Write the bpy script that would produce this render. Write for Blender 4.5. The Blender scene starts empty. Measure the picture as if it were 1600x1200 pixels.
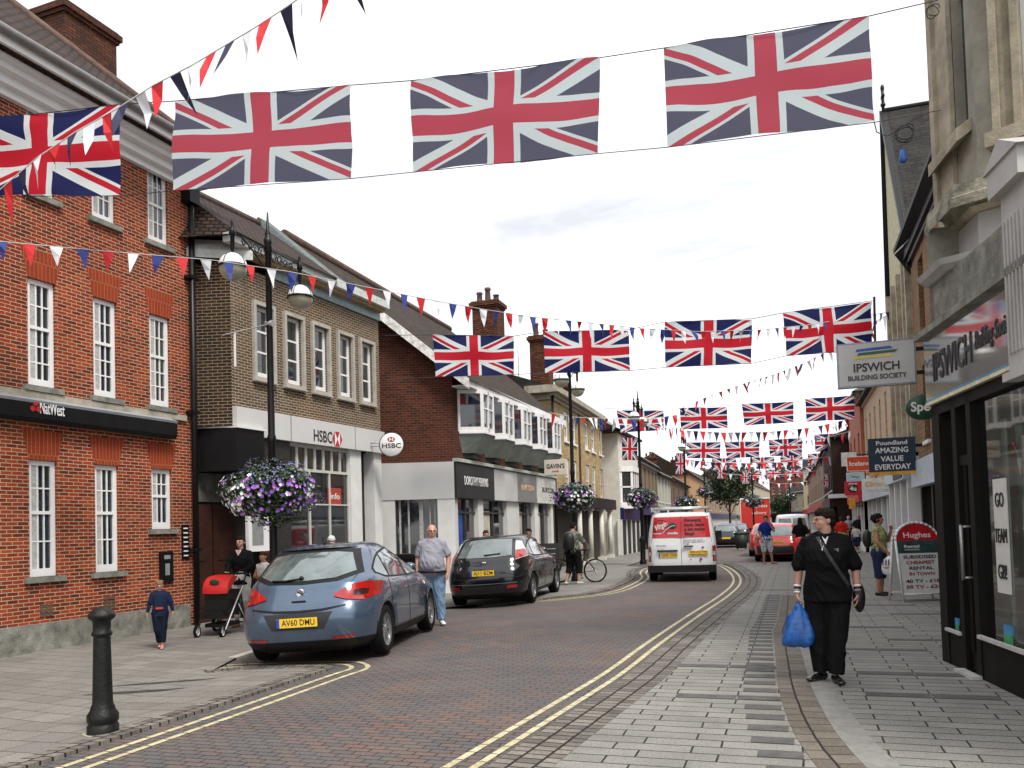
import bpy, bmesh, math, random
from mathutils import Vector, Matrix, noise
random.seed(11)
rad = math.radians
scene = bpy.context.scene
COL = scene.collection

# ------------------------------------------------------------------ camera
F, CH = 1300.0, 1.6
YAW, PITCH, ROLL, CY = rad(18.6439), rad(2.0), rad(1.65), 779.26
fw = Vector((-math.sin(YAW)*math.cos(PITCH), math.cos(YAW)*math.cos(PITCH), math.sin(PITCH)))
r0 = Vector((math.cos(YAW), math.sin(YAW), 0)); u0 = r0.cross(fw)
cr = r0*math.cos(ROLL) - u0*math.sin(ROLL); cu = u0*math.cos(ROLL) + r0*math.sin(ROLL)
EYE = Vector((0, 0, CH))
cd = bpy.data.cameras.new('camera'); cam = bpy.data.objects.new('camera', cd); COL.objects.link(cam)
m = Matrix((cr, cu, -fw)).transposed().to_4x4(); m.translation = EYE
cam.matrix_world = m
cd.sensor_width = 36; cd.lens = F/1600*36; cd.shift_y = (CY-600)/1600; cd.clip_start = .1; cd.clip_end = 2000
scene.camera = cam

# ------------------------------------------------------------------ sky, sun, exposure
SUN_EL, SUN_ROT = rad(56), rad(128)
world = bpy.data.worlds.new('World'); scene.world = world; world.use_nodes = True
nt = world.node_tree; nt.nodes.clear()
def N(t, typ, **kw):
    n = t.nodes.new(typ)
    for k, v in kw.items():
        if k == 'ins':
            for a, b in v.items(): n.inputs[a].default_value = b
        else: setattr(n, k, v)
    return n
sky = N(nt, 'ShaderNodeTexSky', sky_type='NISHITA', sun_disc=False, sun_elevation=SUN_EL, sun_rotation=SUN_ROT)
tc = N(nt, 'ShaderNodeTexCoord'); mp = N(nt, 'ShaderNodeMapping'); mp.inputs['Scale'].default_value = (1, 1, 3.4)
n1 = N(nt, 'ShaderNodeTexNoise', ins={'Scale': 1.7, 'Detail': 8, 'Roughness': .62, 'Distortion': .5})
rp = N(nt, 'ShaderNodeValToRGB'); e = rp.color_ramp.elements
e[0].position = .36; e[0].color = (3.3, 3.35, 3.5, 1); e[1].position = .64; e[1].color = (6.3, 6.35, 6.5, 1)
sx = N(nt, 'ShaderNodeSeparateXYZ'); mr = N(nt, 'ShaderNodeMapRange', ins={'From Min': .28, 'From Max': .7, 'To Min': .0, 'To Max': .75})
m2 = N(nt, 'ShaderNodeMix', data_type='RGBA'); m2.inputs[7].default_value = (6.5, 6.5, 6.6, 1)
m3 = N(nt, 'ShaderNodeMix', data_type='RGBA'); m3.inputs[0].default_value = .93
bg = N(nt, 'ShaderNodeBackground', ins={'Strength': .1}); wo = N(nt, 'ShaderNodeOutputWorld')
L = nt.links.new
L(tc.outputs['Generated'], mp.inputs[0]); L(mp.outputs[0], n1.inputs['Vector']); L(n1.outputs[0], rp.inputs[0])
L(tc.outputs['Generated'], sx.inputs[0]); L(sx.outputs[2], mr.inputs[0]); L(mr.outputs[0], m2.inputs[0])
L(rp.outputs[0], m2.inputs[6]); L(sky.outputs[0], m3.inputs[6]); L(m2.outputs[2], m3.inputs[7])
L(m3.outputs[2], bg.inputs[0]); L(bg.outputs[0], wo.inputs[0])
sd = bpy.data.lights.new('sun', 'SUN'); sd.energy = 1.5; sd.angle = rad(16); sd.color = (1, .95, .88)
sun = bpy.data.objects.new('sun', sd); COL.objects.link(sun)
sdir = Vector((math.sin(SUN_ROT)*math.cos(SUN_EL), math.cos(SUN_ROT)*math.cos(SUN_EL), math.sin(SUN_EL)))
sun.rotation_euler = sdir.to_track_quat('Z', 'Y').to_euler(); sun.location = (0, 0, 30)
scene.view_settings.view_transform = 'Standard'; scene.view_settings.look = 'None'
scene.view_settings.exposure = 1.28; scene.view_settings.gamma = 1
scene.render.engine = 'CYCLES'
scene.cycles.max_bounces = 5; scene.cycles.transparent_max_bounces = 8

# ------------------------------------------------------------------ picture point -> world point
def ray(u, v): return fw + cr*((u-800)/F) - cu*((v-CY)/F)
def G(u, v, z=0.0):
    d = ray(u, v); return EYE + d*((z-CH)/d.z)
def D(u, v, d): return EYE + ray(u, v)*d               # at a depth
def XP(u, v, x):
    d = ray(u, v); return EYE + d*(x/d.x)
def YP(u, v, y):
    d = ray(u, v); return EYE + d*(y/d.y)
def gz(x): return -0.07*min(1, max(0, (-5.2-x)/1.4))     # the road is a little cambered: the left side lies lower

# ------------------------------------------------------------------ materials
def hexc(h):
    c = [int(h[i:i+2], 16)/255 for i in (0, 2, 4)]
    return tuple(x/12.92 if x < .04045 else ((x+.055)/1.055)**2.4 for x in c)+(1,)
def lin(c): return hexc(c) if isinstance(c, str) else tuple(c)+(1,) if len(c) == 3 else c
_M = {}
def mat(name, col=None, rough=.6, metal=0, var=.25, vs=6, bump=0, bs=40, coat=0, spec=.5, trans=0, alpha=1, emit=0, grime=0):
    if name in _M: return _M[name]
    if col is None: print('MISSING', name); col = (.2, .2, .2)
    M = bpy.data.materials.new(name); M.use_nodes = True; t = M.node_tree; b = t.nodes['Principled BSDF']
    c = lin(col); tcn = N(t, 'ShaderNodeTexCoord')
    nz = N(t, 'ShaderNodeTexNoise', ins={'Scale': vs, 'Detail': 6, 'Roughness': .65})
    t.links.new(tcn.outputs['Object'], nz.inputs['Vector'])
    r = N(t, 'ShaderNodeValToRGB'); r.color_ramp.elements[0].position = .3; r.color_ramp.elements[1].position = .7
    r.color_ramp.elements[0].color = tuple(x*(1-var) for x in c[:3])+(1,)
    r.color_ramp.elements[1].color = tuple(min(1, x*(1+var)) for x in c[:3])+(1,)
    t.links.new(nz.outputs[0], r.inputs[0]); t.links.new(r.outputs[0], b.inputs['Base Color'])
    b.inputs['Roughness'].default_value = rough; b.inputs['Metallic'].default_value = metal
    b.inputs['Specular IOR Level'].default_value = spec; b.inputs['Coat Weight'].default_value = coat
    b.inputs['Coat Roughness'].default_value = .05; b.inputs['Transmission Weight'].default_value = trans
    b.inputs['Alpha'].default_value = alpha
    if bump:
        n2 = N(t, 'ShaderNodeTexNoise', ins={'Scale': bs, 'Detail': 5}); bp = N(t, 'ShaderNodeBump', ins={'Strength': bump, 'Distance': .02})
        t.links.new(tcn.outputs['Object'], n2.inputs['Vector']); t.links.new(n2.outputs[0], bp.inputs['Height']); t.links.new(bp.outputs[0], b.inputs['Normal'])
    _M[name] = M; return M
def brickmat(name, c1, c2, mortar, bw=.225, bh=.075, ms=.010, off=.5, rough=.85, stain=.35, stc='241d18', bias=0, bump=.5, sv=1.3, rot=0, spec=.3, c3=None):
    if name in _M: return _M[name]
    M = bpy.data.materials.new(name); M.use_nodes = True; t = M.node_tree; b = t.nodes['Principled BSDF']; K = t.links.new
    uv = N(t, 'ShaderNodeUVMap'); mpp = N(t, 'ShaderNodeMapping'); mpp.inputs['Rotation'].default_value = (0, 0, rot); K(uv.outputs[0], mpp.inputs[0])
    wn = N(t, 'ShaderNodeTexNoise', ins={'Scale': 6, 'Detail': 2}); K(mpp.outputs[0], wn.inputs['Vector'])
    mm = N(t, 'ShaderNodeMixRGB', blend_type='LINEAR_LIGHT'); mm.inputs[0].default_value = .006
    K(mpp.outputs[0], mm.inputs[1]); K(wn.outputs[1], mm.inputs[2])
    br = N(t, 'ShaderNodeTexBrick', offset=off, ins={'Scale': 1.0, 'Mortar Size': ms, 'Mortar Smooth': .15, 'Bias': bias, 'Brick Width': bw, 'Row Height': bh})
    br.inputs['Color1'].default_value = lin(c1); br.inputs['Color2'].default_value = lin(c2); br.inputs['Mortar'].default_value = lin(mortar)
    K(mm.outputs[0], br.inputs['Vector'])
    src = br.outputs[0]
    if c3:
        nn = N(t, 'ShaderNodeTexNoise', ins={'Scale': .55, 'Detail': 4, 'Roughness': .6}); K(uv.outputs[0], nn.inputs['Vector'])
        rr = N(t, 'ShaderNodeValToRGB'); rr.color_ramp.elements[0].position = .45; rr.color_ramp.elements[1].position = .62; K(nn.outputs[0], rr.inputs[0])
        b2 = N(t, 'ShaderNodeTexBrick', offset=off, ins={'Scale': 1.0, 'Mortar Size': ms, 'Mortar Smooth': .15, 'Bias': bias, 'Brick Width': bw, 'Row Height': bh})
        b2.inputs['Color1'].default_value = lin(c3); b2.inputs['Color2'].default_value = lin(c2); b2.inputs['Mortar'].default_value = lin(mortar)
        K(mm.outputs[0], b2.inputs['Vector'])
        mz = N(t, 'ShaderNodeMixRGB'); K(rr.outputs[0], mz.inputs[0]); K(src, mz.inputs[1]); K(b2.outputs[0], mz.inputs[2]); src = mz.outputs[0]
    n2 = N(t, 'ShaderNodeTexNoise', ins={'Scale': sv, 'Detail': 9, 'Roughness': .7}); K(uv.outputs[0], n2.inputs['Vector'])
    r2 = N(t, 'ShaderNodeValToRGB'); r2.color_ramp.elements[0].position = .42; r2.color_ramp.elements[1].position = .75
    r2.color_ramp.elements[1].color = (stain,)*3+(1,); K(n2.outputs[0], r2.inputs[0])
    ms_ = N(t, 'ShaderNodeMixRGB'); ms_.inputs[2].default_value = lin(stc); K(r2.outputs[0], ms_.inputs[0]); K(src, ms_.inputs[1])
    # fine grit
    n3 = N(t, 'ShaderNodeTexNoise', ins={'Scale': 55, 'Detail': 3}); K(uv.outputs[0], n3.inputs['Vector'])
    r3 = N(t, 'ShaderNodeMapRange', ins={'From Min': .3, 'From Max': .7, 'To Min': .72, 'To Max': 1.25}); K(n3.outputs[0], r3.inputs[0])
    mu = N(t, 'ShaderNodeMixRGB', blend_type='MULTIPLY'); mu.inputs[0].default_value = 1; K(ms_.outputs[0], mu.inputs[1]); K(r3.outputs[0], mu.inputs[2])
    K(mu.outputs[0], b.inputs['Base Color']); b.inputs['Roughness'].default_value = rough; b.inputs['Specular IOR Level'].default_value = spec
    bp = N(t, 'ShaderNodeBump', ins={'Strength': bump, 'Distance': .01}); bp.invert = True
    K(br.outputs[1], bp.inputs['Height']); K(bp.outputs[0], b.inputs['Normal'])
    _M[name] = M; return M
def glassmat(name, col, rough=.04, vs=.8, var=.6):
    return mat(name, col, rough=rough, var=var, vs=vs, spec=.9, coat=.6)

WHITE = lambda: mat('white_paint', (.80, .80, .79), .45, var=.06, vs=3)
BLACK = lambda: mat('black_paint', (.006, .006, .007), .4, var=.3, spec=.3)
STONE = lambda: mat('stone_trim', (.36, .33, .26), .85, var=.35, vs=4, bump=.4)
GREYST = lambda: mat('grey_stone', (.20, .20, .17), .9, var=.5, vs=5, bump=.5)
DGLASS = lambda: glassmat('window_glass', (.02, .027, .034))
SHOPG = lambda: glassmat('shop_glass', (.018, .02, .022), .03)
LEAD = lambda: mat('lead_grey', (.16, .19, .19), .6, var=.3)
SLATE = lambda: brickmat('slate_tiles', '151413', '282522', '060505', bw=.30, bh=.16, ms=.012, stain=.5, stc='4d4a44', bump=1.2)
TILE = lambda: brickmat('clay_tiles', '2e1f19', '50392e', '060404', bw=.17, bh=.11, ms=.02, stain=.3, stc='201a16', bump=1.2)
MOSSY = lambda: brickmat('mossy_tiles', '33251b', '57422f', '0a0807', bw=.17, bh=.16, ms=.025, stain=.9, stc='10140d', bump=1.2, sv=1.7)

# ------------------------------------------------------------------ mesh builder
class MB:
    def __init__(s): s.v = []; s.f = []; s.fm = []; s.mats = []; s.cur = 0; s.sm = False; s.fs = []
    def m(s, material):
        if material not in s.mats: s.mats.append(material)
        s.cur = s.mats.index(material); return s
    def add(s, vs, fs, sm=None):
        o = len(s.v); s.v += [tuple(a) for a in vs]
        for f in fs: s.f.append([o+i for i in f]); s.fm.append(s.cur); s.fs.append(s.sm if sm is None else sm)
        return s
    def box(s, x0, x1, y0, y1, z0, z1, M=None):
        vs = [(x, y, z) for x in (x0, x1) for y in (y0, y1) for z in (z0, z1)]
        if M is not None: vs = [M @ Vector(a) for a in vs]
        return s.add(vs, [(0, 1, 3, 2), (4, 6, 7, 5), (0, 4, 5, 1), (2, 3, 7, 6), (0, 2, 6, 4), (1, 5, 7, 3)], False)
    def quad(s, a, b, c, d): return s.add([a, b, c, d], [(0, 1, 2, 3)], False)
    def poly(s, pts): return s.add(pts, [tuple(range(len(pts)))], False)
    def prism(s, pts, vec):
        n = len(pts); vec = Vector(vec); p = [Vector(a) for a in pts]
        return s.add(p+[a+vec for a in p], [tuple(range(n))[::-1], tuple(range(n, 2*n))]+[(i, (i+1) % n, n+(i+1) % n, n+i) for i in range(n)], False)
    def cyl(s, p0, p1, r0, r1=None, n=12, cap=True, sm=True):
        r1 = r0 if r1 is None else r1; p0 = Vector(p0); p1 = Vector(p1); d = (p1-p0)
        if d.length < 1e-6: return s
        q = d.to_track_quat('Z', 'Y'); a = []
        for p, r in ((p0, r0), (p1, r1)):
            a += [p+q @ Vector((math.cos(2*math.pi*i/n)*r, math.sin(2*math.pi*i/n)*r, 0)) for i in range(n)]
        s.add(a, [(i, (i+1) % n, n+(i+1) % n, n+i) for i in range(n)], sm)
        if cap: s.add(a[:n], [tuple(range(n))[::-1]], False); s.add(a[n:], [tuple(range(n))], False)
        return s
    def tube(s, pts, r, n=8):
        for a, b in zip(pts, pts[1:]): s.cyl(a, b, r, n=n)
        return s
    def lathe(s, prof, c=(0, 0, 0), ax='z', n=20, sm=True, capped=True):
        c = Vector(c); R = {'z': lambda r, a, h: (r*math.cos(a), r*math.sin(a), h), 'x': lambda r, a, h: (h, r*math.cos(a), r*math.sin(a)), 'y': lambda r, a, h: (r*math.sin(a), h, r*math.cos(a))}[ax]
        vs = [c+Vector(R(r, 2*math.pi*i/n, h)) for r, h in prof for i in range(n)]
        fs = [(k*n+i, k*n+(i+1) % n, (k+1)*n+(i+1) % n, (k+1)*n+i) for k in range(len(prof)-1) for i in range(n)]
        return s.add(vs, fs, sm)
    def ball(s, c, r, n=12, M=None, sm=True):
        c = Vector(c); r = (r, r, r) if isinstance(r, (int, float)) else r; h = n//2; vs = []; fs = []
        for j in range(h+1):
            t = math.pi*j/h
            for i in range(n):
                p = 2*math.pi*i/n; q = Vector((r[0]*math.sin(t)*math.cos(p), r[1]*math.sin(t)*math.sin(p), r[2]*math.cos(t)))
                if M is not None: q = M @ q
                vs.append(c+q)
        for j in range(h):
            for i in range(n): fs.append((j*n+i, (j+1)*n+i, (j+1)*n+(i+1) % n, j*n+(i+1) % n))
        return s.add(vs, fs, sm)
    def cap(s, p0, p1, r0, r1, n=12):              # tapered limb with round ends
        s.cyl(p0, p1, r0, r1, n, True); s.ball(p0, r0, n); s.ball(p1, r1, n); return s
    def rings(s, rs, n=16):                        # loft of ellipses (z, rx, ry, yoff[, xoff])
        vs = []
        for r in rs:
            z, rx, ry, yo = r[:4]; xo = r[4] if len(r) > 4 else 0
            vs += [(xo+rx*math.cos(2*math.pi*i/n), yo+ry*math.sin(2*math.pi*i/n), z) for i in range(n)]
        fs = [(k*n+i, k*n+(i+1) % n, (k+1)*n+(i+1) % n, (k+1)*n+i) for k in range(len(rs)-1) for i in range(n)]
        fs += [tuple(range(n))[::-1], tuple(range((len(rs)-1)*n, len(rs)*n))]
        return s.add(vs, fs, True)
    def mesh(s, name, fix=True):
        me = bpy.data.meshes.new(name); me.from_pydata(s.v, [], s.f)
        for mm_ in s.mats: me.materials.append(mm_)
        me.polygons.foreach_set('material_index', s.fm); me.polygons.foreach_set('use_smooth', s.fs)
        if fix:
            bm = bmesh.new(); bm.from_mesh(me); bmesh.ops.remove_doubles(bm, verts=bm.verts, dist=1e-5)
            bmesh.ops.recalc_face_normals(bm, faces=bm.faces); bm.to_mesh(me); bm.free()
        uvbox(me); return me
    def obj(s, name, parent=None, fix=True, M=None):
        o = bpy.data.objects.new(name, s.mesh(name, fix)); COL.objects.link(o)
        if parent is not None: o.parent = parent
        if M is not None: o.matrix_local = M
        return o
def uvbox(me):
    uv = me.uv_layers.new(name='UVMap').data
    vs = me.vertices; up = Vector((0, 0, 1))
    for p in me.polygons:
        n = p.normal
        if abs(n.z) > .98: a, b = Vector((1, 0, 0)), Vector((0, 1, 0))
        else:
            a = up.cross(n).normalized(); b = n.cross(a)
        for li in p.loop_indices:
            c = vs[me.loops[li].vertex_index].co; uv[li].uv = (c.dot(a), c.dot(b))
def tag(o, label, cat, group=None, kind=None):
    if label: o['label'] = label
    if cat: o['category'] = cat
    if group: o['group'] = group
    if kind: o['kind'] = kind
    return o
def empty(name, loc, rz=0, label=None, cat=None, group=None):
    o = bpy.data.objects.new(name, None); COL.objects.link(o); o.location = loc; o.rotation_euler = (0, 0, rz); o.empty_display_size = .2
    return tag(o, label, cat, group)
def copy_tree(o, parent=None):
    c = o.copy(); COL.objects.link(c); c.parent = parent
    for ch in list(o.children): copy_tree(ch, c)
    return c
def text(name, s, size, M, parent, loc, ext=.004, align='CENTER', bold=0, sx=1, rx=90, rz=0, shear=0, mw=None, valign='CENTER'):
    cu_ = bpy.data.curves.new('t', 'FONT'); cu_.body = s; cu_.size = size; cu_.extrude = ext; cu_.align_x = align; cu_.align_y = valign
    cu_.offset = bold; cu_.shear = shear; cu_.resolution_u = 3
    to = bpy.data.objects.new('t', cu_); COL.objects.link(to)
    me = bpy.data.meshes.new_from_object(to.evaluated_get(bpy.context.evaluated_depsgraph_get()))
    bpy.data.objects.remove(to); me.materials.clear(); me.materials.append(M); uvbox(me)
    if mw:                                             # fit to a given width
        w = max(v.co.x for v in me.vertices)-min(v.co.x for v in me.vertices); sx = mw/w
    me.transform(Matrix.Diagonal((sx, 1, 1, 1)))
    o = bpy.data.objects.new(name, me); COL.objects.link(o); o.parent = parent; o.location = loc; o.rotation_euler = (rad(rx), 0, rad(rz))
    return o
def remesh(mb, name, vox, M, parent=None, smooth=2):
    me = bpy.data.meshes.new(name); me.from_pydata(mb.v, [], mb.f)
    o = bpy.data.objects.new('r', me); COL.objects.link(o)
    md = o.modifiers.new('r', 'REMESH'); md.mode = 'VOXEL'; md.voxel_size = vox
    if smooth: ms = o.modifiers.new('s', 'SMOOTH'); ms.iterations = smooth; ms.factor = .5
    out = bpy.data.meshes.new_from_object(o.evaluated_get(bpy.context.evaluated_depsgraph_get()))
    bpy.data.objects.remove(o)
    out.materials.clear(); out.materials.append(M); out.polygons.foreach_set('use_smooth', [True]*len(out.polygons)); out.name = name
    r = bpy.data.objects.new(name, out); COL.objects.link(r)
    if parent is not None: r.parent = parent
    return r
def grid_patch(name, fn, nu, nv, M, parent, thick=0):
    mb = MB().m(M); vs = [fn(i/nu, j/nv) for j in range(nv+1) for i in range(nu+1)]
    mb.add(vs, [(j*(nu+1)+i, j*(nu+1)+i+1, (j+1)*(nu+1)+i+1, (j+1)*(nu+1)+i) for j in range(nv) for i in range(nu)], True)
    return mb.obj(name, parent, fix=False)

# ------------------------------------------------------------------ ground, pavements, road
def sheet(name, pts, z, M, step=None, kind='structure'):
    bm = bmesh.new(); vs = [bm.verts.new((p[0], p[1], 0)) for p in pts]; f = bm.faces.new(vs)
    bmesh.ops.triangulate(bm, faces=[f])
    for x in (-6.6, -5.2):
        bmesh.ops.bisect_plane(bm, geom=bm.verts[:]+bm.edges[:]+bm.faces[:], plane_co=(x, 0, 0), plane_no=(1, 0, 0))
    for v in bm.verts: v.co.z = gz(v.co.x)+z
    bmesh.ops.recalc_face_normals(bm, faces=bm.faces)
    if sum(f.normal.z for f in bm.faces) < 0: bmesh.ops.reverse_faces(bm, faces=bm.faces)
    me = bpy.data.meshes.new(name); bm.to_mesh(me); bm.free(); me.materials.append(M)
    uv = me.uv_layers.new(name='UVMap').data
    for l in me.loops: uv[l.index].uv = me.vertices[l.vertex_index].co.xy
    o = bpy.data.objects.new(name, me); COL.objects.link(o); o['kind'] = kind; return o
def offset(pl, d):
    out = []
    for i, p in enumerate(pl):
        a = pl[max(0, i-1)]; b = pl[min(len(pl)-1, i+1)]; t = Vector((b[0]-a[0], b[1]-a[1])).normalized()
        out.append((p[0]+t.y*d, p[1]-t.x*d))            # +d = to the right of the direction of travel
    return out
def smoothpl(pl, k=3):
    for _ in range(k):
        o = [pl[0]]
        for a, b in zip(pl, pl[1:]):
            o += [(a[0]*.75+b[0]*.25, a[1]*.75+b[1]*.25), (a[0]*.25+b[0]*.75, a[1]*.25+b[1]*.75)]
        pl = o+[pl[-1]]
    return pl
def band(name, pl, d0, d1, z0, z1, M, kind='structure', uvlen=True):
    a = offset(pl, d0); b = offset(pl, d1); mb = MB().m(M); n = len(pl)
    vs = []; L_ = 0; ls = []
    for i in range(n):
        if i: L_ += math.dist(pl[i], pl[i-1])
        ls.append(L_)
        for p in (a[i], b[i]): vs += [(p[0], p[1], gz(p[0])+z1), (p[0], p[1], gz(p[0])+z0)]
    fs = []
    for i in range(n-1):
        k = 4*i; fs += [(k, k+2, k+6, k+4)]
        if z1-z0 > .001: fs += [(k, k+4, k+5, k+1), (k+2, k+3, k+7, k+6)]
    mb.add(vs, fs, False); o = mb.obj(name, None, fix=False); me = o.data
    uv = me.uv_layers[0].data
    for p in me.polygons:
        if p.normal.z < 0 and abs(p.normal.z) > .5: p.flip()
    for l in me.loops:
        i = l.vertex_index//4; s = (l.vertex_index % 4)//2
        uv[l.index].uv = (ls[i], (d1-d0)*s*.8+.035)
    o['kind'] = kind; return o
RD = -.03
def gp(pts, z=RD):
    o = []
    for u, v in pts:
        p = G(u, v, z); p = G(u, v, z+gz(p.x)); o.append((p.x, p.y))
    return o
rightE = gp([(745, 1200), (900, 1101), (976.5, 1052.6), (1027.5, 1010), (1098, 959), (1141, 931), (1160.6, 911), (1155, 897), (1138, 885.5), (1126, 882)])
x0, y0 = rightE[0]; x1, y1 = rightE[1]
rightE = [(x0-(x1-x0)*4, y0-(y1-y0)*4)]+rightE
rightE = smoothpl(rightE, 2)
leftE = gp([(94, 1200), (319, 1124), (450, 1079), (525, 1052.5), (552, 1045), (545, 1039), (525, 1037.5), (450, 1038), (375, 1041), (311, 1048)])
x0, y0 = leftE[0]; x1, y1 = leftE[1]
leftE = [(x0-(x1-x0)*3.2, y0-(y1-y0)*3.2)]+leftE
leftE = smoothpl(leftE, 2)
left2 = smoothpl(gp([(760, 948), (880, 936), (957, 926.6), (993.5, 911), (1005, 902.5), (999, 895), (1006, 889), (1020, 886)]), 2)
road_brick = brickmat('road_pavers', '645854', '535456', '2a2727', bw=.18, bh=.088, ms=.007, stain=.45, stc='6f6a64', bump=.6, sv=.9, c3='73594f', rough=.8)
slab_r = brickmat('grey_slabs', '7f7d77', '8b8983', '1d1c1a', bw=.55, bh=.185, ms=.008, off=.35, stain=.5, stc='55534f', bump=.6, sv=1.8)
slab_l = brickmat('old_slabs', '787570', '86837d', '383632', bw=.45, bh=.30, ms=.006, off=.5, stain=.5, stc='55524b', bump=.5, sv=1.1, rot=.12)
sett = brickmat('granite_setts', '5f5a54', '88827a', '1f1c1a', bw=.11, bh=.14, ms=.009, stain=.4, bump=1.2, sv=4)
yellow = brickmat('yellow_paint', 'bcb48e', 'cbc49f', '5a5344', bw=.21, bh=.4, ms=.010, stain=.55, stc='5d5545', bump=.2, sv=9, rough=.6)
tan = brickmat('channel_blocks', '655d54', '766f65', '242120', bw=.22, bh=.17, ms=.008, stain=.4, bump=.6, sv=3)
darks = mat('dark_slabs', (.085, .08, .076), .85, var=.35, vs=7, bump=.3, bs=60)
asph = mat('distant_asphalt', (.13, .125, .12), .9, var=.3, vs=2, bump=.3)
sheet('ground', [(-400, -60), (400, -60), (400, 700), (-400, 700)], -.12, asph)
# kerb lines (outer edge of the yellow lines) run up the street; the road lies between them
bayL = [(-7.3, 9.6), (-7.45, 10.6), (-7.55, 14.6), (-7.5, 16.2)]
farR = [(.55, rightE[-1][1]+.5), (.75, 34), (.8, 44), (.6, 80), (.4, 400)]
farL = [(-6.4, 33), (-6.6, 40), (-5.6, 55), (-4.6, 90), (-4.4, 400)]
Lk = offset(leftE, -.22)+bayL+offset(left2, -.22)+farL
Rk = offset(rightE, .1)+farR
sheet('road', Lk+Rk[::-1], RD, road_brick)
Ls = offset(leftE, -.47)+bayL+offset(left2, -.47)+farL
Rs = offset(rightE, .52)+farR
sheet('left_pavement', [(-40, Ls[0][1])]+Ls+[(-40, 400)], 0, slab_l)
sheet('right_pavement', Rs+[(40, 400), (40, Rs[0][1])], 0, slab_r)
band('kerb_right', rightE, .1, .52, -.1, .003, sett)
band('kerb_left', leftE, -.47, -.22, -.1, .003, sett)
band('kerb_left_far', left2, -.47, -.22, -.1, .003, sett)
band('kerb_bay', bayL, -.12, .02, -.1, .006, mat('kerb_stone', (.42, .40, .36), .8, var=.2))
for nm, pl, sg in (('right', rightE, 1), ('left', leftE, -1), ('left_far', left2, -1)):
    a, b, c, d = (-.235, -.175, -.05, .01) if sg > 0 else (-.03, .03, .165, .225)
    for k, (p, q) in enumerate(((a, b), (c, d))): band('road_line_%s' % nm, pl, p, q, RD+.004, RD+.0045, yellow)
# channel blocks curving down the right pavement, with a ladder of dark slabs beside it
ch = smoothpl(gp([(1208, 985), (1213, 1040), (1214, 1065), (1222, 1098), (1237, 1140), (1262, 1180), (1290, 1215), (1360, 1290)], 0), 2)
ch = smoothpl(gp([(1222, 930), (1213, 985)], 0), 1)[:-1]+ch
band('drain_channel', ch, -.30, .0, 0, .004, tan)
band('flag_strip', ch, -.52, -.303, 0, .004, mat('pale_flags', (.21, .205, .19), .85, var=.25, vs=8))
mbx = MB().m(darks); acc = 0; done = set()
def slab(x, y, n=1):
    row = math.floor(y/.185); off_ = .35*.55 if row % 2 else 0; c = math.floor((x+off_)/.55)
    for q in range(n):
        if (row, c+q) in done: continue
        done.add((row, c+q)); x0_ = (c+q)*.55-off_; mbx.box(x0_+.006, x0_+.544, row*.185+.006, row*.185+.179, -.01, .0035)
for a, b in zip(ch, ch[1:]):
    n_ = max(1, int(math.dist(a, b)/.05))
    for q in range(n_):
        y = a[1]+(b[1]-a[1])*q/n_; x = a[0]+(b[0]-a[0])*q/n_
        row = math.floor(y/.185)
        if row % 2 == 0 and ('r', row) not in done: done.add(('r', row)); mbx.box(x-.32, x-.02, row*.185+.006, row*.185+.179, -.01, .0047)
for x, y in ((1.0, 8.2), (.95, 9.4), (.9, 13.2), (1.6, 12.0), (1.2, 16.5), (-.9, 7.9), (1.7, 15), (.7, 11.0), (2.1, 21), (1.5, 24), (-.9, 20), (.7, 29), (-.8, 9.6)): slab(x, y, 2)
tarm = mat('tar_patch', (.035, .032, .03), .9, var=.4, bump=.4)
for (u, v), a_, l_, w_ in (((212, 1077), .5, .55, .07), ((262, 1062), .6, .6, .05)):
    g_ = G(u, v, -.04); ca, sa = math.cos(a_), math.sin(a_); pp_ = [(g_.x+ca*x_*l_-sa*y_*w_, g_.y+sa*x_*l_+ca*y_*w_) for x_, y_ in ((-1, -.3), (-.4, -1), (.5, -.8), (1, .2), (.4, 1), (-.6, .9))]
    rd = (u > 500 and u < 900); sheet('ground_patch', pp_, (RD if rd else 0)+.004, tarm)
o = mbx.obj('pavement_inlays'); o['kind'] = 'structure'
# ================================================================== buildings
class Bld:
    """local frame: X along the street face, Y into the building, Z up"""
    def __init__(s, name, p0, p1, label, cat='building', group=None, z=0):
        s.p0 = Vector((p0[0], p0[1], z)); d = Vector((p1[0]-p0[0], p1[1]-p0[1], 0)); s.L = d.length; s.a = math.atan2(d.y, d.x)
        s.e = d.normalized(); s.n = Vector((-s.e.y, s.e.x, 0)); s.z = z
        s.root = empty(name, s.p0, s.a, label, cat, group)
    def loc(s, u, v, y=0):                          # picture point -> (s, z) on the plane y
        r = ray(u, v); o = s.p0+s.n*y; t = s.n.dot(o-EYE)/s.n.dot(r); p = EYE+r*t-s.p0
        return p.dot(s.e), p.z
    def rect(s, u0, u1, vt, vb, y=0):               # left, right, top and bottom of something, measured at its left edge
        a, z1 = s.loc(u0, vt, y); _, z0 = s.loc(u0, vb, y); b, _ = s.loc(u1, (vt+vb)/2, y)
        return min(a, b), max(a, b), z0, z1
    def l(s, p):
        q = Vector(p)-s.p0; return (q.dot(s.e), q.dot(s.n), q.z)
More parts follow.
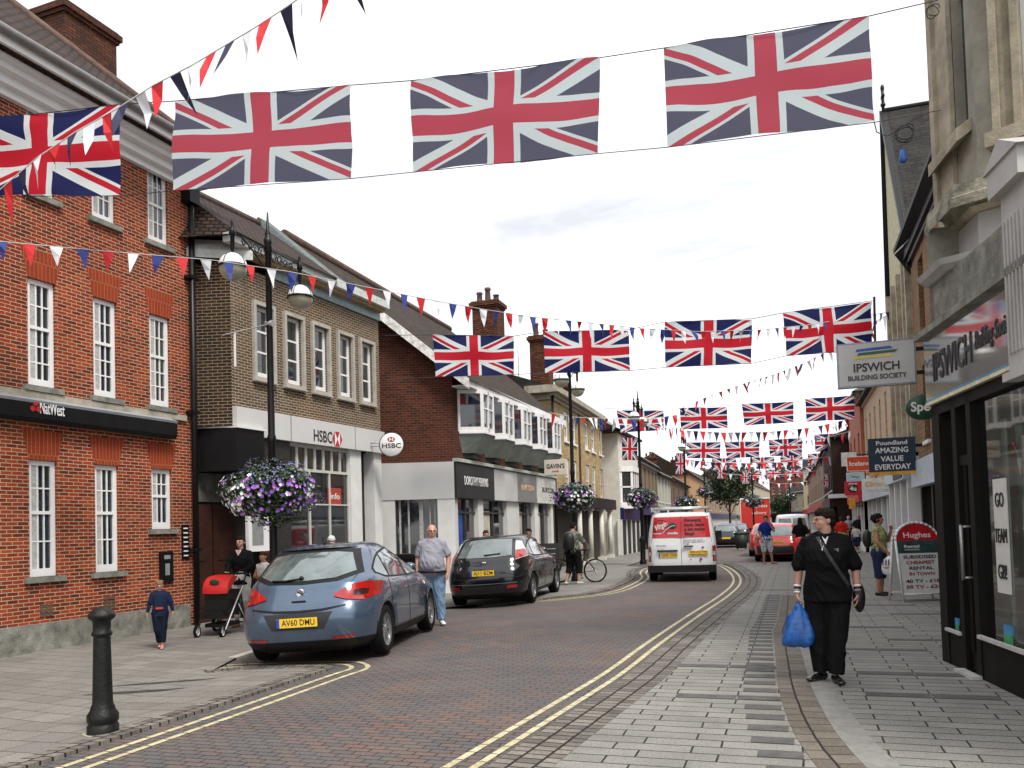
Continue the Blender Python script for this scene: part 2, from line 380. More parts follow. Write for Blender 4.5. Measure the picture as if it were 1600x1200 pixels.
def wall(name, parent, M, x0, x1, z0, z1, holes=(), dep=.16, y=0, rM=None, thick=.3):
    mb = MB().m(M)
    xs = sorted({x0, x1, *[min(max(h[i], x0), x1) for h in holes for i in (0, 1)]}); zs = sorted({z0, z1, *[min(max(h[i], z0), z1) for h in holes for i in (2, 3)]})
    for a, b in zip(xs, xs[1:]):
        for c, d in zip(zs, zs[1:]):
            mx, mz = (a+b)/2, (c+d)/2
            if b-a < 1e-5 or d-c < 1e-5 or any(h[0] < mx < h[1] and h[2] < mz < h[3] for h in holes): continue
            mb.quad((a, y, c), (b, y, c), (b, y, d), (a, y, d))
    mb.m(rM or M)
    for h in holes:
        a, b, c, d = h; yy = y+dep
        mb.quad((a, y, c), (a, yy, c), (a, yy, d), (a, y, d)); mb.quad((b, y, c), (b, y, d), (b, yy, d), (b, yy, c))
        mb.quad((a, y, d), (a, yy, d), (b, yy, d), (b, y, d)); mb.quad((a, y, c), (b, y, c), (b, yy, c), (a, yy, c))
    return mb.obj(name, parent, fix=False)
def window(parent, h, y=.1, cols=3, up=2, lo=3, fr=.05, bar=.022, M=None, G_=None, sill=None, sash=True, split=.5, name='window', back=None):
    M = M or WHITE(); G_ = G_ or DGLASS(); x0, x1, z0, z1 = h; mb = MB().m(M); d = .045
    x0 += .004; x1 -= .004; z1 -= .004; z0 += .004
    mb.box(x0, x0+fr, y, y+d, z0, z1); mb.box(x1-fr, x1, y, y+d, z0, z1)
    mb.box(x0+fr, x1-fr, y, y+d, z1-fr, z1); mb.box(x0+fr, x1-fr, y, y+d, z0, z0+fr*1.6)
    zm = z0+(z1-z0)*(1-split); yb = y+.012
    if sash: mb.box(x0+fr, x1-fr, y-.006, y+d-.002, zm-.025, zm+.025)
    for k in range(1, cols):
        x = x0+fr+(x1-x0-2*fr)*k/cols
        if up > 0: mb.box(x-bar/2, x+bar/2, yb, yb+.02, zm+.025 if sash else z0+fr*1.6, z1-fr)
        if lo > 0 and sash: mb.box(x-bar/2, x+bar/2, yb, yb+.02, z0+fr*1.6, zm-.025)
    a, b = (zm+.025, z1-fr) if sash else (z0+fr*1.6, z1-fr)
    for k in range(1, up): z = a+(b-a)*k/up; mb.box(x0+fr, x1-fr, yb+.001, yb+.019, z-bar/2, z+bar/2)
    if sash:
        a, b = z0+fr*1.6, zm-.025
        for k in range(1, abs(lo)): z = a+(b-a)*k/abs(lo); mb.box(x0+fr, x1-fr, yb+.001, yb+.019, z-bar/2, z+bar/2)
    w = mb.obj(name, parent)
    g = MB().m(G_); tl = random.uniform(-.006, .006)
    g.add([(x0+fr*.5, y+.03+tl, z0+fr*.5), (x1-fr*.5, y+.03-tl, z0+fr*.5), (x1-fr*.5, y+.03-tl, z1-fr*.5), (x0+fr*.5, y+.03+tl, z1-fr*.5)], [(0, 1, 2, 3)]); g.obj('pane', w, fix=False)
    if back:                                       # net curtain or blind just behind the glass shows as a lighter strip
        c = MB().m(back); c.box(x0+fr, x0+fr+(x1-x0)*.28, y+.018, y+.022, z0+fr*1.6, z1-fr); c.obj('curtain', w)
    if sill:
        sm, ov = sill; s = MB().m(sm); s.box(x0-ov, x1+ov, -.07, y, z0-.09, z0-.004); s.obj('sill', w)
    return w
def roof(name, parent, M, x0, x1, ze, zr, dp, ov=.35, hip0=0, hip1=0, back=True, th=.12, y0=0):
    mb = MB().m(M); e = y0-ov; ze2 = ze-ov*(zr-ze)/dp
    a, b = (x0-(.2 if not hip0 else ov)), (x1+(.2 if not hip1 else ov))
    F0 = (a, e, ze2); F1 = (b, e, ze2); R1 = (b-hip1, y0+dp, zr); R0 = (a+hip0, y0+dp, zr); B0 = (a, y0+2*dp+ov, ze2); B1 = (b, y0+2*dp+ov, ze2)
    mb.quad(F0, F1, R1, R0); mb.quad(B1, B0, R0, R1)
    for (p, q, r_) in ((F0, R0, B0), (F1, B1, R1)): mb.poly([p, q, r_])
    mb.quad(tuple(Vector(F0)-Vector((0, 0, th))), tuple(Vector(F1)-Vector((0, 0, th))), F1, F0)
    mb.quad(tuple(Vector(F0)-Vector((0, 0, th))), tuple(Vector(B0)-Vector((0, 0, th))), tuple(Vector(B1)-Vector((0, 0, th))), tuple(Vector(F1)-Vector((0, 0, th))))
    o = mb.obj(name, parent, fix=False)
    r = MB().m(mat('ridge_tile', (.10, .06, .045), .9, var=.4)); 
    r.cyl((R0[0], R0[1], zr), (R1[0], R1[1], zr), .12, n=8)
    if hip0: r.cyl(F0, R0, .09, n=6)
    if hip1: r.cyl(F1, R1, .09, n=6)
    r.obj('ridge', o); return o
def chimney(parent, x, y, z0, z1, w, d, M, pots=3, pm=None, name='chimney'):
    mb = MB().m(M); mb.box(x-w/2, x+w/2, y-d/2, y+d/2, z0, z1-.28); mb.box(x-w/2-.05, x+w/2+.05, y-d/2-.05, y+d/2+.05, z1-.28, z1-.2)
    mb.box(x-w/2-.1, x+w/2+.1, y-d/2-.1, y+d/2+.1, z1-.2, z1-.06); mb.box(x-w/2-.04, x+w/2+.04, y-d/2-.04, y+d/2+.04, z1-.06, z1)
    c = mb.obj(name, parent)
    for k in range(pots):
        px = x-w/2+w*(k+.5)/pots if w >= d else x; py = y if w >= d else y-d/2+d*(k+.5)/pots
        h = (.28, .6, .45)[k % 3]; p = MB().m(pm or mat('chimney_pot', (.10, .06, .05), .85, var=.4))
        p.lathe([(.14, 0), (.12, .08), (.10, h*.8), (.13, h*.85), (.12, h), (.07, h), (.07, h-.1)], (px, py, z1), n=10); p.obj('chimney_pot', c)
    return c
def body(parent, M, L_, dep, z0, z1, name='outer_wall', x0=0):
    """end and back walls so the building is a closed volume"""
    mb = MB().m(M); mb.quad((x0, 0, z0), (x0, dep, z0), (x0, dep, z1), (x0, 0, z1)); mb.quad((L_, 0, z0), (L_, dep, z0), (L_, dep, z1), (L_, 0, z1))
    mb.quad((x0, dep, z0), (L_, dep, z0), (L_, dep, z1), (x0, dep, z1)); mb.quad((x0, 0, z1-.01), (L_, 0, z1-.01), (L_, dep, z1-.01), (x0, dep, z1-.01))
    return mb.obj(name, parent, fix=False)

red_brick = brickmat('red_brick', 'a03a1b', '5e2213', 'b8a284', bw=.18, bh=.058, ms=.0062, stain=.4, stc='3a1812', c3='ad4a20', sv=.8)
rubbed = brickmat('rubbed_brick', '8f3418', '9c3c1c', 'a07050', bw=.07, bh=.6, ms=.005, stain=.2, bump=.15)
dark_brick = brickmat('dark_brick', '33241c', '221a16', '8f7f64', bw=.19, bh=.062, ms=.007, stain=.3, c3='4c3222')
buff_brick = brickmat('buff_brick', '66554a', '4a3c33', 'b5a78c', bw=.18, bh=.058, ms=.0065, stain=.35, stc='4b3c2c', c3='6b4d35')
brown_brick = brickmat('brown_brick', '5e2d1c', '3a1c13', '6a5142', bw=.19, bh=.065, ms=.006, stain=.4, stc='241410', c3='5e2c1c')
yell_brick = brickmat('yellow_brick', 'c0aa7c', 'a08a5e', 'a8987a', bw=.24, bh=.09, ms=.006, stain=.4, stc='5a4b33')
cream = mat('cream_render', (.66, .64, .56), .8, var=.12, vs=2)
pale = mat('pale_render', (.68, .68, .66), .6, var=.1, vs=2)
silver = mat('silver_panel', (.58, .58, .57), .4, var=.05, vs=1)
dgran = mat('dark_granite', (.03, .03, .028), .25, var=.6, vs=30)
black = BLACK(); white = WHITE(); curtain = mat('net_curtain', (.42, .42, .4), .9, var=.3, vs=20)

# ---- red brick bank on the left
pC = D(307, 860, 15.9); an = rad(87.7); pS = pC-Vector((math.cos(an), math.sin(an), 0))*14
B = Bld('red_brick_bank', (pS.x, pS.y), (pC.x, pC.y), 'red brick bank with white sash windows and a black fascia reading NatWest', z=-.07)
R_ = B.root; zt = 8.95
rows = {'f': [(42.7, 85, 433, 602), (145, 183, 462, 617), (233, 264, 488, 633)], 'g': [(44, 87.5, 717.5, 903), (147, 184, 725, 895), (235, 266, 732, 827)]}
F_ = [B.rect(*r) for r in rows['f']]; Gw = [B.rect(*r) for r in rows['g']]
zf0 = sum(h[2] for h in F_)/3; zf1 = sum(h[3] for h in F_)/3; zg1 = sum(h[3] for h in Gw)/3; zg0 = (Gw[0][2]+Gw[1][2])/2
s3 = B.rect(230, 261, 252, 374)
holes = []; wins = []
def addw(x0, x1, z0, z1, **k): holes.append((x0, x1, z0, z1)); wins.append(((x0, x1, z0, z1), k))
sp = F_[2][0]-F_[1][0]; W_ = F_[1][1]-F_[1][0]
cs = [F_[0][0]-2*sp, F_[0][0]-sp]+[h[0] for h in F_]
for i, x in enumerate(cs):
    addw(x, x+W_, zf0, zf1, split=.45); addw(x, x+W_, s3[2], s3[3], split=.5, lo=2)
    addw(x, x+W_, zg0 if i < 4 else Gw[2][2], zg1, split=.45, lo=2 if i < 4 else 1)
wall('brick_wall', R_, red_brick, 0, B.L, .0, zt, holes, dep=.11)
body(R_, red_brick, B.L, 7, 0, zt)
for h, k in wins:
    k = dict(k); two = k.get('lo') == 2 and h[2] < 2
    w = window(R_, h, y=.05, cols=3, up=2, lo=k.get('lo', 3) if k.get('lo', 3) else 3, split=k.get('split', .5), sill=(GREYST(), .1), fr=.075, back=curtain)
for h, k in wins:
    li = MB().m(rubbed)
    x0, x1, _, z1 = h; t = .46 if z1 < 7.5 else .4
    li.prism([(x0, -.004, z1), (x1, -.004, z1), (x1+.12, -.004, z1+t), (x0-.12, -.004, z1+t)], (0, .01, 0)); li.obj('window_arch', R_)
pl_ = MB().m(GREYST()); pl_.box(0, B.L-.25, -.07, 0, -.1, .42); pl_.obj('plinth', R_)
sc = MB().m(STONE()); sc.box(0, B.L-.25, -.05, 0, zf0-.2, zf0-.095); sc.obj('string_course', R_)
ct = MB().m(white)                                   # moulded cornice and gutter
for a, b, c, d in ((-.10, 0, 0, .12), (-.22, 0, .12, .26), (-.36, 0, .26, .36), (-.48, 0, .36, .46), (-.56, 0, .46, .60)): ct.box(0, B.L+abs(a), a, 0, zt-.62+c, zt-.62+d)
ct.box(0, B.L+.62, -.66, 0, zt-.2, zt-.01); ct.obj('cornice', R_)
gu = MB().m(mat('gutter_grey', (.22, .21, .2), .5, var=.2)); gu.cyl((0, -.72, zt-.03), (B.L+.6, -.72, zt-.03), .07, n=10); gu.obj('gutter', R_)
roof('roof', R_, TILE(), 0, B.L, zt+.45, zt+3.55, 3.4, ov=.6, hip1=3.0)
p = D(118, 80, 19.5); q = B.l(p); chimney(R_, q[0], q[1], zt, q[2]+.7, 1.45, 1.0, brickmat('sooty_brick', '6a3a24', '43281d', '2a1c15', stain=.6, stc='1c1512'), pots=0)
# fascia with the bank's name
sg = B.rect(0, 277, 614, 652, y=-.2); zs0, zs1 = sg[2], sg[3]
fa = MB().m(black); prof = [(0, zs0+.02), (-.16, zs0), (-.2, zs0+.06), (-.2, zs1-.07), (-.1, zs1), (0, zs1)]
xe = B.loc(277, 660, -.2)[0]
fa.prism([(-1, a, b) for a, b in prof], (xe+1, 0, 0)); f = fa.obj('shop_fascia', R_)
tb = MB().m(mat('grey_lead_strip', (.30, .32, .35), .4, var=.1)); tb.prism([(-1, -.205, zs1-.07), (-1, -.105, zs1+.005), (-1, -.0, zs1+.02), (-1, 0, zs1+.05), (-1, -.22, zs1-.03)], (xe+1, 0, 0)); tb.obj('fascia_cap', f)
xn, zn = B.loc(82, 640, -.21); text('lettering', 'NatWest', .27, white, f, (xn, -.206, zn), bold=.001, mw=B.loc(101, 640, -.21)[0]-B.loc(63, 637, -.21)[0])
xm, zm_ = B.loc(56, 636, -.21); lg = MB().m(mat('logo_red', (.45, .02, .03), .5))
for a in (90, 210, 330):
    c_ = Vector((xm+.055*math.cos(rad(a)), -.21, zm_+.055*math.sin(rad(a)))); lg.prism([c_+Vector((.045*math.cos(rad(a+60*k)), 0, .045*math.sin(rad(a+60*k)))) for k in range(6)], (0, .01, 0))
lg.obj('emblem', f)
# downpipe, cash machine and panels
dp = MB().m(black); xd = B.L-.14; dp.cyl((xd, -.12, 0), (xd, -.12, zt-.6), .055)
for z in (1.4, 4.0, 6.6): dp.box(xd-.09, xd+.09, -.18, 0, z, z+.06)
dp.box(xd-.13, xd+.13, -.22, 0, zt-.9, zt-.6); dp.obj('downpipe', R_)
def plate(name, r, M, y=-.03, y1=0):
    p_ = MB().m(M); p_.box(r[0], r[1], y, y1, r[2], r[3]); return p_.obj(name, R_)
r = B.rect(248, 268, 862, 910); a_ = plate('cash_machine', r, black, -.05); 
i_ = MB().m(mat('screen_grey', (.25, .27, .27), .3, var=.2)); i_.box(r[0]+.1, r[1]-.1, -.054, -.05, r[2]+.12, r[3]-.22); i_.box(r[0]+.08, r[1]-.08, -.056, -.05, r[3]-.14, r[3]-.07); i_.obj('screen', a_)
for (u0, u1, v0, v1) in ((283, 294, 820, 874), (305, 306.8, 820, 872)):
    r = B.rect(u0, u1, v0, v1); a_ = plate('opening_hours_panel', r, black, -.025); t_ = MB().m(white)
    for k in range(7): t_.box(r[0]+.03, r[1]-.03, -.028, -.025, r[3]-.08-.085*k, r[3]-.055-.085*k)
    t_.obj('print', a_)
for u, v in ((73, 953), (172, 940)):
    x, z = B.loc(u, v); a_ = MB().m(mat('air_brick', (.10, .07, .05), .9))
    for i in range(3):
        for j in range(3): a_.box(x-.12+.08*i, x-.06+.08*i, -.012, 0, z-.1+.07*j, z-.05+.07*j)
    a_.obj('air_brick', R_)

# ---- bank with the buff brick upper storey
A0 = D(367, 860, 16.0); A1 = D(599, 860, 20.9)
B = Bld('buff_brick_bank', (A0.x, A0.y), (A1.x, A1.y), 'buff brick bank with five narrow white windows above a white HSBC fascia', z=-.07); R_ = B.root
zw = B.loc(367, 412)[1]; zfa = B.loc(370, 636)[1]; zfb = B.loc(415, 685)[1]
hs = [B.rect(*r) for r in [(394.7, 426, 467.5, 585), (442.7, 472, 485, 598.7), (486, 512.5, 504.5, 610.7), (526, 550, 522, 621), (561, 582.7, 535.5, 631)]]
z0 = sum(h[2] for h in hs)/5; z1 = sum(h[3] for h in hs)/5; hs = [(h[0]+.03, h[1]-.03, z0+.03, z1-.03) for h in hs]
wall('brick_wall', R_, buff_brick, 0, B.L, zfa, zw, hs, dep=.16)
for h in hs:
    w = window(R_, h, y=.06, cols=1, up=3, lo=0, sash=False, fr=.07, bar=.04)
    s_ = MB().m(mat('concrete_surround', (.40, .38, .33), .8, var=.2)); t_ = .07
    s_.box(h[0]-t_, h[0], -.07, .02, h[2]-t_, h[3]+t_); s_.box(h[1], h[1]+t_, -.07, .02, h[2]-t_, h[3]+t_); s_.box(h[0], h[1], -.07, .02, h[3], h[3]+t_); s_.box(h[0]-t_-.01, h[1]+t_+.01, -.1, .02, h[2]-t_-.03, h[2]-t_); s_.box(h[0], h[1], -.07, .02, h[2]-t_, h[2])
    s_.obj('surround', w)
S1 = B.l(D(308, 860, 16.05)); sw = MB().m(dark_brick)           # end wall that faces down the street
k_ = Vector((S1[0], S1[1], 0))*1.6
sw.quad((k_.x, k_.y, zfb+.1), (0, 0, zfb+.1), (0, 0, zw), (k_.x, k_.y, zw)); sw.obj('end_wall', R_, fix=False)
ev = MB().m(mat('lead_strip', (.24, .33, .35), .5, var=.25)); ev.box(1.2, B.L+.02, -.05, .05, zw, zw+.2); ev.obj('lead_flashing', R_)
ev = MB().m(mat('tan_soffit', (.35, .25, .13), .7)); ev.box(.3, B.L+.02, -.2, .05, zw+.2, zw+.32); ev.obj('soffit', R_)
ev = MB().m(mat('eaves_white', (.55, .58, .55), .6, var=.25)); ev.box(-.3, B.L+.05, -.32, -.1, zw+.28, zw+.46); ev.obj('eaves_board', R_)
ev = MB().m(mat('eaves_white')if 0 else _M['eaves_white']); ev.prism([(k_.x-.3, k_.y-.3, zw+.05), (.25, -.35, zw+.05), (.25, -.1, zw+.3), (k_.x-.3, k_.y+.05, zw+.3)], (0, 0, .16)); ev.obj('eaves_return', R_)
xr, zr_ = 0, 0
ap = B.loc(412, 345, y=3.4)
mb = MB().m(TILE()); ye = -.4; XL = k_.x+.3
def onx(u, v, x):
    r_ = ray(u, v); o_ = B.p0+B.e*x; t_ = B.e.dot(o_-EYE)/B.e.dot(r_); return B.l(EYE+r_*t_)
XE = B.loc(514, 470)[0]; q = onx(412, 343, XE); RY, zr = q[1], q[2]-.18
mb.quad((XL, ye, zw+.42), (XE-.15, ye, zw+.42), (XE-.15, RY, zr), (XL, RY, zr)); mb.quad((XL, RY, zr), (XE, RY, zr), (XE, 2*RY, zw+.4), (XL, 2*RY, zw+.4)); mb.poly([(XL, ye, zw+.42), (XL, RY, zr), (k_.x-.4, .72, zw+.34), (-.3, -.4, zw+.40)]); mb.quad((k_.x-.4, .72, zw+.34), (XL, RY, zr), (-4, RY, zr), (-4, .72, zw+.34)); o = mb.obj('roof', R_, fix=False)
rg = MB().m(mat('ridge_tile')); rg.cyl((-4, RY, zr), (XE-.1, RY, zr), .1, n=8); rg.obj('ridge', o)
mb = MB().m(buff_brick); mb.prism([(XE-.15, .1, zw), (XE-.15, -.1, zw+.45), (XE-.15, RY, zr+.05), (XE-.15, 2*RY, zw+.4), (XE-.15, 2*RY, zw)], (.3, 0, 0)); mb.obj('parapet_gable', R_)
mb = MB().m(mat('coping_dark', (.10, .11, .10), .7, var=.4)); mb.prism([(XE-.2, -.3, zw+.35), (XE-.2, RY, zr+.06), (XE-.2, RY, zr+.18), (XE-.2, -.3, zw+.47)], (.42, 0, 0)); mb.prism([(XE-.2, 2*RY, zw+.45), (XE-.2, RY, zr+.06), (XE-.2, RY, zr+.18), (XE-.2, 2*RY, zw+.57)], (.42, 0, 0)); mb.obj('coping', R_)
mb = MB().m(mat('verge_lead', (.20, .25, .25), .6, var=.4, vs=12)); mb.prism([(XE-.23, -.35, zw+.45), (XE-.23, RY-.1, zr+.07), (XE-.23, RY-.1, zr-.09), (XE-.23, -.35, zw+.3)], (.06, 0, 0)); mb.obj('verge_flashing', R_)
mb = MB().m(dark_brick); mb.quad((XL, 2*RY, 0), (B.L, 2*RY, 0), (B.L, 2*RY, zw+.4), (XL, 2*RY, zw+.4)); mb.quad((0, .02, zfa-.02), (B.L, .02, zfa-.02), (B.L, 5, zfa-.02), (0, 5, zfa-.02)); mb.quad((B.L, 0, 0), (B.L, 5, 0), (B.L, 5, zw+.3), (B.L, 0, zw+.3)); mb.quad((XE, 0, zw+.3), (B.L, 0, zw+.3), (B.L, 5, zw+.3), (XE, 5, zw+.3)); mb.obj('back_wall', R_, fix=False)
# ground floor: white fascia, dark porch, big window, white columns
fm = MB().m(silver); xa = B.loc(370, 660)[0]
fm.box(0, B.L+.02, -.1, .04, zfb, zfa); f = fm.obj('shop_fascia', R_)
jt = MB().m(mat('joint_grey', (.2, .2, .2), .6)); 
for u in (455, 555): x = B.loc(u, 680, -.1)[0]; jt.box(x-.012, x+.012, -.103, -.1, zfb, zfa)
jt.obj('panel_joint', f)
x0h = B.loc(490, 682, -.1)[0]; x1h = B.loc(519, 688, -.1)[0]; zc = (B.loc(505, 683, -.1)[1])
text('lettering', 'HSBC', .36, mat('sign_black', (.02, .02, .02), .5), f, ((x0h+x1h)/2, -.103, zc), bold=.004, mw=x1h-x0h)
def hexlogo(parent, x, z, w, h, y, name='emblem'):
    lr = mat('logo_red'); e_ = MB().m(lr); t = .004
    e_.prism([(x-w/4, y, z-h/2), (x, y, z), (x-w/4, y, z+h/2), (x-w/2, y, z)], (0, -t, 0)); e_.prism([(x+w/4, y, z-h/2), (x+w/2, y, z), (x+w/4, y, z+h/2), (x, y, z)], (0, -t, 0))
    e_.prism([(x-w/4, y, z+h/2), (x+w/4, y, z+h/2), (x, y, z)], (0, -t*.8, 0)); e_.prism([(x-w/4, y, z-h/2), (x+w/4, y, z-h/2), (x, y, z)], (0, -t*.8, 0))
    o = e_.obj(name, parent)
    wv = MB().m(white); wv.prism([(x-w/4, y-.005, z-h/2), (x-w/4, y-.005, z+h/2), (x-.003, y-.005, z)], (0, -.002, 0)); wv.prism([(x+w/4, y-.005, z-h/2), (x+w/4, y-.005, z+h/2), (x+.003, y-.005, z)], (0, -.002, 0)); wv.obj('emblem_white', o)
xl = B.loc(527, 688, -.1)[0]; hexlogo(f, xl, zc, B.loc(535, 688, -.1)[0]-B.loc(519.5, 688, -.1)[0], .34, -.1)
def L_(u, y=0, v=800): return B.loc(u, v, y)[0]
cz = zfa-.02; pr = MB().m(black); xb = L_(413, -.16, 700); zb = B.loc(412, 738, -.16)[1]; zq = B.loc(412, 674, -.16)[1]
pr.prism([(xb, -.16, zb), (0-.1, -.16, zb), (k_.x, k_.y-.16, zb), (k_.x, .6, zb), (xb, .6, zb)], (0, 0, zq-zb)); pr.obj('porch_canopy', R_)
pr = MB().m(white); pr.prism([(xb+.03, -.2, zq), (-.1, -.2, zq), (k_.x, k_.y-.2, zq), (k_.x, .6, zq), (xb+.03, .6, zq)], (0, 0, .035)); pr.obj('canopy_edge', R_)
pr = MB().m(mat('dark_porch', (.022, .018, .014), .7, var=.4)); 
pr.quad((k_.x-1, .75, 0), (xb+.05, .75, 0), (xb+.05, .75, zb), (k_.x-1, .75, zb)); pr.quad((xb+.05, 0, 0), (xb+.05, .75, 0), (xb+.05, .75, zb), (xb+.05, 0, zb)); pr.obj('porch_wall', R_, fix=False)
dr = MB().m(mat('dark_door', (.05, .02, .014), .4, var=.3)); dr.box(-.7, .15, .70, .75, 0, 2.3); dr.box(.2, .95, .70, .75, 0, 2.3)
for a in (-.6, .3):
    for z in (.3, 1.2): dr.box(a, a+.55, .685, .70, z, z+.75)
dr.obj('entrance_door', R_)
dr = MB().m(mat('stone_band', (.10, .10, .085), .8, var=.5)); dr.box(k_.x, xb+.03, .69, .745, 2.35, zb); dr.obj('door_head', R_)
xw0, xw1 = L_(455), L_(549); xc1 = L_(553); xo0, xo1 = L_(566), L_(586)
pr = MB().m(dgran); pr.box(xb+.05, xw0, 0, .3, 0, zfb); pr.obj('granite_pier', R_)
pr = MB().m(pale); pr.box(xw1, xo0, 0, .35, 0, zfb); pr.box(xo1, B.L, 0, .35, 0, zfb); pr.obj('white_pier', R_)
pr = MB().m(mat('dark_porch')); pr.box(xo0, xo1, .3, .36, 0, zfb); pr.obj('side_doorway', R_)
zt2 = B.loc(455, 730)[1]
w = MB().m(mat('shop_frame_pale', (.55, .54, .5), .5, var=.1)); w.box(xw0, xw1, .06, .14, zt2-.06, zt2); w.box(xw0, xw1, .06, .14, zfb-.08, zfb); w.box(xw0, xw1, .06, .14, .4, .52)
for k in range(8): x = xw0+(xw1-xw0)*k/7; w.box(x-.025, x+.025, .06, .14, zt2, zfb-.08)
for k in (0, 1, 2, 3): x = xw0+(xw1-xw0)*k/3; w.box(x-.02, x+.02, .06, .14, .5, zt2-.06)
w.box(xw0, xw1, .07, .13, 2.3, 2.33); w = w.obj('shop_window', R_)
g = MB().m(SHOPG()); g.quad((xw0, .1, .45), (xw1, .1, .45), (xw1, .1, zfb), (xw0, .1, zfb)); g.obj('pane', w, fix=False)
g = MB().m(mat('poster_red', (.35, .05, .03), .5)); xq, zq_ = B.loc(521, 776, .09); g.box(xq-.22, xq+.3, .085, .095, zq_-.22, zq_+.2); g = g.obj('window_poster', w)
text('lettering', 'info', .2, white, g, (xq+.05, .08, zq_), mw=.35)
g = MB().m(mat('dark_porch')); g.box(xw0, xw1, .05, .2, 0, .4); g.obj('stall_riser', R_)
# notice board beside the window
r = B.rect(401, 436, 806, 862, y=-.3)
nb = MB().m(white); nb.box(r[0], r[1], -.1, -.02, r[2], r[3]); nbo = nb.obj('notice_board', R_); nb = MB().m(mat('screen_grey')); nb.box(r[0]+.1, r[1]-.35*(r[1]-r[0]), -.104, -.1, r[2]+.12, r[3]-.08); nb.obj('notice', nbo)
# round projecting sign
cz_ = D(612, 695, 20.3); hang = empty('hanging_bank_sign', cz_, YAW*1, 'round white hanging sign reading HSBC on the buff brick bank', 'sign')
s_ = MB().m(white); s_.lathe([(0, -.05), (.27, -.05), (.29, -.03), (.29, .03), (.27, .05), (0, .05)], ax='y', n=32); s_.obj('sign_disc', hang)
s_ = MB().m(BLACK()); s_.lathe([(.292, -.035), (.305, -.035), (.305, .035), (.292, .035)], ax='y', n=32); s_.obj('rim', hang)
text('lettering', 'HSBC', .16, mat('sign_black'), hang, (0, -.054, -.03), bold=.002, mw=.46); hexlogo(hang, 0, .13, .2, .12, -.052)
s_ = MB().m(mat('steel_grey', (.3, .3, .3), .4, .6)); s_.cyl((-.28, 0, .06), (-.6, .1, .06), .014); s_.cyl((-.28, 0, -.02), (-.6, .1, -.02), .014); s_.box(-.63, -.6, .06, .14, -.2, .22); s_.obj('bracket', hang)

# ---- brown brick shop building with the oriel windows
C0 = D(713, 860, 22.0); C1 = XP(866, 860, C0.x)
B = Bld('brown_brick_shop', (C0.x, C0.y), (C0.x, C1.y), 'brown brick gabled shop building with a row of white oriel windows over the shopfronts', z=-.07); R_ = B.root
ze = B.loc(713, 588)[1]; zf1 = B.loc(712, 722)[1]; zf0 = B.loc(712, 779)[1]
wall('front_wall', R_, brown_brick, 0, B.L, zf1, ze)
sdir_ = Vector(B.l(D(599, 860, 22.0)))-Vector(B.l(D(713, 860, 22.0))); sdir_.z = 0; sdir_.normalize()
def SD(t, z=0): return (sdir_.x*t, sdir_.y*t, z)        # along the gable wall
zap = 1.67+(833-366)/F*22.0; ta = (713-456)/F*22
mb = MB().m(brown_brick); mb.poly([SD(0, zf1), SD(2*ta, zf1), SD(2*ta, ze), SD(ta, zap-.1), SD(0, ze)]); mb.obj('gable_wall', R_, fix=False)
rx = B.L+.3; mb = MB().m(MOSSY()); ap = Vector(SD(ta, zap)); e0 = Vector((0, -.45, ze-.2)); off = Vector((rx-ap.x, 0, 0)); bk = Vector(SD(2*ta, ze-.2))
ap2 = Vector((rx, ap.y, ap.z)); e2 = Vector((rx, -.45, ze-.2)); fr = Vector((-.25, -.12, 0))
mb.quad(e0+fr, e2, ap2, ap+fr); mb.quad(ap+fr, ap2, Vector((rx, bk.y, bk.z)), bk+fr); ro = mb.obj('roof', R_, fix=False)
rg = MB().m(mat('ridge_tile')); rg.cyl(ap+fr*1.1+Vector((0, 0, .03)), ap2, .13, n=8); rg.obj('ridge', ro)
bb = MB().m(mat('peeling_white', (.62, .62, .58), .7, var=.5, vs=7)); dn = Vector((0, 0, -.27))
bb.prism([e0+fr*1.05, ap+fr*1.05, ap+fr*1.05+dn, e0+fr*1.05+dn], (.06, 0, 0)); bb.prism([bk+fr*1.05, ap+fr*1.05, ap+fr*1.05+dn, bk+fr*1.05+dn], (.06, 0, 0)); bb.obj('barge_board', R_)
gt = MB().m(white); gt.box(-.1, B.L+.4, -.5, -.38, ze-.36, ze-.16); gt.box(0, B.L+.3, -.38, 0, ze-.34, ze-.3); gt.obj('eaves_board', R_)
mb = MB().m(brown_brick); mb.quad((B.L, 0, 0), (B.L, -bk.y*-1+0, 0), (B.L, bk.y, ze), (B.L, 0, ze)); mb.obj('far_wall', R_, fix=False)
mb = MB().m(brown_brick); mb.quad((B.L, 0, zf1), (B.L, bk.y, zf1), (B.L, ap.y, zap), (B.L, 0, ze)); mb.obj('far_gable', R_, fix=False)
us = [(714, 752), (749, 785), (781, 812), (807, 836), (831, 860)]
sp = (B.L-.6)/5
zo0 = B.loc(714, 664, -.5)[1]; zo1 = ze-.36; olead = mat('oriel_lead', (.27, .31, .27), .6, var=.2, vs=3)
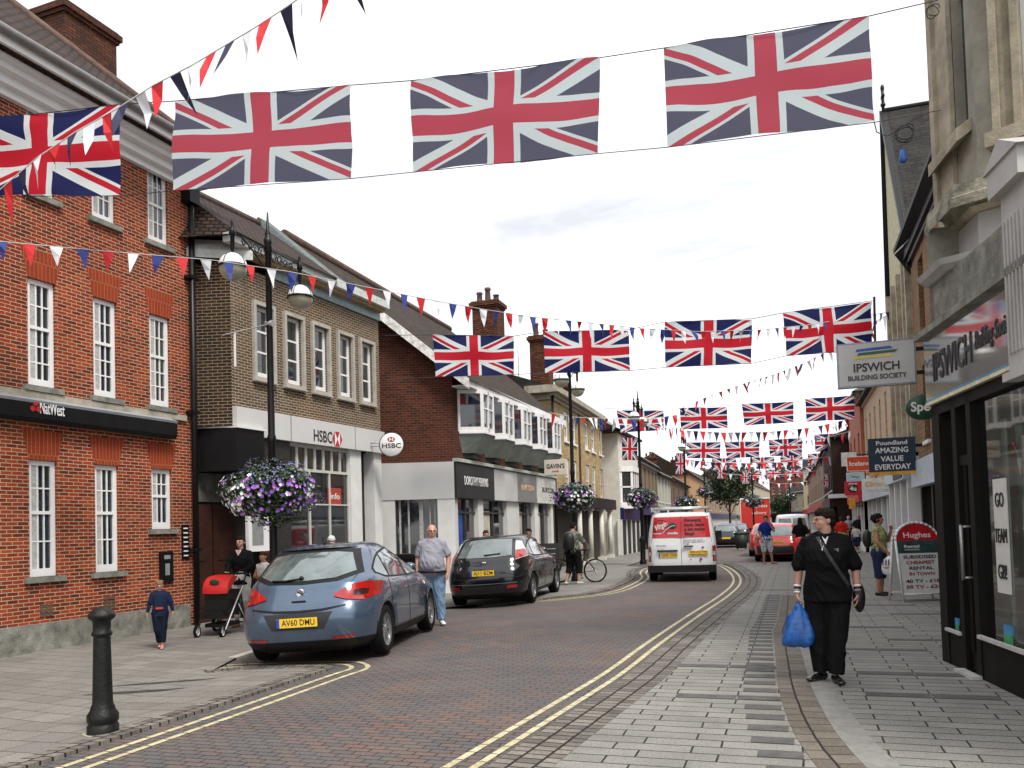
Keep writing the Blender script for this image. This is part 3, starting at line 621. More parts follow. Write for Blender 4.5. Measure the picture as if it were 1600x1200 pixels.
for k in range(5):
    x = .35+sp*k; w_ = sp*.84; d_ = .62; pts = [(x, 0), (x+.30, -d_), (x+w_-.30, -d_), (x+w_, 0)]
    oo = MB().m(white)
    for (a, b) in zip(pts, pts[1:]):
        a3 = Vector((a[0], a[1], 0)); b3 = Vector((b[0], b[1], 0)); ln = (b3-a3).length; rot = Matrix.Translation(a3) @ Matrix.Rotation(math.atan2(b3.y-a3.y, b3.x-a3.x), 4, 'Z')
        oo.box(0, .07, -.0, .07, zo0, zo1, rot); oo.box(ln-.07, ln, -.0, .07, zo0, zo1, rot); oo.box(.07, ln-.07, 0, .07, zo0, zo0+.12, rot); oo.box(.07, ln-.07, 0, .07, zo1-.1, zo1, rot)
        if ln > .8: oo.box(ln/2-.03, ln/2+.03, 0, .065, zo0, zo1, rot); oo.box(.07, ln-.07, .01, .05, zo0+.62, zo0+.66, rot)
    oo.prism([(p_[0], p_[1]-.03, zo0-.06) for p_ in pts], (0, 0, .06)); ob = oo.obj('oriel_window', R_)
    gg = MB().m(DGLASS())
    for (a, b) in zip(pts, pts[1:]): gg.quad((a[0], a[1]+.04, zo0), (b[0], b[1]+.04, zo0), (b[0], b[1]+.04, zo1), (a[0], a[1]+.04, zo1))
    gg.obj('pane', ob, fix=False)
    cc = MB().m(olead); h_ = .44; q_ = [(x+.26, 0), (x+.46, -.30), (x+w_-.46, -.30), (x+w_-.26, 0)]
    for i in range(3): cc.quad((q_[i][0], q_[i][1], zo0-.12-h_), (q_[i+1][0], q_[i+1][1], zo0-.12-h_), (pts[i+1][0], pts[i+1][1], zo0-.12), (pts[i][0], pts[i][1], zo0-.12))
    cc.poly([(a[0], a[1], zo0-.12-h_) for a in q_]); cc.obj('corbel', ob, fix=False)
    tr = MB().m(mat('dark_trim', (.04, .05, .05), .6)); tr.prism([(p_[0], p_[1]-.01, zo0-.13) for p_ in pts], (0, 0, .07)); 
    tr.prism([((q_[0][0]+q_[1][0])/2, 0, zo0-.12-h_), (q_[1][0]+.1, -.2, zo0-.12-h_), (q_[2][0]-.1, -.2, zo0-.12-h_), ((q_[2][0]+q_[3][0])/2, 0, zo0-.12-h_)], (0, 0, -.14)); tr.obj('trim', ob)
# shop fascias round the corner
g1 = MB().m(silver); a = Vector(SD(0)); b = Vector(SD(2.1)); nn = Vector((sdir_.y, -sdir_.x, 0))*-1
if nn.x > 0: nn = -nn
def sidebox(mb, t0, t1, z0, z1, o0=0, o1=.12):
    p_ = [Vector(SD(t0))+nn*o0, Vector(SD(t1))+nn*o0, Vector(SD(t1))+nn*o1, Vector(SD(t0))+nn*o1]; mb.prism([(q.x, q.y, z0) for q in p_], (0, 0, z1-z0))
sidebox(g1, .0, 2.6, zf0, zf1); g1.obj('side_fascia', R_)
g1 = MB().m(pale); sidebox(g1, .0, .46, 0, zf0, 0, .1); sidebox(g1, 1.58, 2.6, 0, zf0, 0, .1); sidebox(g1, .46, 1.58, 0, .4, 0, .08); g1.obj('side_pier', R_)
g1 = MB().m(SHOPG()); p_ = [Vector(SD(.46))-nn*.1, Vector(SD(1.58))-nn*.1]; g1.quad((p_[0].x, p_[0].y, .4), (p_[1].x, p_[1].y, .4), (p_[1].x, p_[1].y, zf0), (p_[0].x, p_[0].y, zf0)); sw_ = g1.obj('side_window', R_, fix=False)
g1 = MB().m(curtain)
for t in (.52, .66, .86, .93, 1.22, 1.45): sidebox(g1, t, t+random.uniform(.03, .12), .45, zf0, -.09, -.07)
g1.obj('curtain', sw_)
xs = [B.loc(u, 740, -.1)[0] for u in (713, 772, 808, 838)]+[B.L+.1]
names = [('dark', mat('fascia_black', (.02, .02, .022), .5), 'DOROTHY PERKINS', white), ('', silver, '', None), ('', mat('fascia_grey', (.22, .22, .22), .5), 'BURTON', mat('pale_orange', (.8, .5, .3), .5)), ('', mat('fascia_pale', (.55, .56, .53), .5), 'BURTON', mat('sign_black'))]
for k, (nm, mm, tx, tm) in enumerate(names):
    fb = MB().m(mm); fb.box(xs[k]+(.003 if k else 0), xs[k+1], -.1, .1, zf0+.02, zf1-.03); f = fb.obj('shop_fascia', R_)
    if tx:
        wd = (xs[k+1]-xs[k])*.62; text('lettering', tx, .34 if k == 0 else .26, tm, f, ((xs[k]+xs[k+1])/2+(.2 if k == 3 else 0), -.104, (zf0+zf1)/2), bold=.002, mw=wd)
fb = MB().m(mat('pale_green_trim', (.42, .47, .40), .6)); fb.box(-.1, B.L+.1, -.16, 0, zf1, zf1+.09); fb.obj('fascia_cap', R_)
cols_ = [(0, .18), *[(B.loc(a, 830)[0], B.loc(b, 830)[0]) for a, b in ((748, 756), (793, 812), (836, 842))], (B.L-.3, B.L)]
for a, b in cols_: pc = MB().m(pale); pc.box(a, b, 0, .2, 0, zf0+.02); pc.obj('white_column', R_)
cl = glassmat('clear_shop_glass', (.02, .025, .03)); 
for (a, b), (c, d) in zip(cols_, cols_[1:]):
    g1 = MB().m(SHOPG()); g1.quad((b, .14, .3), (c, .14, .3), (c, .14, zf0+.02), (b, .14, zf0+.02)); w = g1.obj('shop_window', R_, fix=False)
    g1 = MB().m(mat('mullion_dark', (.05, .05, .05), .5)); g1.box(b, c, .05, .16, 0, .3); x = b+(c-b)*.5; g1.box(x-.03, x+.03, .08, .15, .3, zf0); g1.box(b, c, .09, .15, 2.1, 2.15); g1.obj('window_frame', w)
    g1 = MB().m(mat('display_cream', (.5, .46, .38), .7, var=.3, vs=2)); g1.box(b+.3, x-.2, .125, .135, .9, zf0-.3); g1.obj('display_panel', w)
g1 = MB().m(mat('poster_blue', (.02, .08, .35), .5, var=.6, vs=3)); x = cols_[0][1]; g1.box(x+.05, x+.6, .12, .13, .5, 2.2); g1.obj('poster', R_)
# chimney stack behind, standing on its own roof
p = D(766, 600, 33); q = B.l(p); chimney(R_, q[0], q[1], ze, 1.6+(826-470)/F*33, .82, 1.05, brickmat('stack_brick', '7a4528', '4c2d1e', '1e1611', ms=.014, stain=.5), pots=3)
p = D(846, 560, 36); q = B.l(p); chimney(R_, q[0], q[1], ze, 1.6+(825-525)/F*36, .65, .85, _M['stack_brick'], pots=2)

# ---- generic house of the far terraces
def terrace(name, label, p0, p1, H, wallM, roofM, nw, floors, shopM=None, fascM=None, ftxt=None, ftM=None, rh=2.5, dep=8, wM=None, ww=.95, wh=1.5, trim=None, bay=False, parapet=False, group=None, dorm=0, z=0, shopz=3.0, chim=1, fg=True, cat='building', sillM=None):
    b = Bld(name, p0, p1, label, cat, group, z=z); R = b.root; hs = []
    fh = (H-shopz-.3)/max(1, floors)
    for f in range(floors):
        for k in range(nw):
            x = b.L*(k+.5)/nw; zz = shopz+.45+fh*f; hs.append((x-ww/2, x+ww/2, zz, zz+min(wh, fh-.5)))
    wall('front_wall', R, wallM, 0, b.L, shopz, H, hs); body(R, wallM, b.L, dep, 0, H)
    for h in hs: window(R, h, cols=2, up=1, lo=1, fr=.06, M=wM or white, sill=(sillM or white, .06))
    if roofM: roof('roof', R, roofM, 0, b.L, H, H+rh, dep/2, ov=.3)
    c = MB().m(trim or STONE()); c.box(0, b.L, -.18, 0, H-.22, H-.02); c.box(0, b.L, -.1, 0, H-.34, H-.22); c.obj('cornice', R)
    if shopM is not None:
        f_ = MB().m(fascM or shopM); f_.box(.02, b.L-.02, -.22, 0, shopz-.65, shopz); fo = f_.obj('shop_fascia', R)
        if ftxt: text('lettering', ftxt, .4, ftM or white, fo, (b.L/2, -.225, shopz-.33), mw=min(b.L*.7, .32*len(ftxt)), bold=.01)
        s = MB().m(shopM); n = max(2, int(b.L/1.8))
        for k in range(n+1): x = min(max(b.L*k/n, .1), b.L-.1); s.box(x-.1, x+.1, 0, .2, 0, shopz-.65)
        s.box(.2, b.L-.2, .05, .2, 0, .4); s.obj('shop_pier', R)
        g = MB().m(SHOPG()); g.quad((0, .12, .4), (b.L, .12, .4), (b.L, .12, shopz-.6), (0, .12, shopz-.6)); g.obj('shop_window', R, fix=False)
    else: wall('ground_wall', R, wallM, 0, b.L, 0, shopz)
    if chim: chimney(R, b.L-.6 if p0[1] < p1[1] else .6, dep/2, H, H+rh+1.0, .6, 1.3, _M['stack_brick'], pots=3)
    return b
# yellow brick three-storey building with white colonnade
def ud(u, d): p = D(u, 830, d); return (p.x, p.y)
g0 = ud(867, 33.5); g1_ = ud(943, 43.5)
B = Bld('yellow_brick_building', g0, g1_, 'tall yellow brick building with three storeys of white framed windows and a stone cornice', z=-.07); R_ = B.root
zt = 1.67+(826-608)/F*34.0
hs = []
wv = [(881, 887, 620, 676), (893, 899, 628, 680), (913, 918.5, 636, 686), (923, 928, 642, 689), (934.5, 939.5, 648, 693)]
hx = [(B.loc(a, 650)[0], B.loc(b, 650)[0]) for a, b, _, _ in wv]
for (a, b) in hx:
    w_ = max(b-a, .8); m_ = (a+b)/2
    hs += [(m_-w_/2, m_+w_/2, 5.35, 6.65), (m_-w_/2, m_+w_/2, 3.0, 4.6)]
hs = [(a, b, c, d) for a, b, c, d in hs]
wall('front_wall', R_, yell_brick, 0, B.L, 0, zt, hs); body(R_, yell_brick, B.L, 9, 0, zt)
for h in hs: window(R_, h, cols=2, up=1, lo=1, fr=.12, sill=(white, .08), y=.05)
c = MB().m(STONE())
for y, a, b in ((-.1, .55, .42), (-.22, .42, .3), (-.4, .3, .12), (-.3, .12, 0)): c.box(-abs(y), B.L+.1, y, 0, zt-a, zt-b)
c.box(-.1, 0, 0, 1, zt-.55, zt-.3); c.box(-.4, 0, 0, 1, zt-.3, zt-.0); c.obj('cornice', R_)
roof('roof', R_, SLATE(), 0, B.L, zt, zt+1.6, 4.5, ov=.2)
d_ = MB().m(black); d_.cyl((-.12, -.1, 0), (-.12, -.1, zt-.3), .06); d_.obj('downpipe', R_)
d_ = MB().m(brown_brick); d_.box(B.loc(905, 700)[0]-.15, B.loc(905, 700)[0]+.25, -.02, 0, 0, zt-.5); d_.obj('brick_pilaster', R_)
for u in (888, 906, 924, 938): d_ = MB().m(cream); x = B.loc(u, 830)[0]; d_.cyl((x, -.5, .15), (x, -.5, 2.35), .13, .11, 12); d_.box(x-.18, x+.18, -.68, -.32, 0, .15); d_.box(x-.16, x+.16, -.66, -.34, 2.35, 2.45); d_.obj('column', R_)
d_ = MB().m(BLACK()); d_.box(0, B.L, -.72, 0, 2.45, 2.95); f = d_.obj('shop_fascia', R_)
d_ = MB().m(mat('dark_porch')); d_.box(.2, B.L-.2, -.015, 0, 0, 2.4); d_.obj('shaded_shopfront', R_)  # flat dark panel; the shade behind the columns is put into its colour
chimney(R_, B.L-.2, 2.2, zt, zt+1.75, .9, 1.3, brickmat('orange_stack', '9a3f22', '6b2f1d', '241711', ms=.014, stain=.3), pots=3)
mb = MB().m(mat('aerial_grey', (.1, .1, .1), .5)); mb.cyl((B.L*.55, 3, zt), (B.L*.55, 3, zt+3), .02, n=6); mb.obj('aerial', R_)
# cream corner building with bay window
q0 = ud(944, 46); q1 = ud(970, 45.5); q2 = ud(1000, 51)
B = Bld('cream_corner_building', q1, q2, 'cream rendered corner building with a white two-storey bay window and dark blue shopfront', z=-.07); R_ = B.root
zt = 1.67+(820-668)/F*45.5
wall('front_wall', R_, cream, 0, B.L, 0, zt); s0 = Vector(B.l((q0[0], q0[1], -.07)))
mb = MB().m(cream); mb.poly([(s0.x, s0.y, 0), (0, 0, 0), (0, 0, zt), (s0.x*.6, s0.y*.6, zt+.5), (s0.x*2, s0.y*2+.6, zt+1.3), (s0.x*2, s0.y*2+.6, 0)]); mb.obj('end_wall', R_, fix=False)
roof('roof', R_, SLATE(), -.5, B.L, zt, zt+1.8, 3.5, ov=.3); body(R_, cream, B.L, 7, 0, zt)
w = MB().m(white)
for (za, zb_) in ((2.9, 4.6),):
    for a, b in (((.3, 0), (.8, -.6)), ((.8, -.6), (2.6, -.6)), ((2.6, -.6), (3.1, 0))):
        a3 = Vector((*a, 0)); b3 = Vector((*b, 0)); ln = (b3-a3).length; rot = Matrix.Translation(a3) @ Matrix.Rotation(math.atan2(b3.y-a3.y, b3.x-a3.x), 4, 'Z'); n = 3 if ln > 1 else 1
        for k in range(n+1): x = min(ln-.12, ln*k/n); w.box(x, x+.12, 0, .1, za, zb_, rot)
        w.box(0, ln, 0, .08, (za+zb_)/2-.04, (za+zb_)/2+.04, rot); w.box(0, ln, -.05, .1, za-.35, za, rot); w.box(0, ln, -.05, .1, zb_, zb_+.3, rot)
wo_ = w.obj('bay_window', R_); w = MB().m(DGLASS()); w.quad((.3, .02, 2.9), (.8, -.56, 2.9), (.8, -.56, 4.6), (.3, .02, 4.6)); w.quad((.8, -.56, 2.9), (2.6, -.56, 2.9), (2.6, -.56, 4.6), (.8, -.56, 4.6)); w.obj('pane', wo_, fix=False)
h = (B.L-2.2, B.L-1.0, 3.0, 4.6); window(R_, (h[0], h[1], h[2], h[3]), y=-.05, cols=2, up=1, lo=1, fr=.1)
navy = mat('navy_fascia', (.01, .015, .08), .4); d_ = MB().m(navy); d_.box(s0.x*1.2, B.L, -.15, 0, 1.95, 2.6); d_.prism([(0, -.15, 1.95), (s0.x, s0.y-.15, 1.95), (s0.x, s0.y, 1.95), (0, 0, 1.95)], (0, 0, .65)); f = d_.obj('shop_fascia', R_)
for k in range(5): d_ = MB().m(pale); x = B.L*k/4*.95; d_.box(x, x+.3, -.05, 0, 0, 1.95); d_.obj('white_column', R_)
for k in range(3): d_ = MB().m(pale); t = .15+.3*k; d_.box(s0.x*t-.25, s0.x*t+.1, s0.y*t-.06, s0.y*t, 0, 1.95); d_.obj('white_column', R_)
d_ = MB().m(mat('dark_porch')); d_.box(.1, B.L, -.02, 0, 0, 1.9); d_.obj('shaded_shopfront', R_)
# far left terraces
T = terrace
T('brown_terrace_house', 'brown brick terrace with five narrow white windows next to the cream corner building', ud(1001, 51.5), ud(1030, 62), 5.9, mat('far_brown', (.17, .12, .07), .9, var=.3), SLATE(), 5, 1, black, navy, 'OPTICIANS', white, shopz=2.9, wh=2.0, ww=.7, rh=1.6, z=-.07, chim=0, trim=white)
T('pale_terrace_house', 'pale terrace house with tall sash windows under a clay roof far up the left side', ud(1030, 62.5), ud(1050, 71), 5.6, mat('far_pale', (.42, .42, .36), .8, var=.2), TILE(), 4, 1, pale, BLACK(), 'BANK', white, shopz=2.9, wh=2.1, ww=.9, rh=2, z=-.07)
T('dark_terrace_house', 'dark brick terrace house with paired windows beyond the pale one', ud(1051, 72), ud(1078, 92), 5.8, mat('far_dark', (.13, .08, .05), .9, var=.3), SLATE(), 4, 1, black, mat('far_green', (.03, .07, .05), .5), 'CLARKS', white, shopz=2.9, rh=2.3, z=-.07)
T('orange_terrace_house', 'orange brick terrace house behind the street tree', ud(1080, 93), ud(1105, 118), 7.4, mat('far_orange', (.42, .23, .11), .9, var=.2), TILE(), 5, 1, pale, mat('far_red', (.4, .03, .03), .5), None, None, rh=2.3, z=-.07)
T('long_terrace_house', 'low brick terrace in the distance left of the parked lorry', ud(1108, 122), ud(1150, 170), 7.0, mat('far_mix', (.25, .17, .12), .9, var=.4), SLATE(), 7, 1, pale, navy, None, None, rh=3, z=-.07, group=None)
T('distant_left_terrace', 'distant terrace where the street bends, left of its end', ud(1152, 175), ud(1206, 260), 11, mat('far_buff', (.35, .30, .22), .9, var=.4), TILE(), 9, 1, pale, BLACK(), None, None, rh=3, z=-.07)
# the end of the street
T('end_cream_house', 'cream house with a dark window closing the view at the end of the street', ud(1258, 118), ud(1292, 112), 9.0, mat('far_cream', (.52, .45, .28), .8, var=.2), SLATE(), 2, 2, pale, mat('far_red'), None, None, rh=2.5, wM=BLACK())
T('end_brick_house', 'red brick house closing the view at the end of the street', ud(1205, 190), ud(1262, 180), 11.5, mat('far_brickred', (.20, .07, .045), .9, var=.4), SLATE(), 5, 2, pale, black, None, None, rh=3.5)
T('end_grey_house', 'grey roofed house at the very end of the street behind the flags', ud(1232, 150), ud(1262, 140), 6.5, mat('far_buff'), SLATE(), 3, 1, pale, navy, None, None, rh=3.5)
# ================================================================== right side of the street
# ---- stone building with the building society
pf = G(1476, 1032); pn = G(1600, 1092); dv = (pn-pf).normalized(); pe = pf+dv*5.2
B = Bld('stone_corner_building', (pf.x, pf.y), (pe.x, pe.y), 'stone corner building with a canted upper storey and a glazed dark framed building society shopfront'); R_ = B.root
frame = mat('bronze_frame', (.008, .007, .006), .6, var=.3, spec=.15); ashlar = mat('ashlar', (.25, .235, .19), .85, var=.45, vs=1.6, bump=.5, bs=14)
lime = mat('limestone_warm', (.32, .28, .20), .8, var=.45, vs=3, bump=.4); psil = mat('painted_stone', (.42, .41, .39), .7, var=.2, vs=2)
YU = .38; FY = -.06
s5 = B.loc(1530, 300, YU)[0]
zc = B.loc(1482, 372, YU)[1]; zct = B.loc(1465, 342, .1)[1]; zfr0 = B.loc(1451, 523, FY)[1]; zp0 = B.loc(1451, 634, FY)[1]
T5 = rad(51); ex, ey = math.cos(T5), math.sin(T5)
ZT = 10.5
# upper wall, face 1 with one window, face 2 with the other
wa, wz0 = B.loc(1497, 240, YU+.1); wb = B.loc(1530, 200, YU+.1)[0]; w1 = (wa, max(wb, wa+.42), wz0, 8.6)
TU = Matrix.Translation((0, YU, 0))
wall('upper_wall', R_, ashlar, 0, s5, zc, ZT, [w1], dep=.18, rM=lime).matrix_local = TU
window(R_, w1, y=.08, cols=1, up=1, lo=1, fr=.10, G_=DGLASS(), split=.42).matrix_local = TU
mo = MB().m(lime)
mo.box(-.02, w1[0]-.30, -.05, 0, zct, ZT); mo.box(w1[0]-.30, w1[0]-.16, -.09, 0, zct+.3, ZT); mo.box(w1[0]-.12, w1[0]-.04, -.03, .0, w1[2], w1[3])
mo.prism([(w1[0]-.22, -.16, w1[2]-.16), (w1[1]+.08, -.16, w1[2]-.16), (w1[1]+.08, .1, w1[2]+.02), (w1[0]-.22, .1, w1[2]+.02)], (0, 0, .14)); mo.obj('window_surround', R_, M=TU)
# far end wall
mb = MB().m(ashlar); mb.quad((0, .02, 0), (0, 8, 0), (0, 8, zc), (0, .02, zc)); mb.quad((0, YU, zc), (0, 8, zc), (0, 8, ZT), (0, YU, ZT)); mb.obj('end_wall', R_, fix=False)
M2 = Matrix.Translation((s5, 0, 0)) @ Matrix.Rotation(T5, 4, 'Z')
def F2loc(u, v):
    o = Vector(B.p0)+B.e*s5+B.n*YU; e2 = B.e*ex+B.n*ey; n2 = B.n*ex-B.e*ey; r = ray(u, v); t = n2.dot(o-EYE)/n2.dot(r); p = EYE+r*t-o; return p.dot(e2), p.z
a2, z2 = F2loc(1592, 200); w2 = (a2, a2+.75, z2, 8.6)
o = wall('canted_wall', R_, ashlar, 0, 4, zc, ZT, [w2], dep=.3, rM=lime); o.matrix_local = TU @ M2
o2 = window(R_, w2, y=.2, cols=1, up=1, lo=1, fr=.07); o2.matrix_local = TU @ M2
mo = MB().m(lime); k0 = F2loc(1556, 200)[0]
for i, (a, d) in enumerate(((k0, .10), (k0+.11, .05), (k0+.2, .09))): mo.box(a, a+.07, -d, 0, z2, ZT)
mo.box(k0-.06, w2[1]+.3, -.16, 0, z2-.15, z2); mo.box(k0+.06, w2[0]-.02, -.05, 0, z2, ZT); o = mo.obj('canted_window_surround', R_); o.matrix_local = TU @ M2
def wrap(mb, prof, x0=-.15, ln=4):                 # a moulding that turns the canted corner: prof = (out, z)
    n = len(prof); tt = math.tan(T5/2)
    c0 = [(x0, -o_, z) for o_, z in prof]; c1 = [(s5+o_*tt, -o_, z) for o_, z in prof]
    c2 = [tuple(M2 @ Vector((ln, -o_, z))) for o_, z in prof]
    mb.add(c0+c1+c2, [(k*n+i, k*n+(i+1) % n, (k+1)*n+(i+1) % n, (k+1)*n+i) for k in (0, 1) for i in range(n)]+[tuple(range(n))[::-1], tuple(range(2*n, 3*n))], False)
mb = MB().m(mat('cornice_stone', (.26, .24, .18), .85, var=.8, vs=3.5, bump=.5)); wrap(mb, [(0, zc), (.1, zc), (.14, zc+.1), (.3, zc+.2), (.34, zct-.1), (.34, zct), (.25, zct+.07), (0, zct+.12)]); mb.obj('cornice', R_, M=TU)
mb = MB().m(lime); wrap(mb, [(0, zc-.06), (.08, zc-.06), (.12, zc-.01), (0, zc-.01)]); mb.obj('bed_moulding', R_, M=TU)
zs0 = B.loc(1476, 434, .08)[1]; zs1 = B.loc(1476, 418, .08)[1]
mb = MB().m(psil); wrap(mb, [(0, zs1), (.03, zs1), (.03, zc-.07), (0, zc-.07)], -.02); mb.obj('upper_frieze', R_, M=TU)
mb = MB().m(psil); wrap(mb, [(0, zs0), (.15, zs0), (.22, zs0+.05), (.25, zs1), (0, zs1+.03)], -.06); mb.obj('ledge', R_, M=Matrix.Translation((0, YU-.22, 0)))
mb = MB().m(GREYST()); mb.box(-.02, 5.2, .05, .4, zfr0+.05, zs0); mb.box(-.12, 5.2, -.14, .4, zfr0-.02, zfr0+.05); mb.obj('lower_frieze', R_)
# fascia panel with reflections
fs = MB().m(mat('gloss_silver', (.52, .53, .53), .06, .75, var=.08, vs=1)); xf1 = B.loc(1588, 560, FY)[0]
fs.box(-.02, xf1, FY, .1, zp0+.06, zfr0-.02); f = fs.obj('shop_fascia', R_)
fs = MB().m(mat('stripe_blue', (.06, .25, .42), .4)); fs.box(-.02, xf1, FY-.004, .1, zp0+.035, zp0+.06); fs.obj('blue_stripe', f)
fs = MB().m(mat('stripe_cream', (.7, .66, .42), .4)); fs.box(-.02, xf1, FY-.007, .1, zp0, zp0+.035); fs.obj('cream_stripe', f)
xa, za = B.loc(1458, 560, FY); xb_, zb_ = B.loc(1518, 530, FY); hh = (zfr0-zp0)
text('lettering', 'IPSWICH', .42, mat('sign_black'), f, ((xa+xb_)/2, FY-.006, zp0+hh*.47), bold=.004, mw=xb_-xa)
xa = B.loc(1523, 530, FY)[0]; xb_ = B.loc(1584, 500, FY)[0]
text('lettering', 'Building Society', .24, mat('sign_black'), f, ((xa+xb_)/2, FY-.006, zp0+hh*.52), bold=.003, mw=xb_-xa, shear=.2)
pl2 = MB().m(psil); xp = xf1; pl2.box(xp, xp+.5, -.12, .3, zp0-.05, zs1-.0)
for k in range(6): pl2.box(xp+.05+.07*k, xp+.08+.07*k, -.14, -.12, zp0+.1, zs1-.25)
pl2.box(xp-.05, xp+.55, -.2, .3, zs1-.02, zs1+.2); pl2.prism([(xp-.1, -.22, zs1+.2), (xp+.6, -.22, zs1+.2), (xp+.25, -.22, zs1+.38)], (0, .5, 0)); pl2.box(xp-.04, xp+.54, -.16, .3, zp0-.12, zp0-.05); pl2.obj('pilaster', R_)
# shopfront frames on the plane
def sx_(u, v): return B.loc(u, v)[0]
X = [0, sx_(1481, 900), sx_(1501, 900), sx_(1507, 900), sx_(1524, 900), sx_(1531, 900), sx_(1545, 900), 5.2]
fr = MB().m(frame)
for a, b in ((X[0], X[1]), (X[2], X[3]), (X[4], X[5])): fr.box(a, b, -.02, .12, 0, zp0)
fr.box(0, 5.2, -.02, .12, zp0-.12, zp0); fr.box(X[1], X[2], -.01, .1, .0, .36); fr.box(X[5], 5.2, -.01, .1, 0, .40)
fr.box(X[3], X[4], 0, .1, 2.1, 2.2); fr.box(X[3]+.0, X[3]+.12, .02, .1, .05, 2.1); fr.box(X[4]-.1, X[4], .02, .1, .05, 2.1); fr.box(X[3], X[4], .02, .1, .03, .22); fr.box(X[6]+1.7, X[6]+1.78, 0, .1, .4, zp0)
fr.obj('window_frame', R_)
si = MB().m(mat('pale_sill', (.5, .5, .48), .5)); si.box(X[1]-.02, X[2]+.02, -.05, -.01, .36, .39); si.box(X[5]-.01, 5.2, -.05, -.01, .40, .435); si.box(X[2]+.03, X[5], -.12, -.02, .0, .03); si.obj('sill', R_)
cg = mat('clear_glass', (.012, .014, .015), .015, var=.1, spec=1, alpha=.5, coat=1)
for a, b, c in ((X[1], X[2], .36), (X[3]+.1, X[4]-.1, .2), (X[5], 5.2, .4)):
    g = MB().m(cg); g.quad((a, .05, c), (b, .05, c), (b, .05, zp0-.1), (a, .05, zp0-.1)); g.obj('shop_window', R_, fix=False)
hd = MB().m(mat('steel_grey', (.3, .3, .3), .4, .6)); hd.cyl((X[3]+.18, -.07, .95), (X[3]+.18, -.07, 1.5), .018); hd.cyl((X[3]+.18, -.07, .97), (X[3]+.18, .05, .97), .012); hd.cyl((X[3]+.18, -.07, 1.48), (X[3]+.18, .05, 1.48), .012); hd.obj('door_handle', R_)
inn = MB().m(mat('shop_interior', (.5, .48, .45), .9, var=.3)); inn.quad((.05, 3.2, 0), (5.2, 3.2, 0), (5.2, 3.2, 2.9), (.05, 3.2, 2.9)); inn.quad((.05, .14, .02), (5.2, .14, .02), (5.2, 3.2, .02), (.05, 3.2, .02)); inn.quad((.05, .14, 2.9), (5.2, .14, 2.9), (5.2, 3.2, 2.9), (.05, 3.2, 2.9)); inn.obj('interior', R_, fix=False)
inn = MB().m(mat('counter', (.4, .38, .34), .6)); inn.box(1.2, 3.6, 2.0, 2.6, 0, 1.1); inn.box(.2, .5, 1.5, 2.5, .8, 2.0); inn.obj('counter', R_)
for a_, b_, c_, d_, mm in ((1.30, 1.36, .42, 2.5, mat('pale_green_post', (.3, .36, .28), .6)), (1.75, 2.5, 1.55, 2.3, WHITE()), (2.7, 3.6, .5, 1.5, mat('board_blue', (.05, .16, .3), .6)), (1.62, 1.7, .4, 2.4, mat('pale_green_post', (.3, .36, .28), .6)), (.42, .60, 1.5, 1.9, WHITE()), (3.0, 3.5, 1.7, 2.3, mat('poster_red', (.35, .05, .03), .5))):
    q_ = MB().m(mm); q_.box(a_, b_, .20, .23, c_, d_); q_.obj('display_board', R_)
rn_ = random.Random(3); cds = MB().m(mat('thread_white', (.5, .5, .5), .8)); cp = [Vector((1.66+.12*k, .16, 2.25-.9*math.sin(k*.21)+.03*k)) for k in range(14)]; cds.tube(cp, .004, 4); cdo = cds.obj('reflected_bunting', R_)  # string of pennants added behind the pane to imitate mirrored bunting
for k, p_ in enumerate(cp): q_ = MB().m((mat('bunting_red', (.55, .01, .015), .7, var=.1), WHITE(), mat('bunting_navy', (.012, .012, .05), .7, var=.2))[k % 3]); q_.prism([p_-Vector((.045, 0, 0)), p_+Vector((.045, 0, 0)), p_-Vector((0, 0, .15))], (0, .004, 0)); q_.obj('pennant', cdo)
# posters and transfers
ps = MB().m(mat('poster_paper', (.62, .62, .58), .7, var=.08))
u0 = sx_(1549, 850); w_ = .30; z_ = B.loc(1555, 748)[1]
ps.box(u0, u0+w_, .035, .045, z_-1.05, z_); po = ps.obj('window_poster', R_)
for k, t in enumerate(('GO', 'TEAM', 'GB!')): text('lettering', t, .19, mat('sign_black'), po, (u0+w_/2, .03, z_-.2-.33*k), bold=.0, mw=.19 if t != 'TEAM' else .27)
for (u, v, w_, h_) in ((1562, 975, .2, .26), (1487, 965, .12, .2)):
    a, z = B.loc(u, v); s_ = MB()
    for k, cc in enumerate((('stk_blue', (.05, .25, .5)), ('stk_green', (.05, .3, .12)), ('stk_yellow', (.6, .55, .1)))):
        s_.m(mat(cc[0], cc[1], .5)).box(a, a+w_-.02*k, .03, .04, z-h_*(k+1)/3, z-h_*k/3)
    s_.obj('window_transfer', R_)
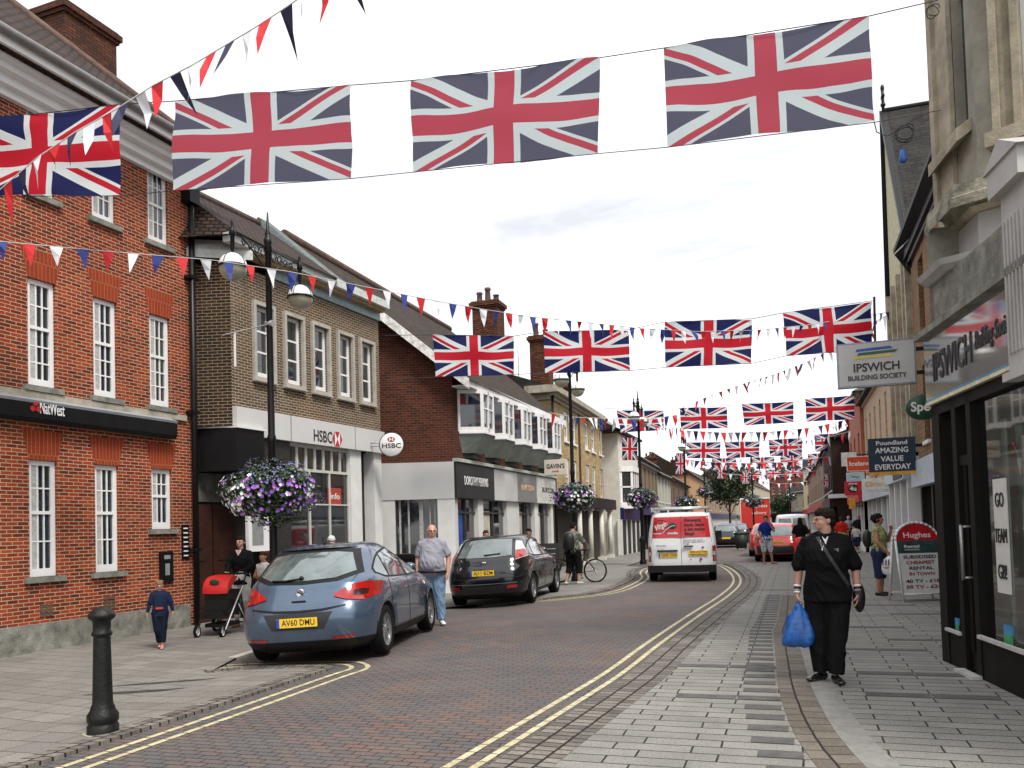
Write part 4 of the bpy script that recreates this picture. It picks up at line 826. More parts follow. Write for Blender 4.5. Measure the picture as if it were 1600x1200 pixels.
# the reflection of hanging bunting is imitated by small pennants added inside the glass
# ---- projecting signs
def hsign(name, label, u0, u1, v0, v1, d, M, edge, lines=(), rz=0, th=.09, arm=None, rim=.02, extra=None):
    c = D((u0+u1)/2, (v0+v1)/2, d); w = (u1-u0)/F*d/math.cos(YAW)*.985; h = (v1-v0)/F*d
    r = empty(name, c, rz, label, 'sign'); b = MB().m(M); b.box(-w/2+rim, w/2-rim, -th/2-.004, th/2+.004, -h/2+rim, h/2-rim); fo = b.obj('sign_panel', r)
    b = MB().m(edge); b.box(-w/2, w/2, -th/2, th/2, -h/2, -h/2+rim); b.box(-w/2, w/2, -th/2, th/2, h/2-rim, h/2); b.box(-w/2, -w/2+rim, -th/2, th/2, -h/2+rim, h/2-rim); b.box(w/2-rim, w/2, -th/2, th/2, -h/2+rim, h/2-rim); b.obj('sign_frame', r)
    for (t, z, sz, mm, mw) in lines: text('lettering', t, sz*h, mm, r, (0, -th/2-.007, z*h), bold=.02*sz*h, mw=mw*w)
    if arm: b = MB().m(BLACK()); b.box(w/2, w/2+arm, -.02, .02, h*.22, h*.3); b.box(w/2, w/2+arm, -.02, .02, -h*.3, -h*.22); b.box(w/2+arm, w/2+arm+.03, -.1, .1, -h*.45, h*.45); b.obj('bracket', r)
    if extra: extra(r, w, h, -th/2-.004)
    return r
sb = mat('sign_black'); grey_al = mat('aluminium', (.22, .25, .28), .4, .5)
def swoosh(r, w, h, y):
    for k, (c, M_) in enumerate((('swoosh_blue', (.02, .10, .35)), ('swoosh_green', (.02, .10, .05)), ('swoosh_gold', (.65, .5, .12)))):
        b = MB().m(mat(c, M_, .5)); z = h*(.32-.085*k); x = (-.02, 0, -.05)[k]*w
        b.prism([(x-.24*w, y, z-.03*h), (x+.24*w, y, z-.01*h), (x+(.20, .28, .26)[k]*w, y, z+.05*h), (x-.22*w, y, z+.03*h)], (0, -.003-.001*k, 0)); b.obj('emblem', r)
hsign('hanging_sign', 'grey framed hanging sign reading IPSWICH BUILDING SOCIETY', 1314, 1423, 534, 604, 10.4, mat('sign_grey', (.48, .47, .46), .5, var=.08), grey_al, [('IPSWICH', -.08, .26, sb, .58), ('BUILDING SOCIETY', -.30, .15, sb, .74)], arm=.12, extra=swoosh)
navy2 = mat('sign_navy', (.012, .03, .055), .5); orange = mat('sign_orange', (.75, .35, .03), .5)
def pbar(r, w, h, y): b = MB().m(orange); b.box(-w/2, w/2, y-.01, y, -h*.5, -h*.41); b.obj('orange_bar', r)
hsign('hanging_sign', 'dark navy hanging sign reading Poundland AMAZING VALUE EVERYDAY with an orange bar', 1361, 1426, 684, 742, 21.3, navy2, navy2, [('Poundland', .36, .16, white, .66), ('AMAZING', .16, .20, white, .70), ('VALUE', -.07, .20, white, .48), ('EVERYDAY', -.29, .20, white, .76)], arm=.3, extra=pbar)
hsign('hanging_sign', 'orange red hanging sign reading Iceland left of the dark Poundland sign', 1325, 1361.5, 713, 736, 30, mat('sign_orangered', (.62, .06, .015), .5, var=.3, vs=1), white, [('Iceland', 0, .42, white, .8)], arm=.4)
hsign('hanging_sign', 'white square hanging sign in a black frame behind the Iceland sign', 1315, 1338, 706, 729, 35, mat('sign_white', (.7, .72, .7), .5), BLACK(), [('TO', -.1, .3, sb, .3)], arm=.4)
def dots(r, w, h, y): b = MB().m(sb); [b.box(-w*.42+w*.84*k/9, -w*.42+w*.84*k/9+.02, y-.003, y, -h*.38, -h*.33) for k in range(10)]; b.obj('dotted_rule', r)
hsign('hanging_sign', 'white hanging sign reading Clinton in slanted orange letters', 1349, 1386, 747, 769, 27, _M['sign_white'], pale, [('Clinton', .06, .5, orange, .76)], arm=.4, extra=dots)
hsign('hanging_sign', 'small pale blue hanging sign between the Iceland and the 4u signs', 1324, 1349, 738, 752, 32, mat('sign_lightblue', (.42, .58, .66), .5), pale, [('~', 0, .8, navy2, .4)], arm=.4)
def oval(r, w, h, y):
    b = MB().m(sb); b.lathe([(0, -.004), (.30, -.004), (.30, 0)], (0, y, -.04*h), ax='y', n=24); o = b.obj('emblem', r); o.scale = (1.0*w, 1, .9*h)
hsign('hanging_sign', 'red hanging sign reading phones 4u', 1321, 1345, 752, 774, 34, mat('sign_red', (.5, .01, .02), .5), mat('sign_red'), [('phones', .34, .2, white, .5)], arm=.4)
r4 = [o for o in bpy.data.objects if o.get('label') == 'red hanging sign reading phones 4u'][0]; oval(r4, .62, .58, -.05); text('lettering', '4u', .26, white, r4, (0, -.06, -.02), bold=.006)
hsign('hanging_sign', 'small orange hanging sign low on the far right shopfronts', 1327, 1336, 778, 795, 40, orange, orange, arm=.3)
hsign('hanging_sign', "cream hanging sign reading GAVIN'S above the brown brick building's last shop", 851, 886, 718, 742, 26.5, mat('sign_cream', (.66, .60, .48), .5, var=.08), pale, [("GAVIN'S", .05, .4, sb, .8), ('HAIR', -.27, .15, mat('sign_red'), .3)], arm=None)
go = empty('hanging_sign', D(1443, 636, 19), 0, 'dark green oval hanging sign reading Sp, half hidden by the building society fascia', 'sign')
b = MB().m(mat('sign_green', (.005, .06, .03), .4)); b.lathe([(0, -.05), (.36, -.05), (.38, -.03), (.38, .05), (0, .05)], ax='y', n=32); o = b.obj('sign_disc', go); o.scale = (1, 1, .78); text('lettering', 'Specs', .3, white, go, (.04, -.055, .0), bold=.008, mw=.62)
# ---- shops of the right row (the street face runs from far to near)
Tt = T
XR = 3.2
B2 = Tt('brick_shop', 'brick shop building with black overhanging eaves beside the stone corner building', (XR, 24.2), (XR, 11.2), 8.6, brickmat('diag_brick', '7d6144', '8e6f4c', '5c4a36', bw=.3, bh=.12, c3='8a5138', stain=.3), None, 4, 2, black, mat('fascia_whiteblue', (.5, .56, .62), .5, var=.2), None, None, wh=1.9, ww=.8, trim=BLACK(), shopz=3.0, chim=0, wM=BLACK())
mb = MB().m(mat('eave_black', (.015, .014, .014), .7)); mb.prism([(0, -.4, 8.62), (B2.L, -.4, 8.62), (B2.L, 5, 13.6), (0, 5, 13.6)], (0, 0, .12)); mb.quad((0, -.38, 8.6), (0, 5, 13.5), (0, 5, 8.0), (0, 0, 8.0)); mb.obj('roof', B2.root)
# tall gabled hall
B3 = Bld('gabled_hall', (XR, 28.9), (XR, 24.3), 'tall stone hall with a steep slate roof and a cross finial on its apex'); R_ = B3.root
za = 14.5; ze_ = 8.9; pl3 = mat('hall_stone', (.46, .42, .27), .85, var=.3); mx_ = .35
mb = MB().m(pl3); mb.poly([(0, 0, 0), (B3.L, 0, 0), (B3.L, 0, ze_), (mx_, 0, za), (0, 0, ze_)]); mb.quad((B3.L, 0, 0), (B3.L, 12, 0), (B3.L, 12, ze_), (B3.L, 0, ze_)); mb.quad((0, 0, 0), (0, 12, 0), (0, 12, ze_), (0, 0, ze_)); mb.obj('gable_wall', R_, fix=False)
mb = MB().m(SLATE()); mb.quad((B3.L+.3, .08, ze_-.5), (B3.L+.3, 12, ze_-.5), (mx_, 12, za), (mx_, .08, za)); mb.quad((-.3, .08, ze_-.5), (-.3, 12, ze_-.5), (mx_, 12, za), (mx_, .08, za)); mb.obj('roof', R_, fix=False)
mb = MB().m(BLACK()); mb.prism([(B3.L+.35, -.12, ze_-.55), (mx_, -.12, za+.02), (-.35, -.12, ze_-.55), (-.35, -.12, ze_-.75), (mx_, -.12, za-.2), (B3.L+.35, -.12, ze_-.75)], (0, .2, 0)); mb.cyl((mx_, 0, za), (mx_, 12, za), .08, n=6); mb.obj('verge', R_)
mb = MB().m(BLACK()); mb.cyl((mx_, 0, za), (mx_, 0, za+.75), .045, n=8); mb.box(mx_-.12, mx_+.12, -.05, .05, za+.44, za+.50); mb.ball((mx_, 0, za+.74), (.06, .06, .12)); mb.ball((mx_-.12, 0, za+.46), .05); mb.ball((mx_+.12, 0, za+.46), .05); mb.ball((mx_, 0, za+.2), .08); mb.obj('finial', R_)
mb = MB().m(mat('red_band', (.35, .10, .07), .8)); dk = MB().m(DGLASS())
for k in range(3):
    x = .5+1.25*k; mb.box(x-.12, x+.62, -.05, 0, 4.2, 7.4); mb.prism([(x-.12, -.05, 7.4), (x+.62, -.05, 7.4), (x+.25, -.05, 7.9)], (0, .05, 0)); dk.box(x, x+.5, -.06, -.05, 4.3, 7.3)
o = mb.obj('window_surround', R_); dk.obj('pane', o)
mb = MB().m(lime)
for x in (0, 1.25, 2.5, 3.7, B3.L-.2): mb.box(x, x+.2, -.14, 0, 3.2, 8.6)
mb.obj('pilaster_strip', R_)
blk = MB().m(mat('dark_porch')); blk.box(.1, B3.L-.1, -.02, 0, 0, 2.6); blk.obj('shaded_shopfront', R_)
for k in range(4): wp = MB().m(white); x = B3.L*k/3*.96; wp.box(x, x+.16, -.3, 0, 0, 2.6); wp.obj('white_column', R_)
mb = MB().m(mat('fascia_whiteblue', (.5, .56, .62), .5, var=.2)); mb.box(0, B3.L, -.4, 0, 2.6, 3.3); f = mb.obj('shop_fascia', R_); mb = MB().m(navy2); mb.box(B3.L-2.2, B3.L-.2, -.42, -.4, 2.65, 3.25); mb.obj('fascia_panel', f); text('lettering', 'POUND', .45, white, f, (B3.L-1.2, -.424, 2.95), mw=1.6, bold=.01)
Tt('pale_shop', 'pale fronted shop with white columns beyond the gabled hall', (XR+.05, 41.5), (XR+.05, 29.0), 7.0, mat('far_warm', (.45, .33, .22), .85, var=.3), SLATE(), 6, 1, white, mat('fascia_whiteblue'), None, None, wh=2.6, ww=.6, rh=1.5, shopz=3.0, chim=0)
Tt('red_brick_shop', 'narrow red brick shop with a white first floor window on the right side', (XR-.1, 50), (XR-.1, 41.6), 7.6, mat('far_redbrick', (.34, .12, .07), .9, var=.3), mat('copper_green_roof', (.12, .20, .14), .7, var=.4, vs=2), 3, 1, pale, mat('far_red'), None, None, wh=2.2, rh=1.6, chim=0)
b9 = Tt('brown_end_wall_building', 'dark brown brick building whose blank end wall faces down the street', (2.45, 72), (2.45, 57), 6.9, brickmat('deep_brown_brick', '3a2016', '2a1610', '20140f', stain=.3), SLATE(), 5, 1, black, BLACK(), None, None, wh=1.8, rh=1.5, chim=1)
mb = MB().m(pale); mb.box(b9.L, b9.L+.25, -.3, 6, 2.9, 3.15); mb.obj('white_band', b9.root)
Tt('cream_far_shop', 'cream far shop between the blank brown wall and the red brick shop', (3.6, 56.8), (3.3, 50.1), 6.8, cream, SLATE(), 3, 1, pale, navy, None, None, rh=1.5, chim=0)
Tt('far_right_terrace', 'distant terrace on the right side beyond the brown building', (1.9, 112), (2.5, 72.5), 6.8, mat('far_mix'), SLATE(), 12, 1, pale, mat('far_red'), None, None, rh=2.0, chim=0)
# white first-floor oriel on the right
p = D(1348, 680, 44); ow = empty('hanging_oriel', p, 0, 'white projecting window box high on the red brick shop', 'window'); mb = MB().m(white); 
for x in (-.3, 0, .3): mb.box(x-.03, x+.03, -.4, -.34, -.8, .8)
mb.box(-.33, .33, -.4, .4, -.9, -.8); mb.box(-.33, .33, -.4, .4, .8, .95); mb.box(-.33, -.27, .3, .4, -.8, .8); mb.box(.27, .33, .3, .4, -.8, .8); mb.obj('window_frame', ow); mb = MB().m(DGLASS()); mb.box(-.28, .28, -.36, .35, -.8, .8); mb.obj('pane', ow)
# ================================================================== street lamps and baskets
iron = BLACK(); domeM = mat('lamp_dome', (.80, .80, .78), .3, var=.04); bowl = mat('lamp_bowl', (.36, .36, .26), .25, var=.25, vs=4, coat=.5)
leafM = mat('leaf_dark', (.018, .045, .014), .6, var=.5, vs=9); leaf2 = mat('leaf_light', (.06, .10, .03), .6, var=.5, vs=9)
def make_lamp(loc, label, H=6.87):
    r = empty('street_lamp', loc, 0, label, 'street lamp', 'twin lantern lamps along the left pavement')
    b = MB().m(iron); b.lathe([(.14, 0), (.14, .12), (.11, .18), (.105, .9), (.125, .95), (.10, 1.05), (.075, 1.15)], n=16); b.obj('base', r)
    b = MB().m(iron); b.lathe([(.07, 1.1), (.062, 3.2), (.075, 3.22), (.075, 3.3), (.058, 3.35), (.05, H-.45), (.075, H-.42), (.06, H-.3), (.07, H-.28), (.07, H-.2), (.04, H-.18), (.055, H-.12), (.03, H-.06), (.012, H+.25), (0, H+.26)], n=12); b.obj('post', r)
    b = MB().m(iron); za = H-.36; b.cyl((0, -.95, za), (0, .95, za), .016, n=6)
    for sg in (-1, 1):
        for k in range(4):                         # scrolls under the arm
            c = Vector((0, sg*(.16+.17*k), za-.12-.0*k)); rr = .10-.015*k; pts = [c+Vector((0, sg*rr*math.cos(t)*(1-t/12), rr*math.sin(t)*(1-t/12))) for t in [i*.6 for i in range(13)]]
            b.tube(pts, .010, 5)
        b.tube([Vector((0, sg*(.05+.85*t), za-.42*(1-t)**1.5)) for t in [i/7 for i in range(8)]], .014, 6)
    b.obj('cross_arm', r)
    for sg in (-1, 1):
        c = (0, sg*.95, za-.60)
        b = MB().m(iron); b.lathe([(.02, .25), (.035, .30), (.035, .5), (.055, .52), (.045, .6), (.02, .66), (.03, .70), (.008, .78), (0, .80)], c, n=10); b.lathe([(.229, -.018), (.238, -.018), (.238, .018), (.229, .018)], c, n=24)
        for a in (0, 90, 180, 270): b.tube([Vector(c)+Vector((.227*math.cos(rad(a))*math.cos(t), .227*math.sin(rad(a))*math.cos(t), .229*math.sin(t))) for t in [i*.26 for i in range(7)]], .007, 5)
        lo_ = b.obj('lantern_frame', r)
        b = MB().m(domeM); b.lathe([(.222*math.cos(t), .225*math.sin(t)) for t in [i*math.pi/16 for i in range(9)]], c, n=24); b.obj('dome', lo_)
        b = MB().m(bowl); b.lathe([(.220*math.cos(t), -.225*math.sin(t)) for t in [i*math.pi/16 for i in range(9)]], c, n=24); b.obj('bowl', lo_)
    return r
def leafcloud(b, rx, ry, rz, n, size, shell=.6, cz=0, seed=1):
    rn = random.Random(seed)
    for _ in range(n):
        v = Vector((rn.gauss(0, 1), rn.gauss(0, 1), rn.gauss(0, 1))).normalized(); k = shell+(1.08-shell)*rn.random(); k *= 1+.30*noise.noise(v*2.2+Vector((seed, 0, 0)))+(.10*rn.random() if v.z < -.5 else 0)
        p = Vector((v.x*rx*k, v.y*ry*k, v.z*rz*k+cz)); q = Vector((rn.uniform(-1, 1), rn.uniform(-1, 1), rn.uniform(-1, 1))).normalized(); s_ = size*rn.uniform(.6, 1.3)
        a = v.lerp(q, .6).cross(Vector((.3, .2, 1))).normalized()*s_; c = (v+q*.7).normalized().cross(a).normalized()*s_*.6
        b.add([p-a, p-c, p+a, p+c], [(0, 1, 2, 3)], False)
    return b
fl = {'white_blossoms': mat('petal_white', (.85, .85, .84), .6, var=.05), 'purple_blossoms': mat('petal_purple', (.36, .16, .62), .6, var=.2), 'violet_blossoms': mat('petal_violet', (.55, .20, .68), .6, var=.2), 'blue_blossoms': mat('petal_blue', (.20, .20, .38), .7, var=.5), 'red_blossoms': mat('petal_red', (.45, .03, .02), .6)}
def blossoms(name, r, rx, ry, rz, n, size, sel, seed, parent):
    rn = random.Random(seed); b = MB().m(fl[name]); c = 0; tries = 0
    while c < n and tries < n*40:
        tries += 1
        v = Vector((rn.gauss(0, 1), rn.gauss(0, 1), rn.gauss(0, 1))).normalized()
        if not sel(v, rn): continue
        k = 1.02+.12*rn.random(); k *= 1+.30*noise.noise(v*2.2+Vector((seed//10, 0, 0)))
        p = Vector((v.x*rx*k, v.y*ry*k, v.z*rz*k)); t = (v+Vector((rn.uniform(-.5, .5),)*3)).normalized(); q = t.to_track_quat('Z', 'Y'); s_ = size*rn.uniform(.7, 1.25); m_ = 10
        ring = [p+q @ Vector((s_*(1 if i % 2 else .72)*math.cos(2*math.pi*i/m_), s_*(1 if i % 2 else .72)*math.sin(2*math.pi*i/m_), .25*s_)) for i in range(m_)]
        b.add([p]+ring, [(0, i+1, (i+1) % m_+1) for i in range(m_)], False); c += 1
    o = b.obj(name, parent, fix=False); o['kind'] = 'stuff'; return o
def make_basket(loc, label, rx=.66, rz=.45, n=1.0, seed=10, white_side=-1):
    r = empty('flower_basket', loc, 0, label, 'flower basket', 'flower baskets hanging on the lamp posts'); ry = rx*.9
    b = MB().m(iron); b.lathe([(.0, -.3), (.18, -.28), (.3, -.1), (.33, .02), (.30, .02), (.28, -.08), (0, -.26)], n=16); b.lathe([(.055, .0), (.09, .0), (.09, .42), (.055, .42)], n=10); b.obj('basket', r)
    b = MB().m(leafM); leafcloud(b, rx, ry, rz, int(2600*n), .042/n**.5, .55, seed=seed); b.m(leaf2); leafcloud(b, rx, ry, rz, int(700*n), .035/n**.5, .85, seed=seed+1)
    leafcloud(b, rx*.5, ry*.5, rz*.5, int(260*n), .03/n**.5, .5, cz=-rz*.9, seed=seed+2); o = b.obj('foliage', r, fix=False); o['kind'] = 'stuff'
    s = .036/n**.3; lo = lambda f: (lambda v, rn: f(v, rn))
    w = white_side
    blossoms('white_blossoms', r, rx, ry, rz, int(230*n), s, lambda v, rn: v.z < .45 and (v.x*w > -.1 or rn.random() < .22), seed*10, r)
    blossoms('purple_blossoms', r, rx, ry, rz, int(120*n), s, lambda v, rn: v.z < .35 and v.x*w < .15, seed*10+1, r)
    blossoms('violet_blossoms', r, rx, ry, rz, int(75*n), s, lambda v, rn: v.z < .4, seed*10+2, r)
    blossoms('blue_blossoms', r, rx, ry, rz, int(700*n), s*.42, lambda v, rn: v.z > .1, seed*10+3, r)
    blossoms('red_blossoms', r, rx, ry, rz, int(5*n), s, lambda v, rn: v.x*w > 0, seed*10+4, r)
    return r
def on(u, d, z=None): p = D(u, 820, d); return Vector((p.x, p.y, gz(p.x) if z is None else z))
lamps = [(427, 13.9, 'black twin lantern street lamp nearest the camera, in front of the buff brick bank', 413, 768, .70, .47, 1.0),
         (897, 25.0, 'black twin lantern street lamp in front of the yellow brick building', 895, 776, .58, .38, .5),
         (1003, 34.0, 'black twin lantern street lamp in front of the cream corner building', 999, 778, .58, .4, .4),
         (1073, 48.0, 'black twin lantern street lamp behind the white van', 1074, 786, .62, .42, .25),
         (1103, 66.0, 'black twin lantern street lamp just left of the street tree', 1118, 768, .6, .4, .15),
         (1178, 68.0, 'black twin lantern street lamp in front of the red lorry', 1179, 783, .75, .5, .2),
         (1236, 92.0, 'black twin lantern street lamp above the far parked cars, nearest the end of the street', 1236, 776, .7, .5, .12)]
lp = []
for i, (u, d, lb, bu, bv, rx, rz, n) in enumerate(lamps):
    if i == 0: L0 = make_lamp(on(u, d), lb); o = L0
    else: o = copy_tree(L0); o.location = on(u, d); o['label'] = lb
    lp.append(o)
    p = D(bu, bv, d); make_basket((o.location.x, o.location.y, p.z), ['large ball of white and purple flowers on the nearest street lamp', 'ball of purple and white flowers hanging left of the cyclist', 'ball of mostly white flowers on the lamp left of the van', 'ball of purple flowers above the van roof', 'small flower ball at the edge of the street tree', 'small white flower ball hanging in front of the red lorry', 'tiny flower ball on the farthest lamp up the street'][i], rx, rz, n, seed=10+i, white_side=-1 if i in (0, 2) else (1 if i in (1, 3) else -1))
# bracket with a drooping ribbon on the near lamp
b = MB().m(mat('bracket_grey', (.25, .25, .25), .5)); q = lp[0].location; z = 1.6+(838-508)/F*13.9; a_ = D(347, 524, 13.0)
b.cyl((q.x, q.y, z+.02), a_, .012, n=6); b.cyl((q.x-.07, q.y, z+.02), (q.x+.07, q.y, z+.02), .06, n=10); a2_ = (Vector((q.x, q.y, z+.02))*.25+a_*.75); wr = empty('banner_bracket', (0, 0, 0), 0, 'thin grey banner arm fixed half way up the nearest street lamp', 'bracket'); b.obj('arm', wr)
b = MB().m(white); b.box(a2_.x-.012, a2_.x+.012, a2_.y-.012, a2_.y+.012, a2_.z-.55, a2_.z); b.obj('ribbon', wr)
# bollard
p = G(161, 1146, -.03); bo = empty('bollard', (p.x, p.y, gz(p.x)), 0, 'black cast iron bollard in the left foreground', 'bollard')
b = MB().m(mat('bollard_iron', (.009, .010, .009), .42, spec=.3, var=.5, vs=18, bump=.25, bs=50)); b.lathe([(.125, 0), (.125, .06), (.115, .07), (.115, .085), (.125, .1), (.125, .15), (.10, .185), (.095, .21), (.082, .24), (.080, .28), (.068, .76), (.066, .80)], n=28); b.obj('shaft', bo)
b = MB().m(_M['bollard_iron']); b.lathe([(.066, .80), (.082, .815), (.082, .835), (.07, .85), (.072, .93), (.10, .955), (.108, .965), (.108, .99), (.098, 1.0), (.09, 1.015), (.05, 1.045), (0, 1.055)], n=28); b.obj('cap', bo)
b = MB().m(mat('worn_gold', (.35, .33, .24), .7)); b.lathe([(.13, 0), (.16, .003), (.16, .0)], n=28); b.obj('base_ring', bo)

# ================================================================== flags
def flagmat(nm='union_flag', W=(.80, .86, .86, 1), Rd=(.60, .012, .03, 1), Bl=(.010, .016, .10, 1), tf=.55):
    M = bpy.data.materials.new(nm); M.use_nodes = True; t = M.node_tree; K = t.links.new; b = t.nodes['Principled BSDF']
    uv = N(t, 'ShaderNodeUVMap'); sp_ = N(t, 'ShaderNodeSeparateXYZ'); K(uv.outputs[0], sp_.inputs[0])
    def mth(op, a, b_=None, c=None):
        n = N(t, 'ShaderNodeMath', operation=op)
        for i, q in enumerate((a, b_, c)):
            if q is None: continue
            if isinstance(q, (int, float)): n.inputs[i].default_value = q
            else: K(q, n.inputs[i])
        return n.outputs[0]
    x = mth('MULTIPLY', mth('SUBTRACT', sp_.outputs[0], .5), 56); y = mth('MULTIPLY', mth('SUBTRACT', sp_.outputs[1], .5), 30)
    ax, ay = mth('ABSOLUTE', x), mth('ABSOLUTE', y); k = 30/56; cs_ = 1/math.sqrt(1+k*k)
    dm = mth('MULTIPLY', mth('SUBTRACT', y, mth('MULTIPLY', x, k)), cs_); dp_ = mth('MULTIPLY', mth('ADD', y, mth('MULTIPLY', x, k)), cs_)
    sat = mth('LESS_THAN', mth('MINIMUM', mth('ABSOLUTE', dm), mth('ABSOLUTE', dp_)), 3.0)
    sgx = mth('SIGN', x); sgy = mth('SIGN', y)
    def red(dist, s):                              # stripe on one side of the diagonal, swapping at the centre
        q = mth('MULTIPLY', dist, s); return mth('MULTIPLY', mth('GREATER_THAN', q, 0.0), mth('LESS_THAN', q, 2.0))
    same = mth('GREATER_THAN', mth('MULTIPLY', x, y), 0)
    r1 = mth('MULTIPLY', red(dm, mth('MULTIPLY', sgx, 1)), same)
    r2 = mth('MULTIPLY', red(dp_, mth('MULTIPLY', sgx, 1)), mth('SUBTRACT', 1, same))
    rs = mth('MAXIMUM', r1, r2)
    wc = mth('MAXIMUM', mth('LESS_THAN', ax, 4.9), mth('LESS_THAN', ay, 4.9)); rc = mth('MAXIMUM', mth('LESS_THAN', ax, 3.0), mth('LESS_THAN', ay, 3.0))
    def mix(f, a, col):
        n = N(t, 'ShaderNodeMixRGB'); K(f, n.inputs[0]); K(a, n.inputs[1]) if not isinstance(a, tuple) else setattr(n.inputs[1], 'default_value', a); n.inputs[2].default_value = col; return n.outputs[0]
    c = mix(sat, Bl, W); c = mix(rs, c, Rd); c = mix(wc, c, W); c = mix(rc, c, Rd)
    K(c, b.inputs['Base Color']); b.inputs['Roughness'].default_value = .8
    tr = N(t, 'ShaderNodeBsdfTranslucent'); K(c, tr.inputs[0]); mx = N(t, 'ShaderNodeMixShader', ins={0: tf}); K(b.outputs[0], mx.inputs[1]); K(tr.outputs[0], mx.inputs[2])
    K(mx.outputs[0], t.nodes['Material Output'].inputs[0]); return M
UJ = flagmat(); UJ_backlit = flagmat('backlit_union_flag', (.76, .86, .86, 1), (.60, .09, .13, 1), (.13, .13, .19, 1), .72)  # second cloth is thin; the backlight is also put into its paler colours
def flag(label, c4, group, nu=26, nv=14, amp=.03, seed=0, name='union_flag', M=None):
    """c4: world corners TL TR BR BL; cloth with small folds"""
    tl, tr_, br, bl = [Vector(c) for c in c4]; n = (tr_-tl).cross(bl-tl).normalized(); rn = random.Random(seed); ph = rn.random()*10
    mb = MB().m(M or UJ); vs = []
    for j in range(nv+1):
        v = j/nv
        for i in range(nu+1):
            u = i/nu; p = tl.lerp(tr_, u).lerp(bl.lerp(br, u), v)
            p = p+n*amp*(math.sin(u*9+v*5+ph)+.6*math.sin(u*4-v*8+ph*2)+.8*noise.noise(Vector((u*3+ph, v*3, 0)))+.5*noise.noise(Vector((u*9+v*6+ph, v*2-u*2, 3))))
            p.z += -.02*math.sin(u*math.pi*2)**2*math.sin(v*math.pi)*(tr_-tl).length*.5
            vs.append(p)
    mb.add(vs, [(j*(nu+1)+i, j*(nu+1)+i+1, (j+1)*(nu+1)+i+1, (j+1)*(nu+1)+i) for j in range(nv) for i in range(nu)], True)
    o = mb.obj(name, None, fix=False); me = o.data; uv = me.uv_layers[0].data
    for l in me.loops: k = l.vertex_index; uv[l.index].uv = ((k % (nu+1))/nu, 1-(k//(nu+1))/nv)
    return tag(o, label, 'flag', group)
def wire(name, pts, r, label, M=None, cat='wire', group=None):
    b = MB().m(M or mat('wire_black', (.02, .02, .02), .6)); b.tube([Vector(p) for p in pts], r, 5); o = b.obj(name, None, fix=False); return tag(o, label, cat, group)
posw = ('leftmost', 'second from the left', 'third from the left', 'rightmost')
ordn = ['nearest', 'second nearest', 'third nearest', 'fourth', 'fifth', 'farthest']
def PL(u, v, a, b):                                # on the upright plane through ground points a and b
    n = Vector((-(b[1]-a[1]), b[0]-a[0], 0)); r = ray(u, v); return EYE+r*(n.dot(Vector((a[0], a[1], 0))-EYE)/n.dot(r))
R1 = ((1.5, 9.8), (-10.6, 7.8)); R2 = ((2.9, 22.5), (-8.6, 18.3))
FA = [[(-62, 192), (187, 163), (187, 305), (-60, 306)], [(272, 158), (549, 133), (548, 278), (270, 297)], [(642, 126), (938, 90), (934, 240), (645, 269)], [(1037, 75), (1358, 25), (1366, 190), (1043, 229)]]
for i, c in enumerate(FA): flag('large British union flag, %s of the nearest row high over the street' % posw[i], [PL(u, v, *R1) for u, v in c], 'flags of the nearest row', amp=.028, seed=i, nu=44, nv=24, M=UJ_backlit if i else UJ)
top = [(-300, 215), (-62, 192), (187, 163), (272, 158), (549, 133), (642, 126), (938, 90), (1037, 75), (1358, 25), (1466, 0)]
bot = [(-300, 312), (-60, 307), (187, 306), (270, 298), (548, 279), (645, 269), (934, 240), (1043, 230), (1366, 191), (1470, 172)]
wire('flag_wire', [PL(u, v, *R1) for u, v in top], .006, 'upper wire carrying the nearest row of large flags', group=None)
wire('flag_wire', [PL(u, v, *R1) for u, v in bot], .005, 'lower wire of the nearest row of large flags')
def coil(label, u, v, d, r, n=3):
    c = D(u, v, d); rn = random.Random(int(u)); pts = []
    for k in range(n*14): a = 2*math.pi*k/14; rr = r*(1+.15*math.sin(a*.3+k)); pts.append(c+Vector((rr*math.cos(a), .04*k/14, rr*math.sin(a))))
    wire('wire_coil', pts, .006, label, cat='wire')
coil('black wire coil at the top corner of the stone building', 1458, 14, 8.9, .06, 2); coil('tangled black wire coil hanging against the slate gable roof', 1414, 205, 9.6, .09, 3)
c0 = PL(1366, 190, *R1); wire('wire_loop', [c0+Vector(q) for q in ((0, 0, 0), (.02, 0, -.12), (.12, 0, -.18), (.25, 0, -.12), (.38, 0, -.05), (.5, 0, 0))], .006, 'slack loop of wire below the rightmost near flag')
b = MB().m(mat('petal_blue2', (.03, .12, .45), .5)); p = D(1411, 243, 9.6); b.lathe([(0, .07), (.03, .06), (.035, 0), (.05, -.05), (.03, -.08), (0, -.085)], p, n=10); tag(b.obj('blue_connector'), 'small blue plastic connector dangling from the wire tangle', 'connector')
FB = [[(676, 523), (803, 525), (803, 585), (681, 589)], [(849, 518), (983, 516), (984, 579), (852, 583)], [(1038, 503), (1176, 499), (1173, 568), (1040, 574)], [(1223, 489), (1362, 472), (1363, 546), (1229, 556)]]
for i, c in enumerate(FB): flag('British union flag, %s of the second row across the street' % posw[i], [PL(u, v, *R2) for u, v in c], 'flags of the second row', nu=18, nv=10, amp=.035, seed=10+i)
wire('flag_wire', [PL(u, v, *R2) for u, v in ((600, 524), (676, 523), (803, 525), (849, 518), (983, 515), (1038, 503), (1176, 498), (1223, 489), (1363, 470))], .008, 'upper wire of the second row of flags')
wire('flag_wire', [PL(u, v, *R2) for u, v in ((600, 594), (681, 589), (803, 585), (852, 583), (984, 579), (1040, 574), (1173, 568), (1229, 556), (1363, 546), (1390, 540))], .008, 'lower wire of the second row of flags')
